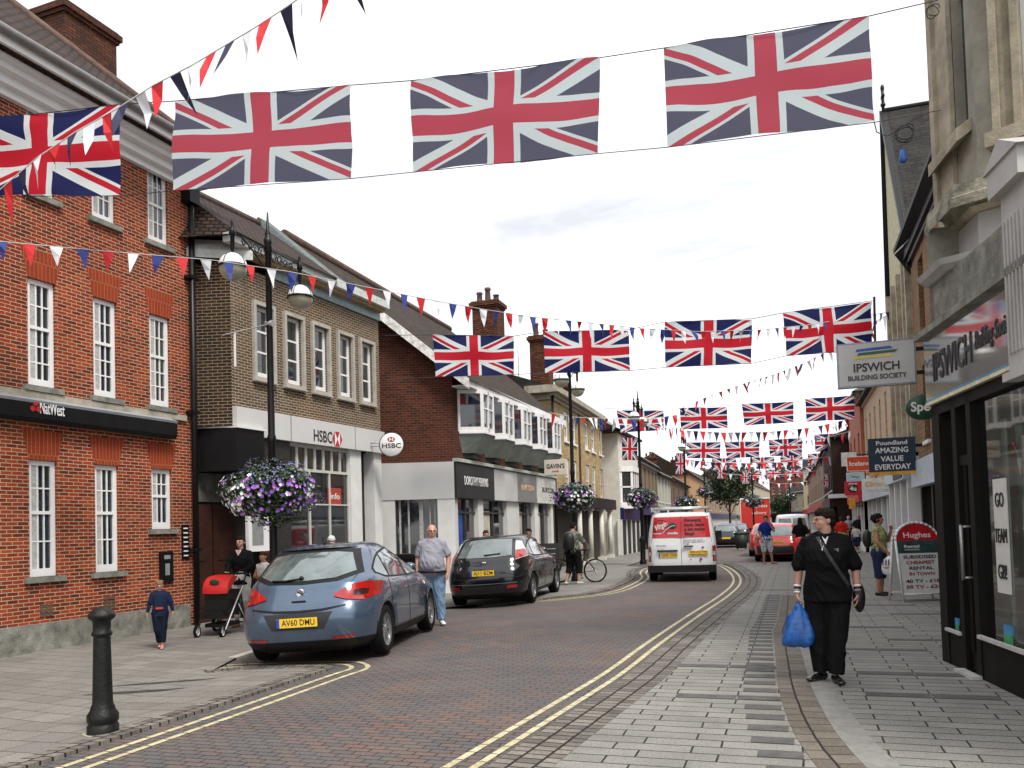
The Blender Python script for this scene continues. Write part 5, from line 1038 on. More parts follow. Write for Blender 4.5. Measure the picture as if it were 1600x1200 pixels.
p = PL(1367, 545, *R2); wire('flag_pole', [p-Vector((0, 0, .5)), PL(1366, 464, *R2)], .03, 'short black pole holding the right end of the second flag row', cat='pole')
Y3 = 42
FC = [[(963, 641), (1037, 642), (1037, 672), (970, 676)], [(1062, 638), (1136, 636), (1137, 669), (1064, 671)], [(1159, 631), (1240, 628), (1240, 660), (1163, 665)], [(1258, 623), (1335, 618), (1335, 655), (1260, 659)]]
for i, c in enumerate(FC): flag('British union flag, %s of the third row across the street' % posw[i], [YP(u, v, Y3) for u, v in c], 'flags of the third row', nu=12, nv=7, amp=.04, seed=20+i)
wire('flag_wire', [YP(u, v, Y3) for u, v in ((944, 638), (1037, 642), (1062, 638), (1240, 628), (1335, 618), (1345, 617))], .012, 'upper wire of the third row of flags')
Y4 = 60
FD = [[(1073, 692), (1126, 691), (1125, 716), (1073, 716)], [(1132, 691), (1187, 690), (1186, 714), (1136, 716)], [(1201, 687), (1253, 685), (1253, 711), (1203, 713)], [(1272, 679), (1325, 676), (1325, 703), (1274, 706)]]
for i, c in enumerate(FD): flag('British union flag, %s of the fourth row across the street' % posw[i], [YP(u, v, Y4) for u, v in c], 'flags of the fourth row', nu=8, nv=5, amp=.04, seed=30+i)
wire('flag_wire', [YP(u, v, Y4) for u, v in ((1050, 692), (1126, 691), (1187, 689), (1253, 684), (1325, 676), (1330, 675))], .015, 'upper wire of the fourth row of flags')
Y5 = 80
FE = [[(1112, 716), (1150, 716), (1150, 734), (1113, 735)], [(1172, 715), (1210, 714), (1210, 732), (1172, 733)], [(1220, 712), (1254, 711), (1254, 729), (1221, 730)], [(1262, 709), (1297, 708), (1297, 726), (1263, 727)]]
for i, c in enumerate(FE): flag('British union flag, %s of the fifth row far up the street' % posw[i], [YP(u, v, Y5) for u, v in c], 'flags of the fifth row', nu=6, nv=4, amp=.03, seed=40+i)
Y6 = 104
FF = [[(1165, 735), (1190, 735), (1190, 748), (1166, 748)], [(1196, 734), (1220, 733), (1220, 746), (1196, 747)], [(1226, 733), (1252, 732), (1252, 745), (1226, 745)], [(1258, 731), (1283, 730), (1283, 743), (1258, 744)]]
for i, c in enumerate(FF): flag('small British union flag, %s of the farthest row up the street' % posw[i], [YP(u, v, Y6) for u, v in c], 'flags of the farthest row', nu=6, nv=4, amp=.03, seed=50+i)
# upright flags hung on the lamp posts
for (u0, u1, v0, v1, d, lb) in ((972, 996, 684, 719, 34.2, 'upright union flag on the lamp in front of the cream corner building'), (1056, 1071, 708, 741, 48.2, 'tilted upright union flag on the lamp behind the van'), (1121, 1130, 730, 748, 67, 'tiny upright union flag left of the street tree'), (1160, 1170, 736, 756, 67, 'tiny upright union flag right of the street tree'), (1288, 1296, 740, 762, 60, 'tiny upright union flag beside the blank brown wall')):
    c = [D(u0, v1, d), D(u0, v0, d), D(u1, v0, d), D(u1, v1, d)]; flag(lb, c, 'upright flags hung on lamp posts', nu=10, nv=6, amp=.02, seed=u0)
# ---- bunting
bred, bwhite, bblue, bnavy = mat('bunting_red', (.55, .01, .015), .7, var=.1), mat('bunting_white', (.74, .76, .80), .7, var=.05), mat('bunting_blue', (.02, .04, .22), .7, var=.2), mat('bunting_navy', (.012, .012, .05), .7, var=.2)
def bunting(label, pts, n, w, h, cord=.006, seed=3, cols=None, flap=.5, vis=True):
    rn = random.Random(seed); P = [Vector(p) for p in pts]; Ls_ = [0]
    for a, b in zip(P, P[1:]): Ls_.append(Ls_[-1]+(b-a).length)
    def at(s_):
        for k in range(len(P)-1):
            if s_ <= Ls_[k+1] or k == len(P)-2: t = (s_-Ls_[k])/(Ls_[k+1]-Ls_[k]); return P[k].lerp(P[k+1], t), (P[k+1]-P[k]).normalized()
    r = empty('bunting', P[0], 0, label, 'bunting', 'strings of red white and blue bunting')
    b = MB().m(mat('cord_white', (.6, .6, .6), .7)); b.tube([p-P[0] for p in P], cord, 5); b.obj('cord', r, fix=False)
    cols = cols or [bred, bwhite, bblue]; st = Ls_[-1]/n
    for k in range(min(n, 99)):
        c, tg = at(st*(k+.5)); tw = rn.gauss(0, flap); a = Vector((tg.x, tg.y, tg.z)); side = a.cross(Vector((0, 0, 1))).normalized()
        ww = w*(.75+.25*rn.random()); tip = c+Vector((0, 0, -h*rn.uniform(.85, 1.05)))+side*math.sin(tw)*h*.5+a*rn.gauss(0, .12)*h
        m_ = MB().m(cols[k % len(cols)]); pa = c-a*ww/2-P[0]; pb = c+a*ww/2-P[0]; mid = (pa+pb)/2*.5+(tip-P[0])*.5+side*.05*rn.gauss(0, 1)
        qa = pa.lerp(tip-P[0], .5)+side*.06*h*rn.gauss(0, 1); qb = pb.lerp(tip-P[0], .5)+side*.06*h*rn.gauss(0, 1)
        m_.add([pa, pb, qb, qa, tip-P[0]], [(0, 1, 2, 3), (3, 2, 4)], False); m_.obj('pennant', r, fix=False)
    return r
# string rising out of the top of the picture
s1 = [(-120, 380, 8.6), (0, 296, 8.3), (60, 245, 8.1), (120, 205, 8.0), (186, 168, 7.8), (240, 133, 7.6), (300, 102, 7.4), (360, 66, 7.2), (400, 42, 7.0), (440, 16, 6.9), (500, -25, 6.7), (560, -70, 6.5)]
bunting('bunting string rising steeply across the leftmost near flag', [D(*q) for q in s1], 25, .15, .36, seed=5, cols=[bnavy, bwhite, bred], flap=1.2)
s2 = [(-60, 372, 10.5), (0, 377, 10.6), (150, 391, 11), (330, 406, 11.6), (450, 424, 12.2), (560, 446, 12.8), (680, 470, 13.6), (760, 484, 14.2), (830, 495, 15), (920, 504, 16), (1000, 513, 17), (1090, 518, 18), (1180, 516, 19), (1260, 508, 20), (1330, 497, 21), (1392, 487, 22)]
bunting('long bunting string sweeping from the red brick bank to the right side', [D(*q) for q in s2], 68, .17, .29, seed=7, cols=[bwhite, bblue, bred], flap=.35)
s3 = [(858, 645, 28), (900, 652, 29), (950, 654, 31), (1010, 655, 32), (1060, 648, 33)]
bunting('bunting string beneath the second flag row on the left', [D(*q) for q in s3], 17, .28, .5, cord=.01, seed=9, cols=[bred, bwhite, bwhite, bblue])
s4 = [(1060, 640, 40), (1110, 618, 38), (1160, 600, 36), (1210, 585, 33), (1260, 566, 30), (1300, 545, 28), (1340, 520, 25), (1390, 490, 23)]
bunting('bunting string climbing towards the right side pole', [D(*q) for q in s4], 32, .26, .52, cord=.01, seed=12, cols=[bnavy, bwhite, bred], flap=.9)
for (pts, n, lb, sd_) in (([(1060, 672, 46), (1130, 676, 46), (1200, 675, 46), (1270, 668, 46), (1340, 652, 46)], 26, 'bunting string just below the third flag row', 1),
        ([(1070, 718, 55), (1110, 722, 55), (1170, 724, 55), (1230, 722, 55), (1310, 712, 55)], 30, 'bunting string just below the fourth flag row', 2),
        ([(1300, 668, 52), (1315, 664, 50), (1338, 660, 48)], 7, 'short bunting string at the right end of the fourth row', 4),
        ([(1190, 752, 95), (1220, 756, 95), (1250, 754, 95), (1285, 748, 95)], 16, 'bunting string far up the street', 6),
        ([(1020, 664, 40), (1045, 670, 42), (1070, 668, 45)], 8, 'short bunting string beside the brown terrace house', 8),
        ([(1130, 740, 75), (1170, 743, 75), (1215, 742, 75), (1260, 738, 75), (1300, 732, 75)], 22, 'bunting string above the lorry', 10),
        ([(1205, 700, 56), (1250, 690, 52), (1290, 684, 48), (1335, 672, 45)], 14, 'bunting string crossing the fourth flag row on the right', 11)):
    bunting(lb, [D(*q) for q in pts], n, .34, .6, cord=.015, seed=sd_, cols=[bred, bwhite, bnavy])
# ---- street tree
def tree(loc, H, cr_, label, seed=1):
    r = empty('street_tree', loc, 0, label, 'tree'); rn = random.Random(seed); b = MB().m(mat('bark', (.06, .045, .03), .9, var=.4)); b.cyl((0, 0, 0), (0, 0, H*.45), .13, .09, 10); ends = []
    for k in range(9):
        a = k*2.4; st_ = H*(.30+.04*k); e_ = Vector((math.cos(a)*cr_*.7*rn.uniform(.6, 1), math.sin(a)*cr_*.7*rn.uniform(.6, 1), st_+H*.28)); b.cyl((0, 0, st_), e_, .05, .015, 6); ends.append(e_)
    b.cyl((0, 0, H*.45), (0, 0, H*.9), .08, .02, 8); b.obj('trunk', r)
    lf = MB().m(mat('tree_leaf', (.018, .04, .012), .7, var=.5, vs=3)); l2 = mat('tree_leaf_light', (.05, .08, .025), .7, var=.4)
    for k, e_ in enumerate(ends+[Vector((0, 0, H*.9)), Vector((.3, 0, H*.75)), Vector((-.5, .2, H*.6))]):
        for _ in range(330):
            v = Vector((rn.gauss(0, 1), rn.gauss(0, 1), rn.gauss(0, .8)))*cr_*.27; p = e_+v; a = Vector((rn.uniform(-1, 1), rn.uniform(-1, 1), rn.uniform(-1, 1))).normalized()*.17; c = a.cross(Vector((rn.uniform(-1, 1), rn.uniform(-1, 1), 1))).normalized()*.11
            lf.m(l2 if rn.random() < .3 else _M['tree_leaf']); lf.add([p-a, p-c, p+a, p+c], [(0, 1, 2, 3)], False)
    o = lf.obj('crown', r, fix=False); o['kind'] = 'stuff'; return r
tree(on(1141, 84), 7.2, 2.2, 'leafy green street tree on the left side behind the parked cars')
tree(on(1222, 150), 6.0, 2.0, 'small dark tree far up the street at the bend', seed=4)
# ================================================================== vehicles (local: front towards +Y)
tyre = mat('tyre', (.006, .006, .006), .9, spec=.2, var=.2); alloy = mat('alloy', (.45, .45, .46), .3, .8, var=.1); plast = mat('black_plastic', (.008, .008, .008), .5, spec=.3, var=.2)
cglass = mat('car_glass', (.10, .13, .13), .03, var=.7, vs=1.5, spec=1, coat=1); lampr = mat('lamp_red', (.35, .006, .004), .12, var=.3, vs=8, coat=1); lampw = mat('lamp_clear', (.6, .58, .58), .12, coat=1); platey = mat('plate_yellow', (.80, .52, .03), .4, var=.06); platek = mat('plate_black', (.01, .01, .01), .5); chrome = mat('chrome', (.6, .6, .6), .12, 1, var=.05); under = mat('underbody', (.006, .006, .006), .9, var=.1)
def cat_interp(lv, z):
    if z <= lv[0][0]: return lv[0][1:]
    if z >= lv[-1][0]: return lv[-1][1:]
    for i in range(len(lv)-1):
        if z <= lv[i+1][0]:
            a, b = lv[i], lv[i+1]; p = lv[max(0, i-1)]; q = lv[min(len(lv)-1, i+2)]; t = (z-a[0])/(b[0]-a[0]); out = []
            for k in range(1, 5):
                m0 = (b[k]-p[k])/(b[0]-p[0])*(b[0]-a[0]) if b[0] != p[0] else 0; m1 = (q[k]-a[k])/(q[0]-a[0])*(b[0]-a[0]) if q[0] != a[0] else 0
                s0 = b[k]-a[k]
                if s0 == 0: m0 = m1 = 0
                else:
                    m0 = min(max(m0/s0, 0), 3)*s0; m1 = min(max(m1/s0, 0), 3)*s0
                out.append((2*t**3-3*t*t+1)*a[k]+(t**3-2*t*t+t)*m0+(-2*t**3+3*t*t)*b[k]+(t**3-t*t)*m1)
            return out
def make_car(label, loc, rz, paint, lv, wheels, R=.32, name='parked_car', plate_txt=None, plate_z=.55, cat='car', det=None, lowblack=.30, N_=64, NZ=46, group=None, arch=True, ww=.21, track=None, rim=alloy):
    r = empty(name, loc, rz, label, cat, group)
    P = lambda z: cat_interp(lv, z)
    def se(a, n): return math.copysign(abs(a)**(2/n), a)
    z0, z1 = lv[0][0], lv[-1][0]; mb = MB(); mb.m(paint); mb.m(plast); mb.m(under); vs = []; zz = [z0+(z1-z0)*(1-(1-k/NZ)**1.25) for k in range(NZ+1)]
    for z in zz:
        w, yr, yf, n = P(z); yc, l = (yr+yf)/2, (yf-yr)/2
        for i in range(N_):
            a = 2*math.pi*(i+.5)/N_; vs.append((w*se(math.cos(a), n), yc+l*se(math.sin(a), n), z))
    fs = [(k*N_+i, k*N_+(i+1) % N_, (k+1)*N_+(i+1) % N_, (k+1)*N_+i) for k in range(NZ) for i in range(N_)]+[tuple(range(N_))[::-1], tuple(range(NZ*N_, (NZ+1)*N_))]
    mb.cur = 0; mb.add(vs, fs, True)
    for i, f in enumerate(mb.f):
        zc_ = sum(mb.v[j][2] for j in f)/len(f)
        if zc_ < lowblack: mb.fm[i] = 1
    mb.fs[-1] = mb.fs[-2] = False
    me = mb.mesh('body'); bo = bpy.data.objects.new('body', me); COL.objects.link(bo)
    W0 = max(q[1] for q in lv); cut = MB().m(under)
    for y in wheels:
        for s in (-1, 1): cut.cyl((s*(W0-.34), y, R-.0), (s*(W0+.3), y, R), R*1.14, n=32)
    co = cut.obj('cut'); 
    if arch:
        md = bo.modifiers.new('b', 'BOOLEAN'); md.operation = 'DIFFERENCE'; md.object = co; md.solver = 'EXACT'
        m2_ = bpy.data.meshes.new_from_object(bo.evaluated_get(bpy.context.evaluated_depsgraph_get())); bo.modifiers.clear(); bo.data = m2_; m2_.name = 'body'
    bpy.data.objects.remove(co); bo.parent = r
    def rear(x, z, o=.006):
        w, yr, yf, n = P(z); yc, l = (yr+yf)/2, (yf-yr)/2; t = min(abs(x/w), .9995); return Vector((x, yc-l*(1-t**n)**(1/n)-o, z+o*.5))
    def front(x, z, o=.006):
        w, yr, yf, n = P(z); yc, l = (yr+yf)/2, (yf-yr)/2; t = min(abs(x/w), .9995); return Vector((x, yc+l*(1-t**n)**(1/n)+o, z+o*.5))
    def side(s, y, z, o=.005):
        w, yr, yf, n = P(z); yc, l = (yr+yf)/2, (yf-yr)/2; t = min(abs((y-yc)/l), .9995); return Vector((s*(w*(1-t**n)**(1/n)+o), y, z+o*.3))
    def pin(pts, t):
        k = min(int(t*(len(pts)-1)), len(pts)-2); f = t*(len(pts)-1)-k; a, b = pts[k], pts[k+1]; return (a[0]+(b[0]-a[0])*f, a[1]+(b[1]-a[1])*f)
    def patch(nm, fn, top, bot, M, nu=14, nv=5, par=None):
        def f(u, v): a = pin(bot, u); b = pin(top, u); return fn(a[0]+(b[0]-a[0])*v, a[1]+(b[1]-a[1])*v)
        return grid_patch(nm, f, nu, nv, M, par or r)
    def seam(nm, pts, M=None, rr=.0035):
        b = MB().m(M or plast); b.tube(pts, rr, 5); return b.obj(nm, bo, fix=False)
    for y in wheels:
        for s in (-1, 1):
            x = s*((track or W0)-ww/2-.02); b = MB().m(tyre); h = ww/2
            b.lathe([(R*.66, -h*.9), (R*.9, -h), (R*.975, -h*.85), (R, -h*.6), (R, h*.6), (R*.975, h*.85), (R*.9, h), (R*.66, h*.9)], (x, y, R), ax='x', n=28); wo_ = b.obj('wheel', r)
            b = MB().m(rim); q = s*h*.55; b.lathe([(R*.67, -h*.9), (R*.67, h*.9)], (x, y, R), ax='x', n=28); b.lathe([(R*.60, q), (R*.68, q+s*.02), (R*.68, q), (R*.60, q-s*.02)], (x, y, R), ax='x', n=28)
            for k in range(5):
                for dd in (-.11, .11):
                    a = 2*math.pi*k/5+.3; c = Vector((x+q, y, R)); b.prism([c+Vector((0, math.cos(a+dd*2.2+e_)*rr, math.sin(a+dd*2.2+e_)*rr)) for rr, e_ in ((R*.14, -.25), (R*.64, -.05), (R*.64, .05), (R*.14, .25))], (s*.015, 0, 0))
            b.lathe([(0, q+s*.02), (R*.17, q+s*.02), (R*.2, q-s*.01)], (x, y, R), ax='x', n=14); b.obj('rim', wo_)
            b = MB().m(under); b.lathe([(0, q-s*.04), (R*.66, q-s*.04)], (x, y, R), ax='x', n=20); b.obj('brake_disc', wo_)
    b = MB().m(under); b.box(-W0+.35, W0-.35, lv[1][2]+.25, lv[1][3]-.25, lv[0][0]-.02, lv[0][0]+.12); b.obj('floor_pan', r)
    if plate_txt is not None:
        y = rear(0, plate_z)[1]-.012; b = MB().m(platey); b.box(-.26, .26, y-.008, y, plate_z-.056, plate_z+.056); p_ = b.obj('number_plate', r)
        if plate_txt: text('plate_lettering', plate_txt, .105, platek, p_, (0.02, y-.010, plate_z), ext=.001, bold=.0005, mw=.42); b = MB().m(mat('plate_blue', (.02, .06, .4), .5)); b.box(-.26, -.222, y-.0095, y-.008, plate_z-.056, plate_z+.056); b.obj('plate_band', p_)
    r['_'] = 0; del r['_']
    ctx = dict(r=r, body=bo, rear=rear, front=front, side=side, patch=patch, seam=seam, P=P)
    if det: det(ctx)
    return r
def hatch_side(c, glass=cglass, beltz=.98, y0=-1.45, y1=1.0, mirror=True, M=None, paint=None, handle=True):
    P, patch, side = c['P'], c['patch'], c['side']
    for s in (-1, 1):
        f = lambda y, z, s=s: side(s, y, z)
        ln = y1-y0
        def seg(a, b, c_, d_): pass
        T_ = [(y0, 1.12), (y0+.05*ln, 1.19), (y0+.12*ln, 1.27), (y0+.2*ln, 1.33), (y0+.36*ln, 1.385), (y0+.5*ln, 1.40), (y0+.62*ln, 1.375), (y0+.75*ln, 1.30), (y0+.88*ln, 1.15), (y1, beltz+.03)]
        Bt = [(y0, beltz+.10), (y0+.12*ln, beltz+.03), (y0+.3*ln, beltz+.01), (y0+.5*ln, beltz), (y0+.7*ln, beltz), (y0+.85*ln, beltz), (y0+.95*ln, beltz), (y1+.02, beltz)]
        def at(pts, y):
            for a, b in zip(pts, pts[1:]):
                if a[0] <= y <= b[0]: return a[1]+(b[1]-a[1])*(y-a[0])/(b[0]-a[0])
            return pts[0][1] if y < pts[0][0] else pts[-1][1]
        c['patch']('window_surround', lambda y, z, s=s: side(s, y, z, .003), [(t[0], t[1]+.015) for t in T_], [(t[0], t[1]-.015) for t in Bt], plast, 30, 5)
        cutsY = [y0+.02*ln, y0+.175*ln, y0+.2*ln, y0+.525*ln, y0+.565*ln, y1-.03]
        for a, b in ((0, 1), (2, 3), (4, 5)):
            ys = [cutsY[a]+(cutsY[b]-cutsY[a])*k/8 for k in range(9)]
            top = [(y, max(at(T_, y)-.012, at(Bt, y)+.012)) for y in ys]; bot = [(y, at(Bt, y)+.008) for y in ys]
            c['patch']('side_window', f, top, bot, glass, 10, 4)
        for y in (y0+.545*ln, y0+.16*ln, y1+.02):
            zb = .32 if y > y0+.2*ln else .65
            c['seam']('door_seam', [side(s, y+(0 if z > .6 else 0), z, .001) for z in [zb+(beltz-zb)*k/8 for k in range(9)]])
        c['seam']('sill_seam', [side(s, y, .33, .001) for y in [y0+.35+.2*k for k in range(10)]])
        if handle:
            for y in (y0+.30*ln, y0+.66*ln): p = side(s, y, beltz-.13, .01); b = MB().m(c['body'].data.materials[0]); b.box(p.x-.02, p.x+.02, p.y-.09, p.y+.09, p.z-.014, p.z+.014); b.obj('door_handle', c['r'])
        if mirror:
            p = side(s, y1-.12, beltz+.08, .0); b = MB().m(c['body'].data.materials[0]); b.ball((p.x+s*.13, p.y, p.z), (.105, .07, .07), 12); b.box(min(p.x, p.x+s*.1), max(p.x, p.x+s*.1), p.y-.02, p.y+.03, p.z-.06, p.z-.03); mo_ = b.obj('mirror', c['r']); b = MB().m(cglass); b.lathe([(0, 0), (.055, 0)], (p.x+s*.13, p.y-.068, p.z), ax='y', n=16); g_ = b.obj('mirror_glass', mo_); g_.scale = (1, 1, 1)
    # windscreen, bonnet line and headlamps
    fr_ = c['front']; c['patch']('windscreen', fr_, [(-.52, 1.40), (0, 1.41), (.52, 1.40)], [(-.68, 1.07), (0, 1.06), (.68, 1.07)], glass, 14, 6)
    for s in (-1, 1): c['patch']('headlamp', fr_, sorted([(s*.5, .76), (s*.84, .80)]), sorted([(s*.45, .64), (s*.82, .62)]), lampw, 8, 3)
blue_p = mat('paint_steel_blue', (.085, .130, .195), .26, .55, var=.10, vs=3, coat=1); black_p = mat('paint_black', (.005, .006, .008), .15, .0, var=.2, coat=.8); red_p = mat('paint_red', (.52, .015, .015), .25, .1, var=.08, coat=1); white_p = mat('paint_white', (.78, .80, .80), .3, 0, var=.04, coat=.6); navy_p = mat('paint_navy', (.01, .015, .03), .25, .3, var=.2, coat=1)
ASTRA = [(.17, .76, -1.90, 1.98, 6), (.24, .85, -2.08, 2.10, 6), (.38, .895, -2.17, 2.18, 6), (.58, .905, -2.20, 2.20, 6), (.74, .905, -2.15, 2.12, 5.5), (.84, .90, -2.08, 1.96, 5), (.92, .885, -2.02, 1.60, 5), (1.0, .86, -1.97, 1.12, 5), (1.10, .81, -1.87, .86, 4.6), (1.24, .745, -1.70, .50, 4.2), (1.38, .67, -1.50, .08, 3.8), (1.455, .60, -1.33, -.12, 3.4), (1.50, .48, -1.08, -.34, 3), (1.515, .22, -.85, -.52, 2.6)]
def det_blue(c):
    r, rear, patch, seam = c['r'], c['rear'], c['patch'], c['seam']; hatch_side(c, beltz=.99)
    patch('rear_window_surround', lambda x, z: rear(x, z, .004), [(-.58, 1.41), (-.35, 1.435), (0, 1.44), (.35, 1.435), (.58, 1.41)], [(-.72, 1.10), (-.45, 1.02), (0, 1.00), (.45, 1.02), (.72, 1.10)], plast, 20, 8)
    patch('rear_window', lambda x, z: rear(x, z, .009), [(-.52, 1.36), (-.33, 1.385), (0, 1.39), (.33, 1.385), (.52, 1.36)], [(-.64, 1.13), (-.42, 1.06), (0, 1.04), (.42, 1.06), (.64, 1.13)], cglass, 20, 8)
    sp = grid_patch('spoiler', lambda u, v: rear(-.58+1.16*u, 1.452, .0)+Vector((0, .10-.19*v, -.03*v+.035*math.sin(math.pi*u)*.3+.012)), 16, 4, c['body'].data.materials[0], r)
    for s in (-1, 1):
        patch('tail_lamp', lambda x, z: rear(x, z, .012), sorted([(s*.44, .86), (s*.62, .965), (s*.78, .985), (s*.868, .955)]), sorted([(s*.44, .835), (s*.60, .79), (s*.78, .765), (s*.872, .80)]), lampr, 18, 5)
        patch('lamp_lens', lambda x, z: rear(x, z, .015), sorted([(s*.66, .89), (s*.74, .90), (s*.80, .89)]), sorted([(s*.66, .83), (s*.74, .815), (s*.80, .83)]), mat('lamp_dark', (.03, .008, .008), .2, coat=1), 8, 3)
        patch('reflector', lambda x, z: rear(x, z, .008), sorted([(s*.42, .345), (s*.68, .355)]), sorted([(s*.42, .315), (s*.68, .325)]), lampr, 8, 2)
    patch('plate_shade', lambda x, z: rear(x, z, .005), [(-.44, .66), (.44, .66)], [(-.33, .455), (.33, .455)], mat('recess_shade', (.02, .022, .026), .5), 10, 4)  # no hollow here; the shade of a recess is put into the patch colour
    patch('boot_gap', lambda x, z: rear(x, z, .006), [(-.60, .735), (-.3, .70), (0, .69), (.3, .70), (.60, .735)], [(-.60, .722), (-.3, .672), (0, .66), (.3, .672), (.60, .722)], plast, 16, 3)
    seam('boot_seam', [rear(-.60, .73, .002), rear(-.60, .80, .002)]); seam('boot_seam', [rear(.60, .73, .002), rear(.60, .80, .002)])
    seam('boot_edge', [rear(.66, 1.08, .002), rear(.635, 1.02, .002), rear(.60, .97, .002)]); seam('boot_edge', [rear(-.66, 1.08, .002), rear(-.635, 1.02, .002), rear(-.60, .97, .002)])
    p = rear(0, .895); b = MB().m(chrome); b.lathe([(0, -.012), (.035, -.012), (.04, -.02), (.055, -.018), (.058, 0)], p, ax='y', n=24); o = b.obj('badge', r); b = MB().m(plast); b.box(p.x-.035, p.x+.035, p.y-.016, p.y-.013, p.z-.006, p.z+.006, Matrix.Translation(p) @ Matrix.Rotation(.5, 4, 'Y') @ Matrix.Translation(-p)); b.obj('badge_mark', o)
    p = rear(0, .80); b = MB().m(plast); b.box(-.09, .09, p.y-.006, p.y+.02, .785, .81); b.obj('boot_handle', r)
    b = MB().m(plast); b.tube([rear(-.02, 1.07, .02), rear(-.2, 1.05, .02), rear(-.40, 1.055, .02)], .012, 6); b.ball(rear(-.02, 1.07, .02), .03); b.obj('rear_wiper', r)
    b = MB().m(plast); b.ball((0, -1.05, 1.515), (.025, .04, .015)); b.cyl((0, -1.05, 1.52), (0, -1.13, 1.60), .005, n=5); b.obj('aerial', r)
    b = MB().m(mat('seat_grey', (.12, .13, .13), .8)); [b.ball((x, -1.33, 1.14), (.12, .05, .12), 10) for x in (-.4, .4)]  # head rests in one even dark grey
    b.obj('head_rest', r)
Pa = D(505, 900, 11.15); hz = rad(12)
def place(u, d, rz, back): p = D(u, 900, d); return (p.x-math.sin(rz)*back, p.y+math.cos(rz)*back)
x, y = place(505, 11.1, hz, 1.31)
o = make_car('steel blue hatchback parked nearest the camera, number plate AV60 DMU', (x, y, -.06), hz, blue_p, ASTRA, (-1.31, 1.37), R=.325, plate_txt='AV60 DMU', plate_z=.55, det=det_blue, group='parked cars'); o.rotation_euler = (rad(-.6), rad(-2.6), hz)
FOCUS = [(.18, .76, -1.88, 1.98, 6), (.25, .85, -2.06, 2.10, 6), (.38, .90, -2.16, 2.16, 6), (.58, .92, -2.17, 2.17, 6), (.76, .92, -2.12, 2.10, 5.5), (.88, .91, -2.05, 1.90, 5), (.96, .885, -2.01, 1.50, 5), (1.03, .86, -1.96, 1.08, 5), (1.12, .82, -1.86, .82, 4.8), (1.26, .77, -1.68, .45, 4.6), (1.38, .71, -1.52, .1, 4.2), (1.45, .64, -1.40, -.1, 3.8), (1.49, .52, -1.15, -.3, 3), (1.50, .24, -.9, -.5, 2.6)]
def det_black(c):
    r, rear, patch, seam = c['r'], c['rear'], c['patch'], c['seam']; hatch_side(c, beltz=1.0)
    patch('rear_window', lambda x, z: rear(x, z, .008), [(-.52, 1.40), (0, 1.42), (.52, 1.40)], [(-.60, 1.06), (-.3, 1.04), (0, 1.035), (.3, 1.04), (.60, 1.06)], cglass, 20, 8)
    for s in (-1, 1):
        patch('tail_lamp', lambda x, z: rear(x, z, .012), sorted([(s*.60, 1.36), (s*.70, 1.34)]), sorted([(s*.68, .96), (s*.86, 1.02)]), lampw, 8, 6)
        patch('tail_lamp_red', lambda x, z: rear(x, z, .016), sorted([(s*.645, 1.16), (s*.775, 1.17)]), sorted([(s*.68, .97), (s*.855, 1.03)]), lampr, 8, 4)
        patch('reflector', lambda x, z: rear(x, z, .008), sorted([(s*.52, .44), (s*.72, .45)]), sorted([(s*.52, .38), (s*.72, .39)]), lampr, 6, 2)
    patch('bumper_seam', lambda x, z: rear(x, z, .006), [(-.8, .615), (0, .59), (.8, .615)], [(-.8, .605), (0, .578), (.8, .605)], under, 16, 1)
    patch('chrome_strip', lambda x, z: rear(x, z, .006), [(-.8, .505), (0, .49), (.8, .505)], [(-.8, .49), (0, .475), (.8, .49)], mat('dull_grey', (.1, .1, .1), .4), 16, 1)
    p = rear(0, .93); b = MB().m(chrome); b.ball((0, p.y-.004, .93), (.07, .012, .028)); b.obj('badge', r)
    b = MB().m(plast); b.tube([rear(.0, 1.08, .02), rear(.35, 1.10, .02)], .014, 6); b.obj('rear_wiper', r)
hz = rad(4.6); x, y = place(773, 18.3, hz, 1.28)
o = make_car('black hatchback parked in front of the blue one, number plate AJ11 BZM', (x, y, -.06), hz, black_p, FOCUS, (-1.28, 1.36), R=.325, plate_txt='AJ11 BZM', plate_z=.72, det=det_black, group='parked cars'); o.rotation_euler = (0, rad(-2.4), hz)
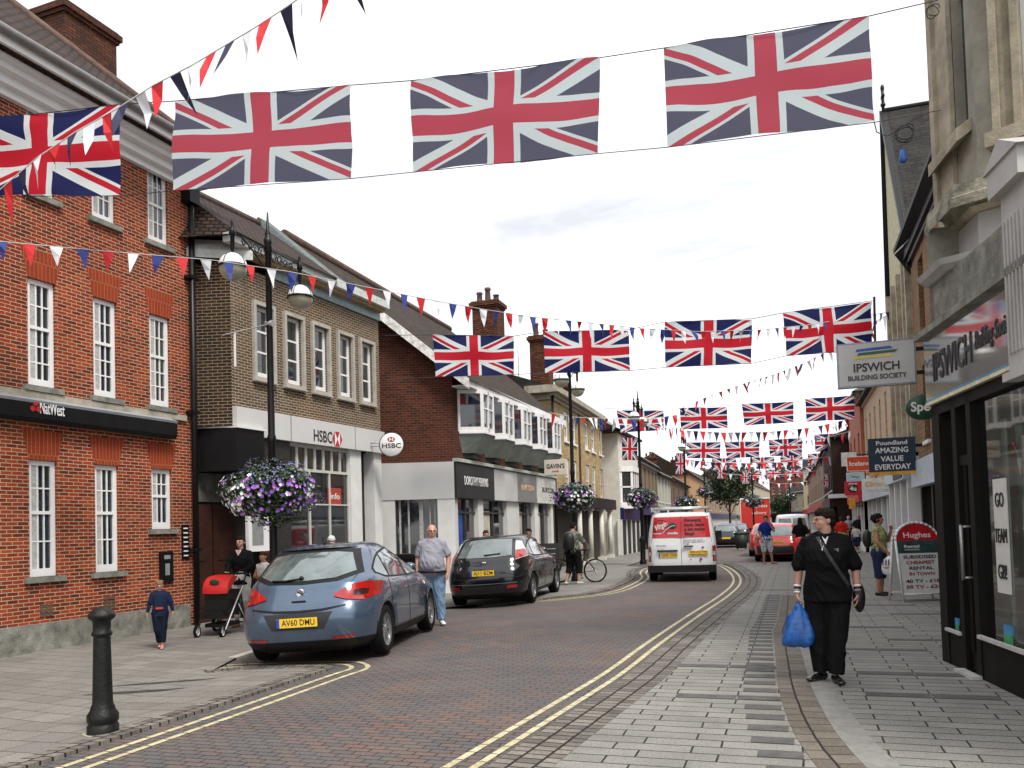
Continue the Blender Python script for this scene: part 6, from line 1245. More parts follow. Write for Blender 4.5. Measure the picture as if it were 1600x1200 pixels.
# van
VAN = [(.28, .80, -1.95, 2.0, 9), (.34, .92, -2.10, 2.15, 9), (.5, .95, -2.14, 2.2, 10), (.95, .95, -2.12, 2.12, 11), (1.1, .94, -2.10, 1.6, 11), (1.3, .92, -2.07, 1.35, 11), (1.6, .87, -2.02, 1.0, 10), (1.82, .82, -1.98, .75, 9), (1.90, .77, -1.92, .6, 7), (1.93, .6, -1.7, .4, 5), (1.94, .3, -1.3, .1, 4)]
vred = mat('van_red', (.55, .012, .02), .35, var=.08, coat=.6)
def det_van(c):
    r, rear, patch, seam = c['r'], c['rear'], c['patch'], c['seam']
    for x0, x1 in ((-.80, -.008), (.008, .80)):
        patch('rear_door_panel', lambda x, z: rear(x, z, .008), [(x0*.93, 1.80), (x1*.93, 1.80)], [(x0, 1.22), (x1, 1.22)], vred, 10, 6)
    seam('door_seam', [rear(0, z, .004) for z in (.42, .8, 1.2, 1.5, 1.82)], rr=.006); seam('door_seam', [rear(-.82+.0*z, z, .004) for z in (.42, .8, 1.2)]); seam('door_seam', [rear(.82, z, .004) for z in (.42, .8, 1.2)]); seam('door_seam', [rear(x, 1.205, .004) for x in (-.8, 0, .8)])
    for s in (-1, 1):
        patch('tail_lamp', lambda x, z: rear(x, z, .012), sorted([(s*.84, .98), (s*.935, .98)]), sorted([(s*.84, .55), (s*.935, .55)]), lampr, 5, 6); patch('lamp_lens', lambda x, z: rear(x, z, .016), sorted([(s*.845, .82), (s*.93, .82)]), sorted([(s*.845, .72), (s*.93, .72)]), lampw, 4, 3)
        for f_ in (0,): 
            c['patch']('side_window', lambda y, z, s=s: c['side'](s, y, z), [(.1, 1.7), (.75, 1.68)], [(.1, 1.2), (1.2, 1.2)], cglass, 8, 4)
        p = c['side'](s, 1.1, 1.15); b = MB().m(plast); b.box(min(p.x, p.x+s*.2), max(p.x, p.x+s*.2), 1.08, 1.16, 1.12, 1.36); b.obj('mirror', r)
    c['patch']('windscreen', c['front'], [(-.7, 1.72), (.7, 1.72)], [(-.82, 1.18), (.82, 1.18)], cglass, 10, 5)
    bb_ = MB().m(plast); w = .93
    bb_.box(-w, w, -2.22, -2.0, .27, .46); bb_.obj('bumper', r)
    y = -2.16
    b = MB().m(plast); b.box(-.66, -.10, y-.03, y+.04, .845, .885); b.obj('plate_lamp_housing', r); b = MB().m(plast); b.box(.06, .32, y-.035, y+.02, .965, 1.0); b.obj('door_handle', r)
    b = MB().m(mat('sticker_yellow', (.75, .68, .05), .5)); b.box(.20, .72, y-.004, y, .72, .86); o = b.obj('phone_sticker', r); text('lettering', '0800 052 7900', .055, vred, o, (.46, y-.008, .825), mw=.46, bold=.001); text('lettering', 'virginmedia.com', .06, vred, o, (.46, y-.008, .76), mw=.5, bold=.001)
    text('lettering', 'TRANSIT', .055, platek, r, (-.55, y-.01, 1.0), mw=.3, bold=.001)
    y2 = rear(0, 1.5).y-.012
    kb = mat('sign_black'); 
    for k, t in enumerate(('Forward,', 'back, back', 'a bit more', 'Stop!')): tx = text('lettering', t, .13, kb, r, (.10, rear(.4, 1.70-.125*k).y-.014, 1.70-.125*k), align='LEFT', bold=.003)
    tx = text('lettering', 'Virgin', .20, white, r, (-.55, y2-.01, 1.55), mw=.36, shear=.4, bold=.006); tx.rotation_euler = (rad(90), rad(-22), 0)
    text('lettering', 'media', .09, white, r, (-.22, rear(-.2, 1.33).y-.014, 1.35), mw=.28, bold=.004)
    b = MB().m(mat('logo_darkred', (.10, .01, .01), .5))
    L1 = lambda a: Vector((-.55+.20*math.cos(a), y2-.004, 1.53+.20*math.sin(a)))
    b.tube([L1(.3*k) for k in range(22)], .012, 6); b.obj('emblem_ring', r)
    b = MB().m(white); b.tube([Vector((-.75+.06*k, y2-.012+.0*k, 1.34+.0*k+.22*math.sin(max(0, (k-4))*.28))) for k in range(11)], .012, 6); b.obj('emblem_ribbon', r)
    b = MB().m(mat('logo_green', (.01, .06, .05), .4)); b.ball((-.22, y2-.01, 1.56), (.10, .01, .09), 16); b.obj('emblem_loop', r)
    b = MB().m(mat('logo_purple', (.25, .08, .35), .5)); b.lathe([(0, -.004), (.035, -.004)], (.58, y, .94), ax='y'); b.lathe([(0, -.004), (.02, -.004)], (.25, y, .62), ax='y'); b.lathe([(0, -.004), (.04, -.004)], (.52, y, .62), ax='y'); b.obj('small_marks', r)
    for k, ln in enumerate((.62, .7, .2)): text('lettering', ('Thank you, now we can', 'deliver super fast TV', 'on cable')[k], .05, mat('print_teal', (.05, .15, .15), .5), r, (.05, rear(.3, 1.15-.05*k).y-.01, 1.165-.055*k), mw=ln*.85).location.x = .05+ln*.85/2
    b = MB().m(mat('rack_alu', (.6, .62, .6), .4, .5)); 
    for x in (-.72, .72): b.cyl((x, -1.85, 2.03), (x, .4, 2.03), .02, n=8)
    for y in (-1.85, -1.2, -.4, .35): b.cyl((-.78, y, 2.06), (.78, y, 2.06), .022, n=8); [b.cyl((x, y, 1.88), (x, y, 2.05), .016, n=6) for x in (-.72, .72)]
    b.cyl((-.74, -1.95, 2.02), (.74, -1.95, 2.02), .03, n=10); b.obj('roof_rack', r)
hz = rad(5.2); x, y = place(1066, 23.0, hz, 2.16)
van = make_car('white panel van with red upper rear doors driving away up the street', (x, y, RD), hz, white_p, VAN, (-1.4, 1.45), R=.33, name='panel_van', plate_txt='GJ08 ONS', plate_z=.74, det=det_van, cat='van', lowblack=.42)
for o in van.children:
    if o.name.startswith('number_plate'): o.location = (-.36, .0, 0)
# smaller parked vehicles up the street
def det_small(c, lampz=(.75, .95), rearw=(1.02, 1.36), bumper=None):
    r, rear, patch = c['r'], c['rear'], c['patch']; hatch_side(c, beltz=.98)
    patch('rear_window', lambda x, z: rear(x, z, .008), [(-.55, rearw[1]), (0, rearw[1]+.02), (.55, rearw[1])], [(-.64, rearw[0]), (0, rearw[0]-.01), (.64, rearw[0])], cglass, 16, 6)
    for s in (-1, 1): patch('tail_lamp', lambda x, z: rear(x, z, .012), sorted([(s*.70, lampz[1]), (s*.88, lampz[1])]), sorted([(s*.70, lampz[0]), (s*.89, lampz[0])]), lampr if bumper is None else mat('lamp_dark'), 6, 4)
    if bumper: patch('bumper', lambda x, z: rear(x, z, .012), [(-.86, .62), (0, .60), (.86, .62)], [(-.84, .34), (0, .34), (.84, .34)], bumper, 16, 4)
gb = mat('bumper_green_black', (.02, .035, .03), .5)
def far_car(label, u, d, rz, paint, **k):
    rz = rad(rz); x, y = place(u, d, rz, 2.1); return make_car(label, (x, y, RD+gz(x)), rz, paint, ASTRA if not k.get('lv') else k['lv'], (-1.3, 1.35), R=.31, plate_txt=k.get('pt', ''), plate_z=k.get('pz', .6), det=lambda c: det_small(c, bumper=k.get('bumper')), N_=40, NZ=26, group='parked cars', name=k.get('name', 'parked_car'), cat=k.get('cat', 'car'))
far_car('nearest red hatchback with a dark bumper, beside the man in checked shorts', 1216, 32.5, -1, red_p, bumper=gb, pt='R186 OOX', pz=.74)
far_car('red car parked in front of the other red hatchback, mostly hidden', 1203, 37.5, 1, red_p, bumper=None, pt='', pz=.6)
far_car('black hatchback with yellow number plate parked on the left behind the van', 1137, 52, 5, black_p, pt='')
far_car('dark blue car parked ahead of the far black hatchback', 1156, 62, 5, navy_p, pt='')
far_car('black car far up the street on the left', 1168, 84, 4, black_p, pt='')
VAN2 = [(q[0], q[1], q[2], q[3], q[4]-3) for q in VAN]
def det_wv(c):
    for x0, x1 in ((-.72, -.05), (.05, .72)): c['patch']('rear_window', lambda x, z: c['rear'](x, z, .01), [(x0*.93, 1.70), (x1*.93, 1.70)], [(x0, 1.25), (x1, 1.25)], cglass, 6, 4)
    for s in (-1, 1): c['patch']('tail_lamp', lambda x, z: c['rear'](x, z, .012), sorted([(s*.82, 1.1), (s*.93, 1.1)]), sorted([(s*.82, .7), (s*.93, .7)]), lampr, 4, 4)
rz = rad(-1); x, y = place(1241, 44.5, rz, 2.1); make_car('white van parked ahead of the red cars behind the woman in black', (x, y, RD), rz, white_p, VAN2, (-1.4, 1.4), R=.33, name='parked_van', plate_txt='', plate_z=.7, det=det_wv, cat='van', N_=40, NZ=24)
# red lorry
p = on(1181, 72); lo = empty('red_lorry', (p.x, p.y, RD), rad(4), 'red box lorry with white lettering parked far up the left side', 'lorry')
b = MB().m(mat('lorry_red', (.55, .03, .02), .5, var=.15)); b.box(-1.2, 1.2, 0, 6.5, 1.0, 3.5); b.obj('box_body', lo)
b = MB().m(white_p); b.box(-1.25, 1.25, -.04, 6.55, 3.5, 3.62); b.box(-1.25, -1.2, -.04, .06, 1.0, 3.5); b.obj('roof_cap', lo); b = MB().m(mat('side_teal', (.20, .32, .30), .5)); b.box(1.2, 1.23, .1, 6.4, 1.0, 3.5); b.obj('side_panel', lo)
text('lettering', 'Express', .42, white, lo, (.3, -.03, 2.9), mw=1.4); text('lettering', 'delivery', .36, white, lo, (.3, -.03, 2.3), mw=1.2)
b = MB().m(under); b.box(-1.15, 1.15, .1, 8.2, .55, .98); b.box(-1.2, 1.2, -.05, .05, .45, .62); b.obj('chassis', lo); b = MB().m(mat('lorry_red')); b.box(-1.15, 1.15, 6.8, 8.4, .6, 2.6); b.obj('cab', lo)
for x in (-1, 1):
    for y in (1.5, 7.4): b = MB().m(tyre); b.lathe([(0, -.14), (.45, -.14), (.48, -.1), (.48, .1), (.45, .14), (0, .14)], (x, y, .48), ax='x', n=20); b.obj('wheel', lo)
for x in (-1.0, 1.0): b = MB().m(lampr); b.box(x-.15, x+.15, -.07, -.05, .48, .6); b.obj('tail_lamp', lo)
# wheelie bin by the far left cars
p = on(1157, 47); wb = empty('wheelie_bin', p, 0, 'dark wheelie bin beside the far black hatchback', 'bin'); b = MB().m(mat('bin_green', (.015, .03, .02), .6)); b.rings([(.08, .3, .3, 0), (.9, .38, .38, 0)], 4); b.obj('bin_body', wb); b = MB().m(_M['bin_green']); b.rings([(.9, .42, .42, -.02), (.98, .36, .38, 0), (1.02, .2, .2, 0)], 4); b.obj('lid', wb)
for s in (-1, 1): b = MB().m(tyre); b.lathe([(0, -.03), (.1, -.03), (.1, .03), (0, .03)], (s*.22, .22, .1), ax='x', n=12); b.obj('wheel', wb)

# ================================================================== street things
# arched pavement sign on the right
q0_, q1_ = G(1405, 940), G(1464, 936); c = (q0_+q1_)/2; w_ = (q1_-q0_).length*.95; ab = empty('pavement_sign', (c.x, c.y, 0), math.atan2((q1_-q0_).y, (q1_-q0_).x)*.6, 'arched pavement sign reading Hughes with handwritten television rental prices', 'sign')
Hs = 1.48; fw_ = w_/2; wf = mat('sign_frame_white', (.72, .73, .72), .35); tilt = lambda z: .10*z/Hs
for sgn in (-1, 1):
    b = MB().m(wf); f = lambda x, z: Vector((x, -.26+.26*z/Hs if sgn < 0 else .26-.26*z/Hs, z))
    pts = [f(-fw_, 0), f(-fw_, Hs-fw_*.8)]+[f(-fw_*math.cos(t), Hs-fw_*.8+fw_*.8*math.sin(t)) for t in [math.pi*k/14 for k in range(1, 14)]]+[f(fw_, Hs-fw_*.8), f(fw_, 0)]
    b.tube(pts, .022, 8); b.cyl(f(-fw_, .14), f(fw_, .14), .016, n=8); fo = b.obj('frame', ab)
    if sgn < 0:
        sh = lambda x, z: f(x, z)+Vector((0, -.002, 0))
        b = MB().m(mat('board_white', (.68, .69, .66), .4, var=.06)); b.poly([sh(-fw_, .16), sh(fw_, .16), sh(fw_, .90), sh(-fw_, .90)]); b.obj('writing_board', ab)
        b = MB().m(mat('board_dark', (.03, .07, .07), .4, var=.6, vs=5)); b.poly([sh(-fw_, .90), sh(fw_, .90), sh(fw_, 1.14), sh(-fw_, 1.14)]); b.obj('photo_band', ab)
        b = MB().m(vred); b.poly([sh(-fw_, 1.14), sh(fw_, 1.14)]+[sh(fw_*math.cos(t), Hs-fw_*.8+fw_*.78*math.sin(t)) for t in [math.pi*k/14 for k in range(0, 15)]]); b.obj('red_header', ab)
        def tx(s, z, sz, M, mw=None, x=0): t = text('lettering', s, sz, M, ab, f(x, z)+Vector((0, -.008, 0)), mw=mw, ext=.001, bold=.002); t.rotation_euler = (rad(90)-math.atan(.26/Hs), 0, 0); return t
        tx('Hughes', 1.24, .15, white, fw_*1.25); tx('Rental', 1.03, .07, white, fw_*.7, -fw_*.3); tx('*****', .95, .08, white, fw_*.7, -fw_*.3)
        ink = mat('ink_dark', (.06, .02, .03), .6)
        for k, (s, m_) in enumerate((('SUBSIDISED', 1.5), ('CHEAPEST', 1.3), ('RENTAL', 1.1), ('IN TOWN', 1.15), ('40 TV - £18', 1.55), ('50 TV - £24', 1.6))): tx(s, .83-.105*k-(.03 if k > 3 else 0), .085, ink if k % 2 == 0 else mat('ink_red', (.3, .02, .03), .6), fw_*m_)
    else:
        b = MB().m(mat('board_white')); b.poly([f(-fw_, .16), f(fw_, .16), f(fw_, Hs-.2), f(-fw_, Hs-.2)]); b.obj('rear_board', ab)
# chalk board behind the black car
p = on(856, 23.5); cb = empty('chalk_board', p, rad(10), 'black chalk board with white writing behind the black hatchback', 'sign'); b = MB().m(mat('board_black', (.015, .015, .015), .6)); b.prism([(-.28, -.14, 0), (.28, -.14, 0), (.28, 0, 1.2), (-.28, 0, 1.2)], (0, .03, 0)); b.prism([(-.28, .14, 0), (.28, .14, 0), (.28, 0.03, 1.2), (-.28, .03, 1.2)], (0, .03, 0)); b.obj('board', cb)
for k in range(4): t = text('lettering', ('Coffee', 'Lunches', 'Teas', 'Open')[k] if 0 else '~~~~', .12, white, cb, (0, -.05-.02*k, 1.05-.14*k), mw=.4); t.rotation_euler = (rad(83), 0, 0)
# litter bin and railing behind the standing man
p = D(645, 955, 17.0); lb_ = empty('litter_bin', (p.x, p.y, gz(p.x)), 0, 'black litter bin with a pale bar across it behind the standing man', 'bin'); b = MB().m(BLACK()); b.box(-.28, .28, -.28, .28, 0, 1.12); b.box(-.31, .31, -.31, .31, 1.12, 1.2); b.obj('bin_body', lb_); b = MB().m(grey_al); b.box(-.25, .25, -.295, -.28, .92, .97); b.obj('bar', lb_)

# ================================================================== people (local: facing -Y)
skinA = mat('skin', (.46, .24, .18), .5, var=.10, vs=14); skinB = mat('skin_tanned', (.40, .19, .12), .5, var=.10, vs=14)
hairs = {k: mat('hair_'+k, c, .7, spec=.2, var=.5, vs=60, bump=.8, bs=160) for k, c in dict(dark=(.010, .006, .004), brown=(.05, .022, .012), white=(.6, .6, .58), blonde=(.30, .19, .09), black=(.008, .007, .007)).items()}
cl = lambda n, c, **k: mat('cloth_'+n, c, .9, spec=.12, var=k.get('var', .2), vs=k.get('vs', 7), bump=.25, bs=25)
def V3(*a): return Vector(a)
def person(label, loc, rz, H=1.7, bulk=1.0, belly=0, arms=None, legs=None, yaw=0, nod=0, skin=None, top=None, sleeve=.45, hem=.84, tw=1.0, bottom=None, blen=.09, bw=1.0, shoes=None, hair='brown', style='short', vox=.011, lean=0, feat=True, neckc=None, curl=(1, 1), bust=0):
    skin = skin or skinA; k = H/1.7; r = empty('person', loc, rz, label, 'person'); S = Matrix.Diagonal((k, k, k, 1)); hb = .5+.5*bulk
    arms = arms or {}; legs = legs or {}
    A = {}; Lg = {}
    for s, nm in ((-1, 'L'), (1, 'R')):
        a = arms.get(nm, {}); sh = V3(s*.160*hb, lean*.0, 1.370)
        el = V3(*a['e']) if 'e' in a else V3(s*(.225*hb+.01), .02, 1.11); wr = V3(*a['w']) if 'w' in a else V3(s*(.235*hb+.01), -.03, .87); A[nm] = (s, sh, el, wr, a)
        g = legs.get(nm, {}); hp = V3(s*.088*hb, 0, .88); kn = V3(*g['k']) if 'k' in g else V3(s*.095*hb, -.01, .48); an_ = V3(*g['a']) if 'a' in g else V3(s*.10*hb, .025, .08); td = Matrix.Rotation(rad(g.get('t', s*8)), 4, 'Z') @ V3(0, -1, 0); Lg[nm] = (s, hp, kn, an_, td)
    def torso(b, o=0, z0=.80, z1=1.46, w=1.0, bl=0):
        R_ = [(.80, .155, .11, .01), (.90, .17, .125, .01), (1.0, .15, .115, 0), (1.08, .142, .11, -.0), (1.2, .155, .118, 0), (1.29, .165, .115, 0), (1.35, .155, .105, .005), (1.40, .115, .085, .01), (1.44, .06, .06, .01), (1.46, .05, .05, .01)]
        out = []
        for z, rx, ry, yo in R_:
            if z < z0-.04 or z > z1+.001: continue
            f = hb if z < 1.36 else (1+hb)/2; bel = belly*math.exp(-((z-1.05)/.15)**2); bu = bust*math.exp(-((z-1.24)/.07)**2)
            out.append((max(z, z0), (rx*w)*f+o+bel*.4, (ry*w)*bulk**.8+o+bel*.5+bu*.5, yo-bel*.5-bu*.5))
        b.rings(out, 20)
    Mh = Matrix.Translation((0, .01, 1.46)) @ Matrix.Rotation(rad(yaw), 4, 'Z') @ Matrix.Rotation(rad(nod), 4, 'X') @ Matrix.Translation((0, -.01, -1.46))
    b = MB().m(skin); torso(b)
    b.cap((0, .015, 1.40), (0, -.005, 1.52), .056*(.6+.4*bulk), .052*(.6+.4*bulk), 14)
    def hb_(c, rr, rot=None): b.ball(Mh @ V3(*c), rr, 16, M=(Mh.to_3x3() @ rot) if rot is not None else Mh.to_3x3())
    hb_((0, .012, 1.605), (.076, .094, .092)); hb_((0, -.018, 1.555), (.062*(.7+.3*bulk), .072, .068)); hb_((0, -.064, 1.510), (.026, .024, .022)); hb_((0, -.045, 1.525), (.047*(.65+.35*bulk), .04, .034))
    hb_((0, -.088, 1.605), (.05, .012, .012)); hb_((-.036, -.058, 1.562), (.022, .016, .026)); hb_((.036, -.058, 1.562), (.022, .016, .026))
    nr = Matrix.Rotation(rad(-22), 3, 'X'); hb_((0, -.098, 1.582), (.010, .016, .028), nr); hb_((0, -.108, 1.566), (.014, .012, .011)); hb_((0, -.084, 1.536), (.020, .012, .009)); hb_((0, -.082, 1.526), (.017, .011, .008))
    for s in (-1, 1): hb_((s*.077, .012, 1.578), (.010, .020, .031)); hb_((s*.012, -.10, 1.567), (.008, .008, .007))
    for nm, (s, sh, el, wr, a) in A.items():
        b.cap((0, .012, 1.45), sh+V3(-s*.01, .005, .0), .034*bulk**.5, .046*bulk**.5, 12)
        b.cap(sh, el, .050*bulk**.7, .040*bulk**.7, 12); b.cap(el, wr, .041*bulk**.6, .026*bulk**.3, 12)
        # hand: palm and five separate fingers curling about the held thing
        d = (wr-el).normalized(); hd_ = V3(*a.get('h', (d.x*.5, d.y*.5-.12, d.z-.2))).normalized(); sd = V3(*a.get('n', (0, 1, 0))); sd = (sd-hd_*sd.dot(hd_)).normalized(); pn_ = hd_.cross(sd).normalized()   # sd: across the knuckles; pn_: palm normal
        if pn_.dot(V3(-s, 0, 0)) < 0: pn_ = -pn_
        pc = wr+hd_*.048; rot = Matrix((sd, pn_, hd_)).transposed(); b.ball(pc, (.040, .016, .052), 12, M=rot); b.cap(wr, wr+hd_*.03, .024, .022, 10)
        cu_ = a.get('curl', .55)
        for fi in range(4):
            ln = (.066, .074, .070, .056)[fi]; p = wr+hd_*(.088 if fi in (1, 2) else .082)+sd*(-.030+.020*fi)*(1 if not a.get('flip') else -1); ang = 0; rr = .0092 if vox < .009 else .0105
            for sgm, fr_ in enumerate((.45, .31, .24)):
                ang += cu_*(.75 if sgm == 0 else .9)*(1+.08*fi); q = p+(hd_*math.cos(ang)+pn_*math.sin(ang))*ln*fr_; b.cap(p, q, rr*(1-.08*sgm), rr*(.93-.08*sgm), 8); p = q
        p = wr+hd_*.03-sd*.030*(1 if not a.get('flip') else -1); q = p+(hd_*.6-sd*.55*(1 if not a.get('flip') else -1)+pn_*.35).normalized()*.038; b.cap(p, q, .013, .011, 8); b.cap(q, q+(hd_*.8+pn_*.55).normalized()*.03, .011, .009, 8)
    for nm, (s, hp, kn, an_, td) in Lg.items():
        b.cap(hp, kn, .083*bulk**.7, .052*bulk**.4, 14); b.cap(kn, an_, .053*bulk**.4, .034, 12); b.ball(kn.lerp(an_, .28)+V3(0, .018, 0), (.05, .052, .10), 12)
        hl = V3(an_.x, an_.y, an_.z-.04); b.cap(hl-td*.02, hl+td*.12+V3(0, 0, -.012), .033, .026, 10); b.ball(hl+td*.15+V3(0, 0, -.018), (.038, .04, .02), 10)
    b.v = [tuple(S @ Vector(v)) for v in b.v]; body_ = remesh(b, 'body', vox*k, skin, r, 2)
    def part(nm, mb_, M, vx=None, sm=2):
        mb_.v = [tuple(S @ Vector(v)) for v in mb_.v]; o = remesh(mb_, nm, (vx or vox*1.1)*k, M, r, sm)
        if nm in ('shirt', 'trousers'):             # folds in the cloth
            f = (11, 11, 7) if nm == 'shirt' else (17, 17, 5)
            nr_ = [v.normal.copy() for v in o.data.vertices]; out = []
            for v, q in zip(o.data.vertices, nr_):
                c = v.co; n = noise.noise(Vector((c.x*f[0]+c.z*3+H, c.y*f[1], c.z*f[2]+c.x*4))); n = (1-abs(n)*2.4); out += list(c+q*(.011*k*max(-.6, n-.35)))
            o.data.vertices.foreach_set('co', out); o.data.update()
        if nm == 'hair':
            nr_ = [v.normal.copy() for v in o.data.vertices]; out = []
            for v, q in zip(o.data.vertices, nr_): c = v.co; out += list(c+q*.006*k*noise.noise(Vector((c.x*70, c.y*70, c.z*22))))
            o.data.vertices.foreach_set('co', out); o.data.update()
        return o
    if top is not None:
        b = MB().m(top); torso(b, .016, hem, 1.44, tw, 1)
        rng = [(hem-.01, .172*hb*tw+belly*.3+.010, .128*bulk**.8*tw+.010+belly*.2, -.0-belly*.15), (hem+.12, .166*hb*tw+.006+belly*.35, .122*bulk**.8*tw+.006+belly*.3, -belly*.25)]; b.rings(rng, 20)
        for nm, (s, sh, el, wr, a) in A.items():
            b.cap((s*.03, .012, 1.432), sh+V3(-s*.01, .005, .0), .050*bulk**.5, .060*bulk**.5, 14)
            if sleeve > 0:
                t = min(1, sleeve*2); e_ = sh.lerp(el, t); b.cap(sh+V3(-s*.02, 0, 0), sh, .060*bulk**.6, .060*bulk**.6, 12); b.cyl(sh, e_, .060*bulk**.6, (.060*(1-t)+.064*t)*bulk**.6+.004, 14)
                if sleeve > .5: b.ball(el, .054*bulk**.7, 12); w_ = el.lerp(wr, sleeve*2-1); b.cyl(el, w_, .052*bulk**.7, .036*bulk**.5, 12)
        b.lathe([(.056, 1.425), (.072, 1.43), (.066, 1.465), (.052, 1.462), (.056, 1.425)], (0, .010, 0), n=20)
        r_top = part('shirt', b, top, None, 7)
    if bottom is not None:
        b = MB().m(bottom); b.rings([(.80, .165*hb+.008, .125*bulk**.8+.008, .01), (.9, .176*hb+.010, .132*bulk**.8+.012, .01), (1.0, .158*hb+.012+belly*.3, .12*bulk**.8+.012+belly*.2, -.0-belly*.15)], 20)
        for nm, (s, hp, kn, an_, td) in Lg.items():
            b.cyl(hp+V3(0, 0, .04), kn, .100*bulk**.75*bw**.5, .068*bulk**.5*bw, 16); b.ball(hp, .098*bulk**.75, 14); b.ball(kn, .067*bulk**.5*bw, 14)
            if blen < .45: t = (kn.z-blen)/(kn.z-an_.z) if kn.z != an_.z else 1; e_ = kn.lerp(an_, min(1, t)); b.cyl(kn, e_, .067*bulk**.5*bw, .055*bulk**.4*bw, 14)
        part('trousers', b, bottom, None, 5)
    if shoes is not None:
        for nm, (s, hp, kn, an_, td) in Lg.items():
            b = MB().m(shoes); hl = V3(an_.x, an_.y, an_.z-.042); b.cap(hl-td*.03, hl+td*.13+V3(0, 0, -.01), .040, .034, 12); b.ball(hl+td*.165+V3(0, 0, -.016), (.042, .05, .024), 12); zb = min(v[2] for v in b.v); part('shoe', b, shoes, .008, 1)
    if hair:
        hm = hairs[hair]; b = MB().m(hm); rn = random.Random(int(H*1000)); hh = lambda c, rr: b.ball(Mh @ V3(*c), rr, 14, M=Mh.to_3x3())
        if style != 'fringe':
            hh((0, .026, 1.625), (.084, .094, .088)); hh((0, -.02, 1.655), (.07, .072, .050)); hh((0, .05, 1.58), (.078, .068, .075))
            for _ in range(26): a = rn.uniform(0, 6.28); z = rn.uniform(1.60, 1.70); rr = math.sqrt(max(.02, 1-((z-1.62)/.095)**2)); hh((.070*rr*math.cos(a), .02+.085*rr*math.sin(a) if math.sin(a) > -.5 or z > 1.655 else .02+.02, z), (.022, .026, .018))
        else:
            hh((0, .055, 1.60), (.080, .06, .055)); hh((-.06, .03, 1.60), (.024, .05, .04)); hh((.06, .03, 1.60), (.024, .05, .04))
        if style == 'long': hh((0, .06, 1.50), (.082, .05, .11)); hh((-.07, .03, 1.50), (.022, .035, .10)); hh((.07, .03, 1.50), (.022, .035, .10))
        if style == 'bun': hh((0, .11, 1.65), (.04, .04, .04)); hh((0, .03, 1.66), (.09, .09, .06))
        if style == 'curly':
            for _ in range(40): a = rn.uniform(0, 6.28); z = rn.uniform(1.55, 1.71); rr = math.sqrt(max(.1, 1-((z-1.62)/.11)**2)); y = .03+.10*rr*math.sin(a); hh((.085*rr*math.cos(a), max(y, -.02) if z < 1.64 else y, z), (.026, .026, .024))
        part('hair', b, hm, .008, 1)
    if feat:
        for nmx, col_, parts in (('eyes', mat('eye_dark', (.03, .02, .015), .3), [((-.030, -.088, 1.590), (.009, .006, .006)), ((.030, -.088, 1.590), (.009, .006, .006))]), ('eyebrows', hairs.get(hair or 'white', hairs['brown']), [((-.032, -.091, 1.610), (.018, .006, .0035)), ((.032, -.091, 1.610), (.018, .006, .0035))]), ('lips', mat('lips', (.36, .15, .12), .5), [((0, -.094, 1.532), (.016, .0035, .0035))])):
            b = MB().m(col_)
            for c_, rr in parts: b.ball(S @ (Mh @ V3(*c_)), tuple(q*k for q in rr), 10, M=Mh.to_3x3())
            b.obj(nmx, r)
    r.scale = (1, 1, 1); return r, A, Lg, k
def held(r, k, p): return r.matrix_basis @ (Vector(p)*k)
blackc = cl('black', (.006, .006, .007), var=.15); blackt = cl('black_trouser', (.009, .009, .010), var=.2); shoeb = mat('shoe_black', (.01, .01, .01), .25, coat=.5)
def rzmat(r): return Matrix.Translation(r.location) @ Matrix.Rotation(r.rotation_euler.z, 4, 'Z')
# 1 woman in black in the foreground
g = G(1299, 1064)
wl, wr_ = (-.285, -.03, .865), (.275, -.03, .865)
r, A, Lg, k = person('woman in black with short dark hair carrying a blue bag in the foreground', (g.x, g.y, 0), rad(-3), 1.70, bulk=1.22, belly=.03, bust=.05, arms={'L': dict(e=(-.262, .02, 1.12), w=wl, n=(0, 1, 0), curl=1.0, h=(0, -.05, -1)), 'R': dict(e=(.262, .02, 1.12), w=wr_, n=(0, 1, 0), curl=.4, h=(-.12, -.15, -1))}, legs={'L': dict(k=(-.115, .0, .48), a=(-.085, .04, .085), t=-40), 'R': dict(k=(.075, -.05, .48), a=(.045, -.06, .085), t=18)}, yaw=-62, top=blackc, sleeve=.52, hem=.80, tw=1.10, bottom=blackt, blen=.07, bw=1.28, shoes=shoeb, hair='dark', vox=.0075)
M_ = rzmat(r)
from mathutils.bvhtree import BVHTree
sh_ = [o for o in r.children if o.name.startswith('shirt')][0].data
bv = BVHTree.FromPolygons([v.co.copy() for v in sh_.vertices], [tuple(p.vertices) for p in sh_.polygons])
def surf(x, z, o=.005):
    h = bv.ray_cast(Vector((x, -1, z)), Vector((0, 1, 0))); return Vector((x, (h[0].y if h[0] is not None else -.1)-o, z))
sb_ = empty('shoulder_bag', r.location, r.rotation_euler.z, 'black shoulder bag worn across the woman in black, its strap crossing her chest', 'bag')
b = MB().m(mat('strap_grey', (.028, .026, .023), .7)); n_ = 22; st_ = []
for q in range(n_+1):
    t = q/n_; x = -.075+.285*t; z = 1.425-.50*t; w_ = .014
    st_ += [surf(x-w_, z-w_*.5), surf(x+w_, z+w_*.5)]
b.add(st_, [(2*q, 2*q+1, 2*q+3, 2*q+2) for q in range(n_)], False)
b.obj('strap', sb_); b = MB().m(mat('bag_black', (.012, .012, .012), .5)); b.ball((.285, .05, .82), (.06, .12, .15), 16); b.obj('pouch', sb_)
b = MB().m(mat('cord_black', (.01, .01, .01), .6)); b.tube([(.075*math.cos(t)*1.02, .01+.085*math.sin(t), 1.462-.012*math.sin(t)*-1) for t in [i*.3925 for i in range(17)]], .006, 6); b.obj('choker', r)
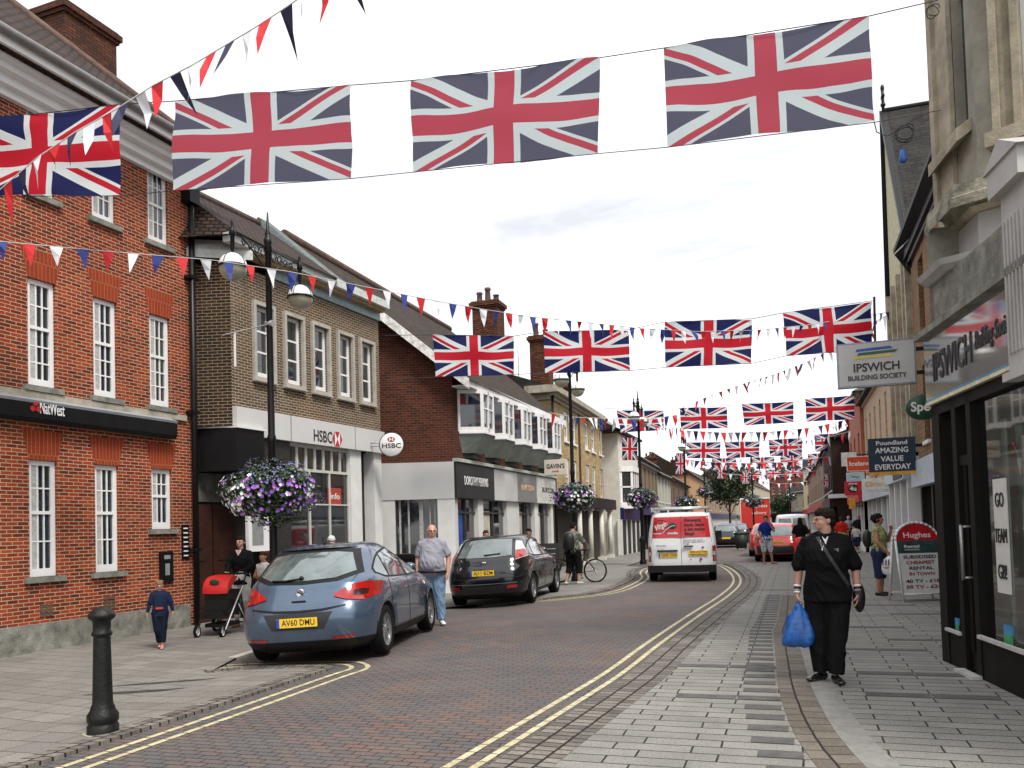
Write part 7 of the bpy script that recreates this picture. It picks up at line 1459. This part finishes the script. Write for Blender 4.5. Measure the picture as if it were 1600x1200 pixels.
b = MB().m(mat('tee_white', (.6, .6, .58), .8)); b.add([surf(-.03, 1.425, .003), surf(.03, 1.425, .003), surf(.017, 1.39, .003), surf(-.013, 1.39, .003), surf(.004, 1.35, .003)], [(0, 1, 2, 3), (3, 2, 4)], False); b.obj('neck_inset', r); b = MB().m(chrome); b.ball(surf(-.03, 1.30, .006), (.008, .004, .014)); b.tube([surf(-.05, 1.42), surf(-.042, 1.36), surf(-.03, 1.305), surf(-.01, 1.36), surf(.01, 1.42)], .0022, 4); b.obj('pendant', r)
for s, w__ in ((-1, wl), (1, wr_)):
    for q, (dz, M__, rr) in enumerate(((.075, white, .038), (.052, plast, .037), (.03, _M['bracket_grey'], .036), (.012, white if s < 0 else mat('band_navy', (.01, .02, .1), .5), .034))):
        b = MB().m(M__); e_ = Vector((s*.262, .02, 1.12)); d_ = (e_-Vector(w__)).normalized(); c_ = Vector(w__)+d_*dz; b.cyl(c_-d_*.008, c_+d_*.008, rr, n=18); b.obj('wristband', r)
text('shirt_print', 'VZ', .035, mat('print_pale', (.5, .5, .45), .6), r, surf(.10, 1.295, .004), ext=.0005)
# blue carrier bag
hp_ = M_ @ Vector((-.275, -.06, .765)); cbag = empty('carrier_bag', hp_, rad(-3), 'blue plastic carrier bag in the hand of the woman in black', 'bag')
bp = mat('bag_blue', (.012, .10, .36), .28, var=.45, vs=5, bump=.8, bs=9, coat=.3)
b = MB().m(bp); n = 28; vs = []; lv_ = [(0.02, .018, .016), (-.03, .03, .022), (-.08, .06, .035), (-.13, .085, .05), (-.18, .105, .065), (-.25, .125, .08), (-.32, .14, .085), (-.38, .145, .08), (-.41, .135, .07), (-.425, .08, .04)]
for i, (z, rx, ry) in enumerate(lv_):
    for j in range(n):
        a = 2*math.pi*j/n; f = 1+.13*math.sin(3*a+i*.5)+.09*math.sin(7*a+i*.9)+.05*math.sin(11*a-i)
        vs.append((rx*f*math.cos(a)-.05*(-z), ry*f*math.sin(a), z+.012*math.sin(5*a+i)))
b.add(vs, [(i*n+j, i*n+(j+1) % n, (i+1)*n+(j+1) % n, (i+1)*n+j) for i in range(len(lv_)-1) for j in range(n)]+[tuple(range((len(lv_)-1)*n, len(lv_)*n))], True); b.obj('bag_body', cbag)
b = MB().m(bp); b.tube([(-.02, -.03, -.06), (-.008, -.02, 0), (0, 0, .04), (.008, .02, 0), (.02, .03, -.06)], .008, 6); b.prism([(-.085, -.02, -.11), (-.135, 0, -.135), (-.11, .03, -.25)], (0, .012, 0)); b.obj('handle', cbag)
def P_(u, v, d=None, z=0):
    p = G(u, v, z) if d is None else D(u, v, d); return Vector((p.x, p.y, gz(p.x)))
def face(u): return YAW-math.atan((u-800)/F)          # rotation that turns a figure to the camera
# 2 bag woman on the right
floral = cl('floral', (.30, .33, .14), var=.9, vs=22); denim = cl('denim_dark', (.02, .03, .07)); jeans = cl('denim_light', (.16, .24, .36), var=.45, vs=5)
r, A, Lg, k = person('woman in a floral top with a rucksack and white carrier bag by the right shops', P_(1377, 930), face(1377)+rad(72), 1.66, 1.15, bust=.03, arms={'L': dict(e=(-.24, -.05, 1.12), w=(-.21, -.22, .93), curl=.9, h=(.1, -.3, -1)), 'R': dict(e=(.25, -.10, 1.14), w=(.17, -.20, 1.36), curl=.8, h=(-.3, -.1, .9))}, yaw=8, top=floral, sleeve=.05, hem=.90, bottom=denim, blen=.36, bw=1.3, shoes=plast, hair='black', style='curly', skin=skinB)
M_ = rzmat(r)
b = MB().m(mat('bag_black')); b.ball((0, 0, 0), (.14, .10, .19), 16); b.tube([(-.1, -.1, .12), (-.12, -.25, .16), (-.12, -.28, 0), (-.1, -.08, -.14)], .018, 6); o = b.obj('rucksack'); o.location = M_ @ Vector((-.02, .22, 1.16)); o.rotation_euler.z = r.rotation_euler.z; tag(o, 'black rucksack on the back of the woman in the floral top', 'bag')
wcb = empty('carrier_bag', M_ @ Vector((-.19, -.25, .80)), r.rotation_euler.z, 'white carrier bag with dark stripes held by the woman in the floral top', 'bag')
b = MB().m(mat('bag_white', (.72, .72, .70), .4, var=.1, bump=.6, bs=10)); b.rings([(.02, .02, .02, 0), (-.05, .07, .10, 0), (-.14, .09, .15, 0), (-.26, .09, .16, 0), (-.34, .08, .14, 0), (-.37, .05, .08, 0)], 20); b.obj('bag_body', wcb)
b = MB().m(sb); 
for q in range(4): b.prism([(-.095, -.09+.055*q, -.05), (-.095, -.07+.055*q, -.05), (-.105, -.06+.055*q, -.17), (-.105, -.08+.055*q, -.17)], (-.012, 0, 0))
b.obj('stripes', wcb); t = text('lettering', 'TESCO', .06, mat('ink_red'), wcb, (-.108, -.0, -.22), mw=.2); t.rotation_euler = (rad(90), 0, rad(-90))
# 3 child
r, A, Lg, k = person('small child in dark blue clothes walking along the left pavement', P_(251, 1006), face(251)+rad(-6), 1.02, 1.12, belly=.02, arms={'L': dict(e=(-.24, .0, 1.13), w=(-.30, -.02, .90)), 'R': dict(e=(.25, .0, 1.13), w=(.30, -.0, .90))}, legs={'L': dict(k=(-.06, -.07, .48), a=(-.02, .06, .12), t=0), 'R': dict(k=(.07, -.05, .48), a=(.05, -.08, .085), t=0)}, nod=12, top=cl('navy_top', (.012, .020, .045)), sleeve=.95, hem=.82, bottom=cl('navy_leg', (.008, .011, .022)), blen=.16, bw=1.25, shoes=mat('shoe_pink', (.45, .2, .2), .6), hair='blonde', style='curly')
for o in r.children:
    if o.name.startswith(('body', 'hair', 'eye', 'lips')): pass
b = MB().m(mat('red_print', (.5, .03, .03), .7)); b.box(-.05, .05, -.115, -.10, .60, .63); b.obj('shirt_motif', r)
# 4 mother with pram
mp_ = P_(378, 973); r, A, Lg, k = person('dark haired woman in a black top and white trousers pushing the pram', mp_, face(378)+rad(-18), 1.66, .98, bust=.02, arms={'L': dict(e=(-.22, -.06, 1.14), w=(-.14, -.30, 1.02), curl=1.1, h=(0, -1, -.2), n=(1, 0, 0)), 'R': dict(e=(.22, -.06, 1.14), w=(.12, -.30, 1.02), curl=1.1, h=(0, -1, -.2), n=(1, 0, 0))}, legs={'L': dict(k=(-.08, -.04, .48), a=(-.08, -.02, .085)), 'R': dict(k=(.10, -.02, .50), a=(.10, .14, .13))}, top=blackc, sleeve=.98, hem=.80, bottom=cl('white_trouser', (.62, .62, .60), var=.1), blen=.16, shoes=mat('sandal', (.25, .12, .08), .6), hair='dark', style='long', yaw=-10)
b = MB().m(skinA); b.prism([(-.045, -.118, 1.41), (.045, -.118, 1.41), (.0, -.142, 1.31)], (0, -.006, 0)); b.obj('neckline', r); b = MB().m(white); b.tube([(-.048, -.120, 1.41), (0, -.146, 1.305), (.048, -.120, 1.41)], .006, 5); b.obj('vest', r)
# pram
pp = P_(347, 984); pr = empty('pram', pp, face(347)+rad(-26), 'pushchair with a bright red hood and black frame in front of the dark porch', 'pram')
b = MB().m(mat('hood_red', (.60, .015, .01), .6, var=.1)); 
vs = []; nn_ = 12
for j in range(nn_+1):
    a = rad(-8+118*j/nn_)
    for i in range(9): x = -.22+.44*i/8; rr = .33*(1-.10*abs(i/4-1)**3); vs.append((x, .06-rr*math.cos(a), .74+rr*math.sin(a)*.82))
b.add(vs, [(j*9+i, j*9+i+1, (j+1)*9+i+1, (j+1)*9+i) for j in range(nn_) for i in range(8)], True)
b.poly([Vector((-.22, .06-.30*math.cos(rad(-8+118*j/12)), .74+.30*.82*math.sin(rad(-8+118*j/12)))) for j in range(13)]); b.poly([Vector((.22, .06-.30*math.cos(rad(-8+118*j/12)), .74+.30*.82*math.sin(rad(-8+118*j/12)))) for j in range(13)])
b.obj('hood', pr, fix=False)
b = MB().m(mat('logo_darkgreen', (.01, .05, .03), .5)); b.ball((-.0, -.255, .90), (.09, .012, .05), 12); b.obj('hood_mark', pr)
b = MB().m(plast); b.prism([(-.20, -.22, .36), (-.20, .25, .30), (-.20, .32, .75), (-.20, -.2, .70)], (.40, 0, 0)); b.box(-.17, .17, -.40, -.10, .30, .40); b.box(-.18, .18, -.25, .3, .14, .2); b.obj('seat', pr)
b = MB().m(plast); 
for s in (-1, 1): b.tube([(s*.24, -.42, .12), (s*.24, -.1, .45), (s*.24, .30, .80), (s*.22, .52, 1.00)], .014, 8); b.tube([(s*.24, .38, .16), (s*.24, .05, .55), (s*.24, -.1, .62)], .014, 8)
b.tube([(-.22, .52, 1.0), (.22, .52, 1.0)], .018, 8); b.tube([(-.24, .38, .16), (.24, .38, .16)], .014, 8); b.obj('frame', pr)
b = MB().m(wf); b.tube([(.255, -.40, .12), (.255, -.05, .48), (.255, .28, .80)], .012, 8); b.tube([(.255, .38, .18), (.255, .1, .5)], .010, 8); b.obj('frame_tube', pr)
for x, y, R_w in ((-.22, -.44, .10), (.22, -.44, .10), (-.29, .38, .145), (.29, .38, .145)):
    b = MB().m(tyre); b.lathe([(R_w*.8, -.022), (R_w, -.018), (R_w, .018), (R_w*.8, .022)], (x, y, R_w), ax='x', n=20); wo_ = b.obj('wheel', pr); b = MB().m(wf); b.lathe([(R_w*.72, -.012), (R_w*.82, -.012), (R_w*.82, .012), (R_w*.72, .012)], (x, y, R_w), ax='x', n=20)
    for q in range(5): a = q*1.2566; b.cyl((x, y, R_w), (x, y+math.cos(a)*R_w*.75, R_w+math.sin(a)*R_w*.75), .006, n=5)
    b.obj('rim', wo_)
# 5 girl by the lamp post
person('girl with folded arms in a white vest beside the nearest lamp post', P_(414, 965, 15.2), face(414)+rad(-40), 1.36, .95, arms={'L': dict(e=(-.23, -.05, 1.14), w=(-.05, -.20, 1.13), curl=.5, h=(1, 0, 0), n=(0, 0, 1)), 'R': dict(e=(.23, -.05, 1.14), w=(.05, -.22, 1.15), curl=.5, h=(-1, 0, 0), n=(0, 0, 1))}, top=cl('white_top', (.62, .62, .6), var=.08), sleeve=.04, bottom=denim, blen=.1, shoes=plast, hair='brown', style='bun', yaw=-20, skin=skinB)
# 6 white haired person behind the blue car
person('white haired person with head bent behind the blue hatchback', P_(519, 940, 17.2), face(519), 1.62, 1.0, top=cl('pale_blue', (.40, .50, .60), var=.1), sleeve=.4, bottom=denim, blen=.1, shoes=plast, hair='white', nod=28, yaw=8)
# 7 standing man in grey polo
r, A, Lg, k = person('white haired man in a grey polo shirt and blue jeans beside the blue hatchback', P_(678, 966, 14.55), face(678)+rad(-16), 1.74, 1.28, belly=.11, arms={'L': dict(e=(-.27, .04, 1.12), w=(-.24, -.10, .88)), 'R': dict(e=(.275, .05, 1.12), w=(.27, -.02, .87))}, legs={'L': dict(k=(-.10, -.01, .48), a=(-.10, .03, .08), t=-10), 'R': dict(k=(.11, -.01, .48), a=(.13, .0, .08), t=30)}, top=cl('grey_polo', (.27, .27, .31), var=.12), sleeve=.42, hem=.88, bottom=jeans, blen=.06, bw=1.25, shoes=mat('trainer_white', (.6, .6, .58), .6), hair='white', style='fringe', yaw=22, skin=mat('skin_ruddy', (.52, .27, .20), .5, var=.12, vs=14))
b = MB().m(plast); b.rings([(.90, .19*1.14+.045, .165+.06, -.02), (.94, .19*1.14+.047, .165+.062, -.02)], 24); b.obj('belt', r)
b = MB().m(plast); Mh = Matrix.Translation((0, .01, 1.46)) @ Matrix.Rotation(rad(22), 4, 'Z') @ Matrix.Translation((0, -.01, -1.46))
for s in (-1, 1): b.tube([Vector(Mh @ V3(s*.032+.022*math.cos(t), -.108, 1.590+.016*math.sin(t)))*k for t in [i*.785 for i in range(9)]], .0022, 4); b.cyl(Vector(Mh @ V3(s*.054, -.106, 1.592))*k, Vector(Mh @ V3(s*.078, .0, 1.59))*k, .002, n=4)
b.obj('spectacles', r)
# 8-9 heads behind the black car
person('dark haired person in front of the shops, left of two behind the black hatchback', P_(762, 930, 22.2) , face(762)+.3, 1.62, 1, top=cl('rust', (.25, .08, .05)), bottom=denim, blen=.1, shoes=plast, hair='brown', style='long')
person('dark haired person in front of the shops, right of two behind the black hatchback', P_(829, 930, 22.6), face(829)-.2, 1.63, 1, top=cl('plum', (.12, .03, .06)), bottom=denim, blen=.1, shoes=plast, hair='black', style='short', skin=skinB)
# 10 cyclist and bicycle
camo = cl('camo', (.16, .17, .14), var=.95, vs=16)
r, A, Lg, k = person('man in a patterned jacket with a rucksack bending over his bicycle', P_(897, 911), face(897)+rad(150), 1.74, 1.15, arms={'L': dict(e=(-.24, -.16, 1.15), w=(-.22, -.42, 1.02), curl=.9), 'R': dict(e=(.24, -.16, 1.15), w=(.22, -.42, 1.02), curl=.9)}, legs={'L': dict(k=(-.12, -.10, .48), a=(-.14, -.02, .085), t=-10), 'R': dict(k=(.14, -.05, .48), a=(.18, .12, .085), t=20)}, nod=20, top=camo, sleeve=.8, hem=.82, bottom=blackt, blen=.30, bw=1.4, shoes=mat('trainer_white'), hair='dark')
M_ = rzmat(r); b = MB().m(mat('bag_black')); b.rings([(-.24, .13, .09, 0), (-.2, .17, .12, 0), (.1, .17, .13, 0), (.2, .12, .09, 0), (.24, .05, .04, 0)], 16); o = b.obj('rucksack'); o.location = M_ @ Vector((0, .23, 1.22)); o.rotation_euler.z = r.rotation_euler.z; tag(o, 'large black rucksack on the back of the man with the bicycle', 'bag')
def bicycle(loc, rz, label):
    r = empty('bicycle', loc, rz, label, 'bicycle'); Rw = .335; fm_ = mat('bike_black', (.015, .015, .017), .3, coat=.5)
    for y in (-.52, .52):
        b = MB().m(tyre); vs = []
        for i in range(36):
            a = 2*math.pi*i/36
            for j in range(8): t = 2*math.pi*j/8; q = Rw-.015+.020*math.cos(t); vs.append((.020*math.sin(t), y+q*math.cos(a), Rw+q*math.sin(a)))
        b.add(vs, [(i*8+j, ((i+1) % 36)*8+j, ((i+1) % 36)*8+(j+1) % 8, i*8+(j+1) % 8) for i in range(36) for j in range(8)], True); w = b.obj('wheel', r)
        b = MB().m(chrome); b.lathe([(Rw-.045, -.010), (Rw-.030, -.012), (Rw-.030, .012), (Rw-.045, .010)], (0, y, Rw), ax='x', n=32)
        for i in range(20): a = 2*math.pi*i/20; b.cyl((.02*(-1)**i, y, Rw), (0, y+(Rw-.04)*math.cos(a), Rw+(Rw-.04)*math.sin(a)), .0018, n=4, cap=False)
        b.lathe([(0, -.04), (.022, -.04), (.022, .04), (0, .04)], (0, y, Rw), ax='x', n=10); b.obj('rim', w)
    b = MB().m(fm_); BB = (0, .08, .28); SE = (0, .22, .78); HD = (0, -.36, .80); HB = (0, -.40, .66)
    for a, c in ((BB, SE), (SE, HD), (BB, HB), (HD, HB)): b.cyl(a, c, .019, n=10)
    for x in (-.05, .05): b.cyl((x, .52, Rw), (0, .1, .28), .010, n=6); b.cyl((x, .52, Rw), SE, .009, n=6); b.cyl((x*1.1, -.52, Rw), (x*.8, -.42, .66), .014, n=6)
    b.obj('frame', r)
    b = MB().m(plast); b.ball((0, .24, .93), (.065, .14, .03)); b.cyl(SE, (0, .23, .92), .013, n=8); b.obj('saddle', r)
    b = MB().m(plast); b.cyl(HD, (0, -.34, .96), .015, n=8); b.tube([(-.30, -.30, .99), (-.1, -.38, .97), (.1, -.38, .97), (.30, -.30, .99)], .012, 8); b.obj('handlebar', r)
    b = MB().m(plast); b.lathe([(.07, -.003), (.09, -.003), (.09, .003), (.07, .003)], (.05, .08, .28), ax='x', n=20); b.cyl((.06, .08, .28), (.06, .16, .14), .008, n=6); b.cyl((-.06, .08, .28), (-.06, 0, .42), .008, n=6); b.box(.05, .15, .13, .19, .125, .145); b.obj('crank', r)
p = P_(922, 910); bicycle((p.x-.40, p.y+.16, gz(p.x)), rad(100)-YAW*.5+rad(180), 'black bicycle with thin silver rims held by the man in the patterned jacket')
# 11 man in checked shorts
def checkmat():
    M = brickmat('check_shorts', 'a8b0b4', '20242e', 'd8dce0', bw=.05, bh=.05, ms=.012, off=0, stain=.1, bump=.1); return M
r, A, Lg, k = person('man in a blue polo shirt and checked shorts with his hand on his chin', P_(1199, 881), face(1199)+rad(14), 1.78, 1.1, arms={'L': dict(e=(-.24, .0, 1.12), w=(-.20, -.06, .86)), 'R': dict(e=(.24, -.12, 1.16), w=(.08, -.16, 1.42), curl=.9, h=(-.4, 0, .9))}, legs={'L': dict(k=(-.10, -.0, .48), a=(-.11, .02, .085)), 'R': dict(k=(.12, -.02, .48), a=(.17, -.04, .085), t=40)}, top=cl('royal_blue', (.01, .03, .20)), sleeve=.4, bottom=cl('check', (.45, .48, .5), var=.95, vs=18), blen=.46, bw=1.25, shoes=mat('sandal'), hair='brown', style='short', skin=skinB, yaw=-15)
# 12 person in black with red pushchair
person('person in black seen from behind by the red covered pushchair', P_(1252, 862, 30), face(1252)+rad(170), 1.66, 1.2, top=blackc, sleeve=.5, bottom=blackt, blen=.1, shoes=plast, hair='black', style='long', feat=False, vox=.016)
pp = P_(1254, 878, 28.5); pc = empty('pushchair', pp, 0, 'red covered pushchair left of the woman in black', 'pushchair'); b = MB().m(mat('hood_red')); b.rings([(.28, .2, .18, 0), (.5, .26, .24, 0), (.8, .27, .26, 0), (.95, .22, .2, 0), (1.0, .1, .1, 0)], 14); b.obj('cover', pc)
b = MB().m(plast)
for s in (-1, 1): b.tube([(s*.26, -.25, .08), (s*.26, .1, .6), (s*.25, .3, 1.05)], .016, 6); b.tube([(s*.26, .28, .08), (s*.26, -.05, .6)], .014, 6)
b.obj('frame', pc)
for x in (-.26, .26):
    for y in (-.27, .3): b = MB().m(tyre); b.lathe([(0, -.02), (.08, -.02), (.08, .02), (0, .02)], (x, y, .08), ax='x', n=14); b.obj('wheel', pc)
# 13+ far walkers
person('person in a red top and green skirt far along the right pavement', P_(1316, 850, 38), face(1316)+rad(170), 1.66, 1.25, top=cl('red_top', (.5, .02, .01)), sleeve=.6, hem=.95, bottom=cl('lime', (.2, .5, .08)), blen=.4, bw=1.5, shoes=plast, hair='brown', style='short', feat=False, vox=.018)
person('child in a white shirt and dark shorts far along the right pavement', P_(1339, 864), face(1339)+rad(175), 1.28, 1.1, top=cl('white_top', (.6, .6, .6)), sleeve=.4, bottom=denim, blen=.45, bw=1.3, shoes=plast, hair='dark', style='short', feat=False, vox=.016)
person('man in a dark shirt walking behind the child in white on the right pavement', P_(1343, 852, 42), face(1343)+rad(10), 1.76, 1.2, top=cl('dark_shirt', (.012, .014, .02)), sleeve=.45, bottom=blackt, blen=.1, shoes=plast, hair='brown', style='fringe', vox=.018)
person('person in a grey jacket far up the right pavement', P_(1327, 840, 50), face(1327), 1.72, 1.1, top=cl('grey_jacket', (.3, .3, .3)), sleeve=.9, bottom=blackt, blen=.1, shoes=plast, hair='white', style='short', vox=.02, feat=False)
person('person in a pale shirt on the left pavement beyond the van', P_(1090, 846, 64), face(1100), 1.7, 1.1, top=cl('cream_shirt', (.45, .4, .33)), sleeve=.9, bottom=blackt, blen=.1, shoes=plast, hair='dark', style='short', vox=.02, feat=False)
# ground-contact: nobody and nothing floats; keep the depsgraph tidy
bpy.context.view_layer.update()
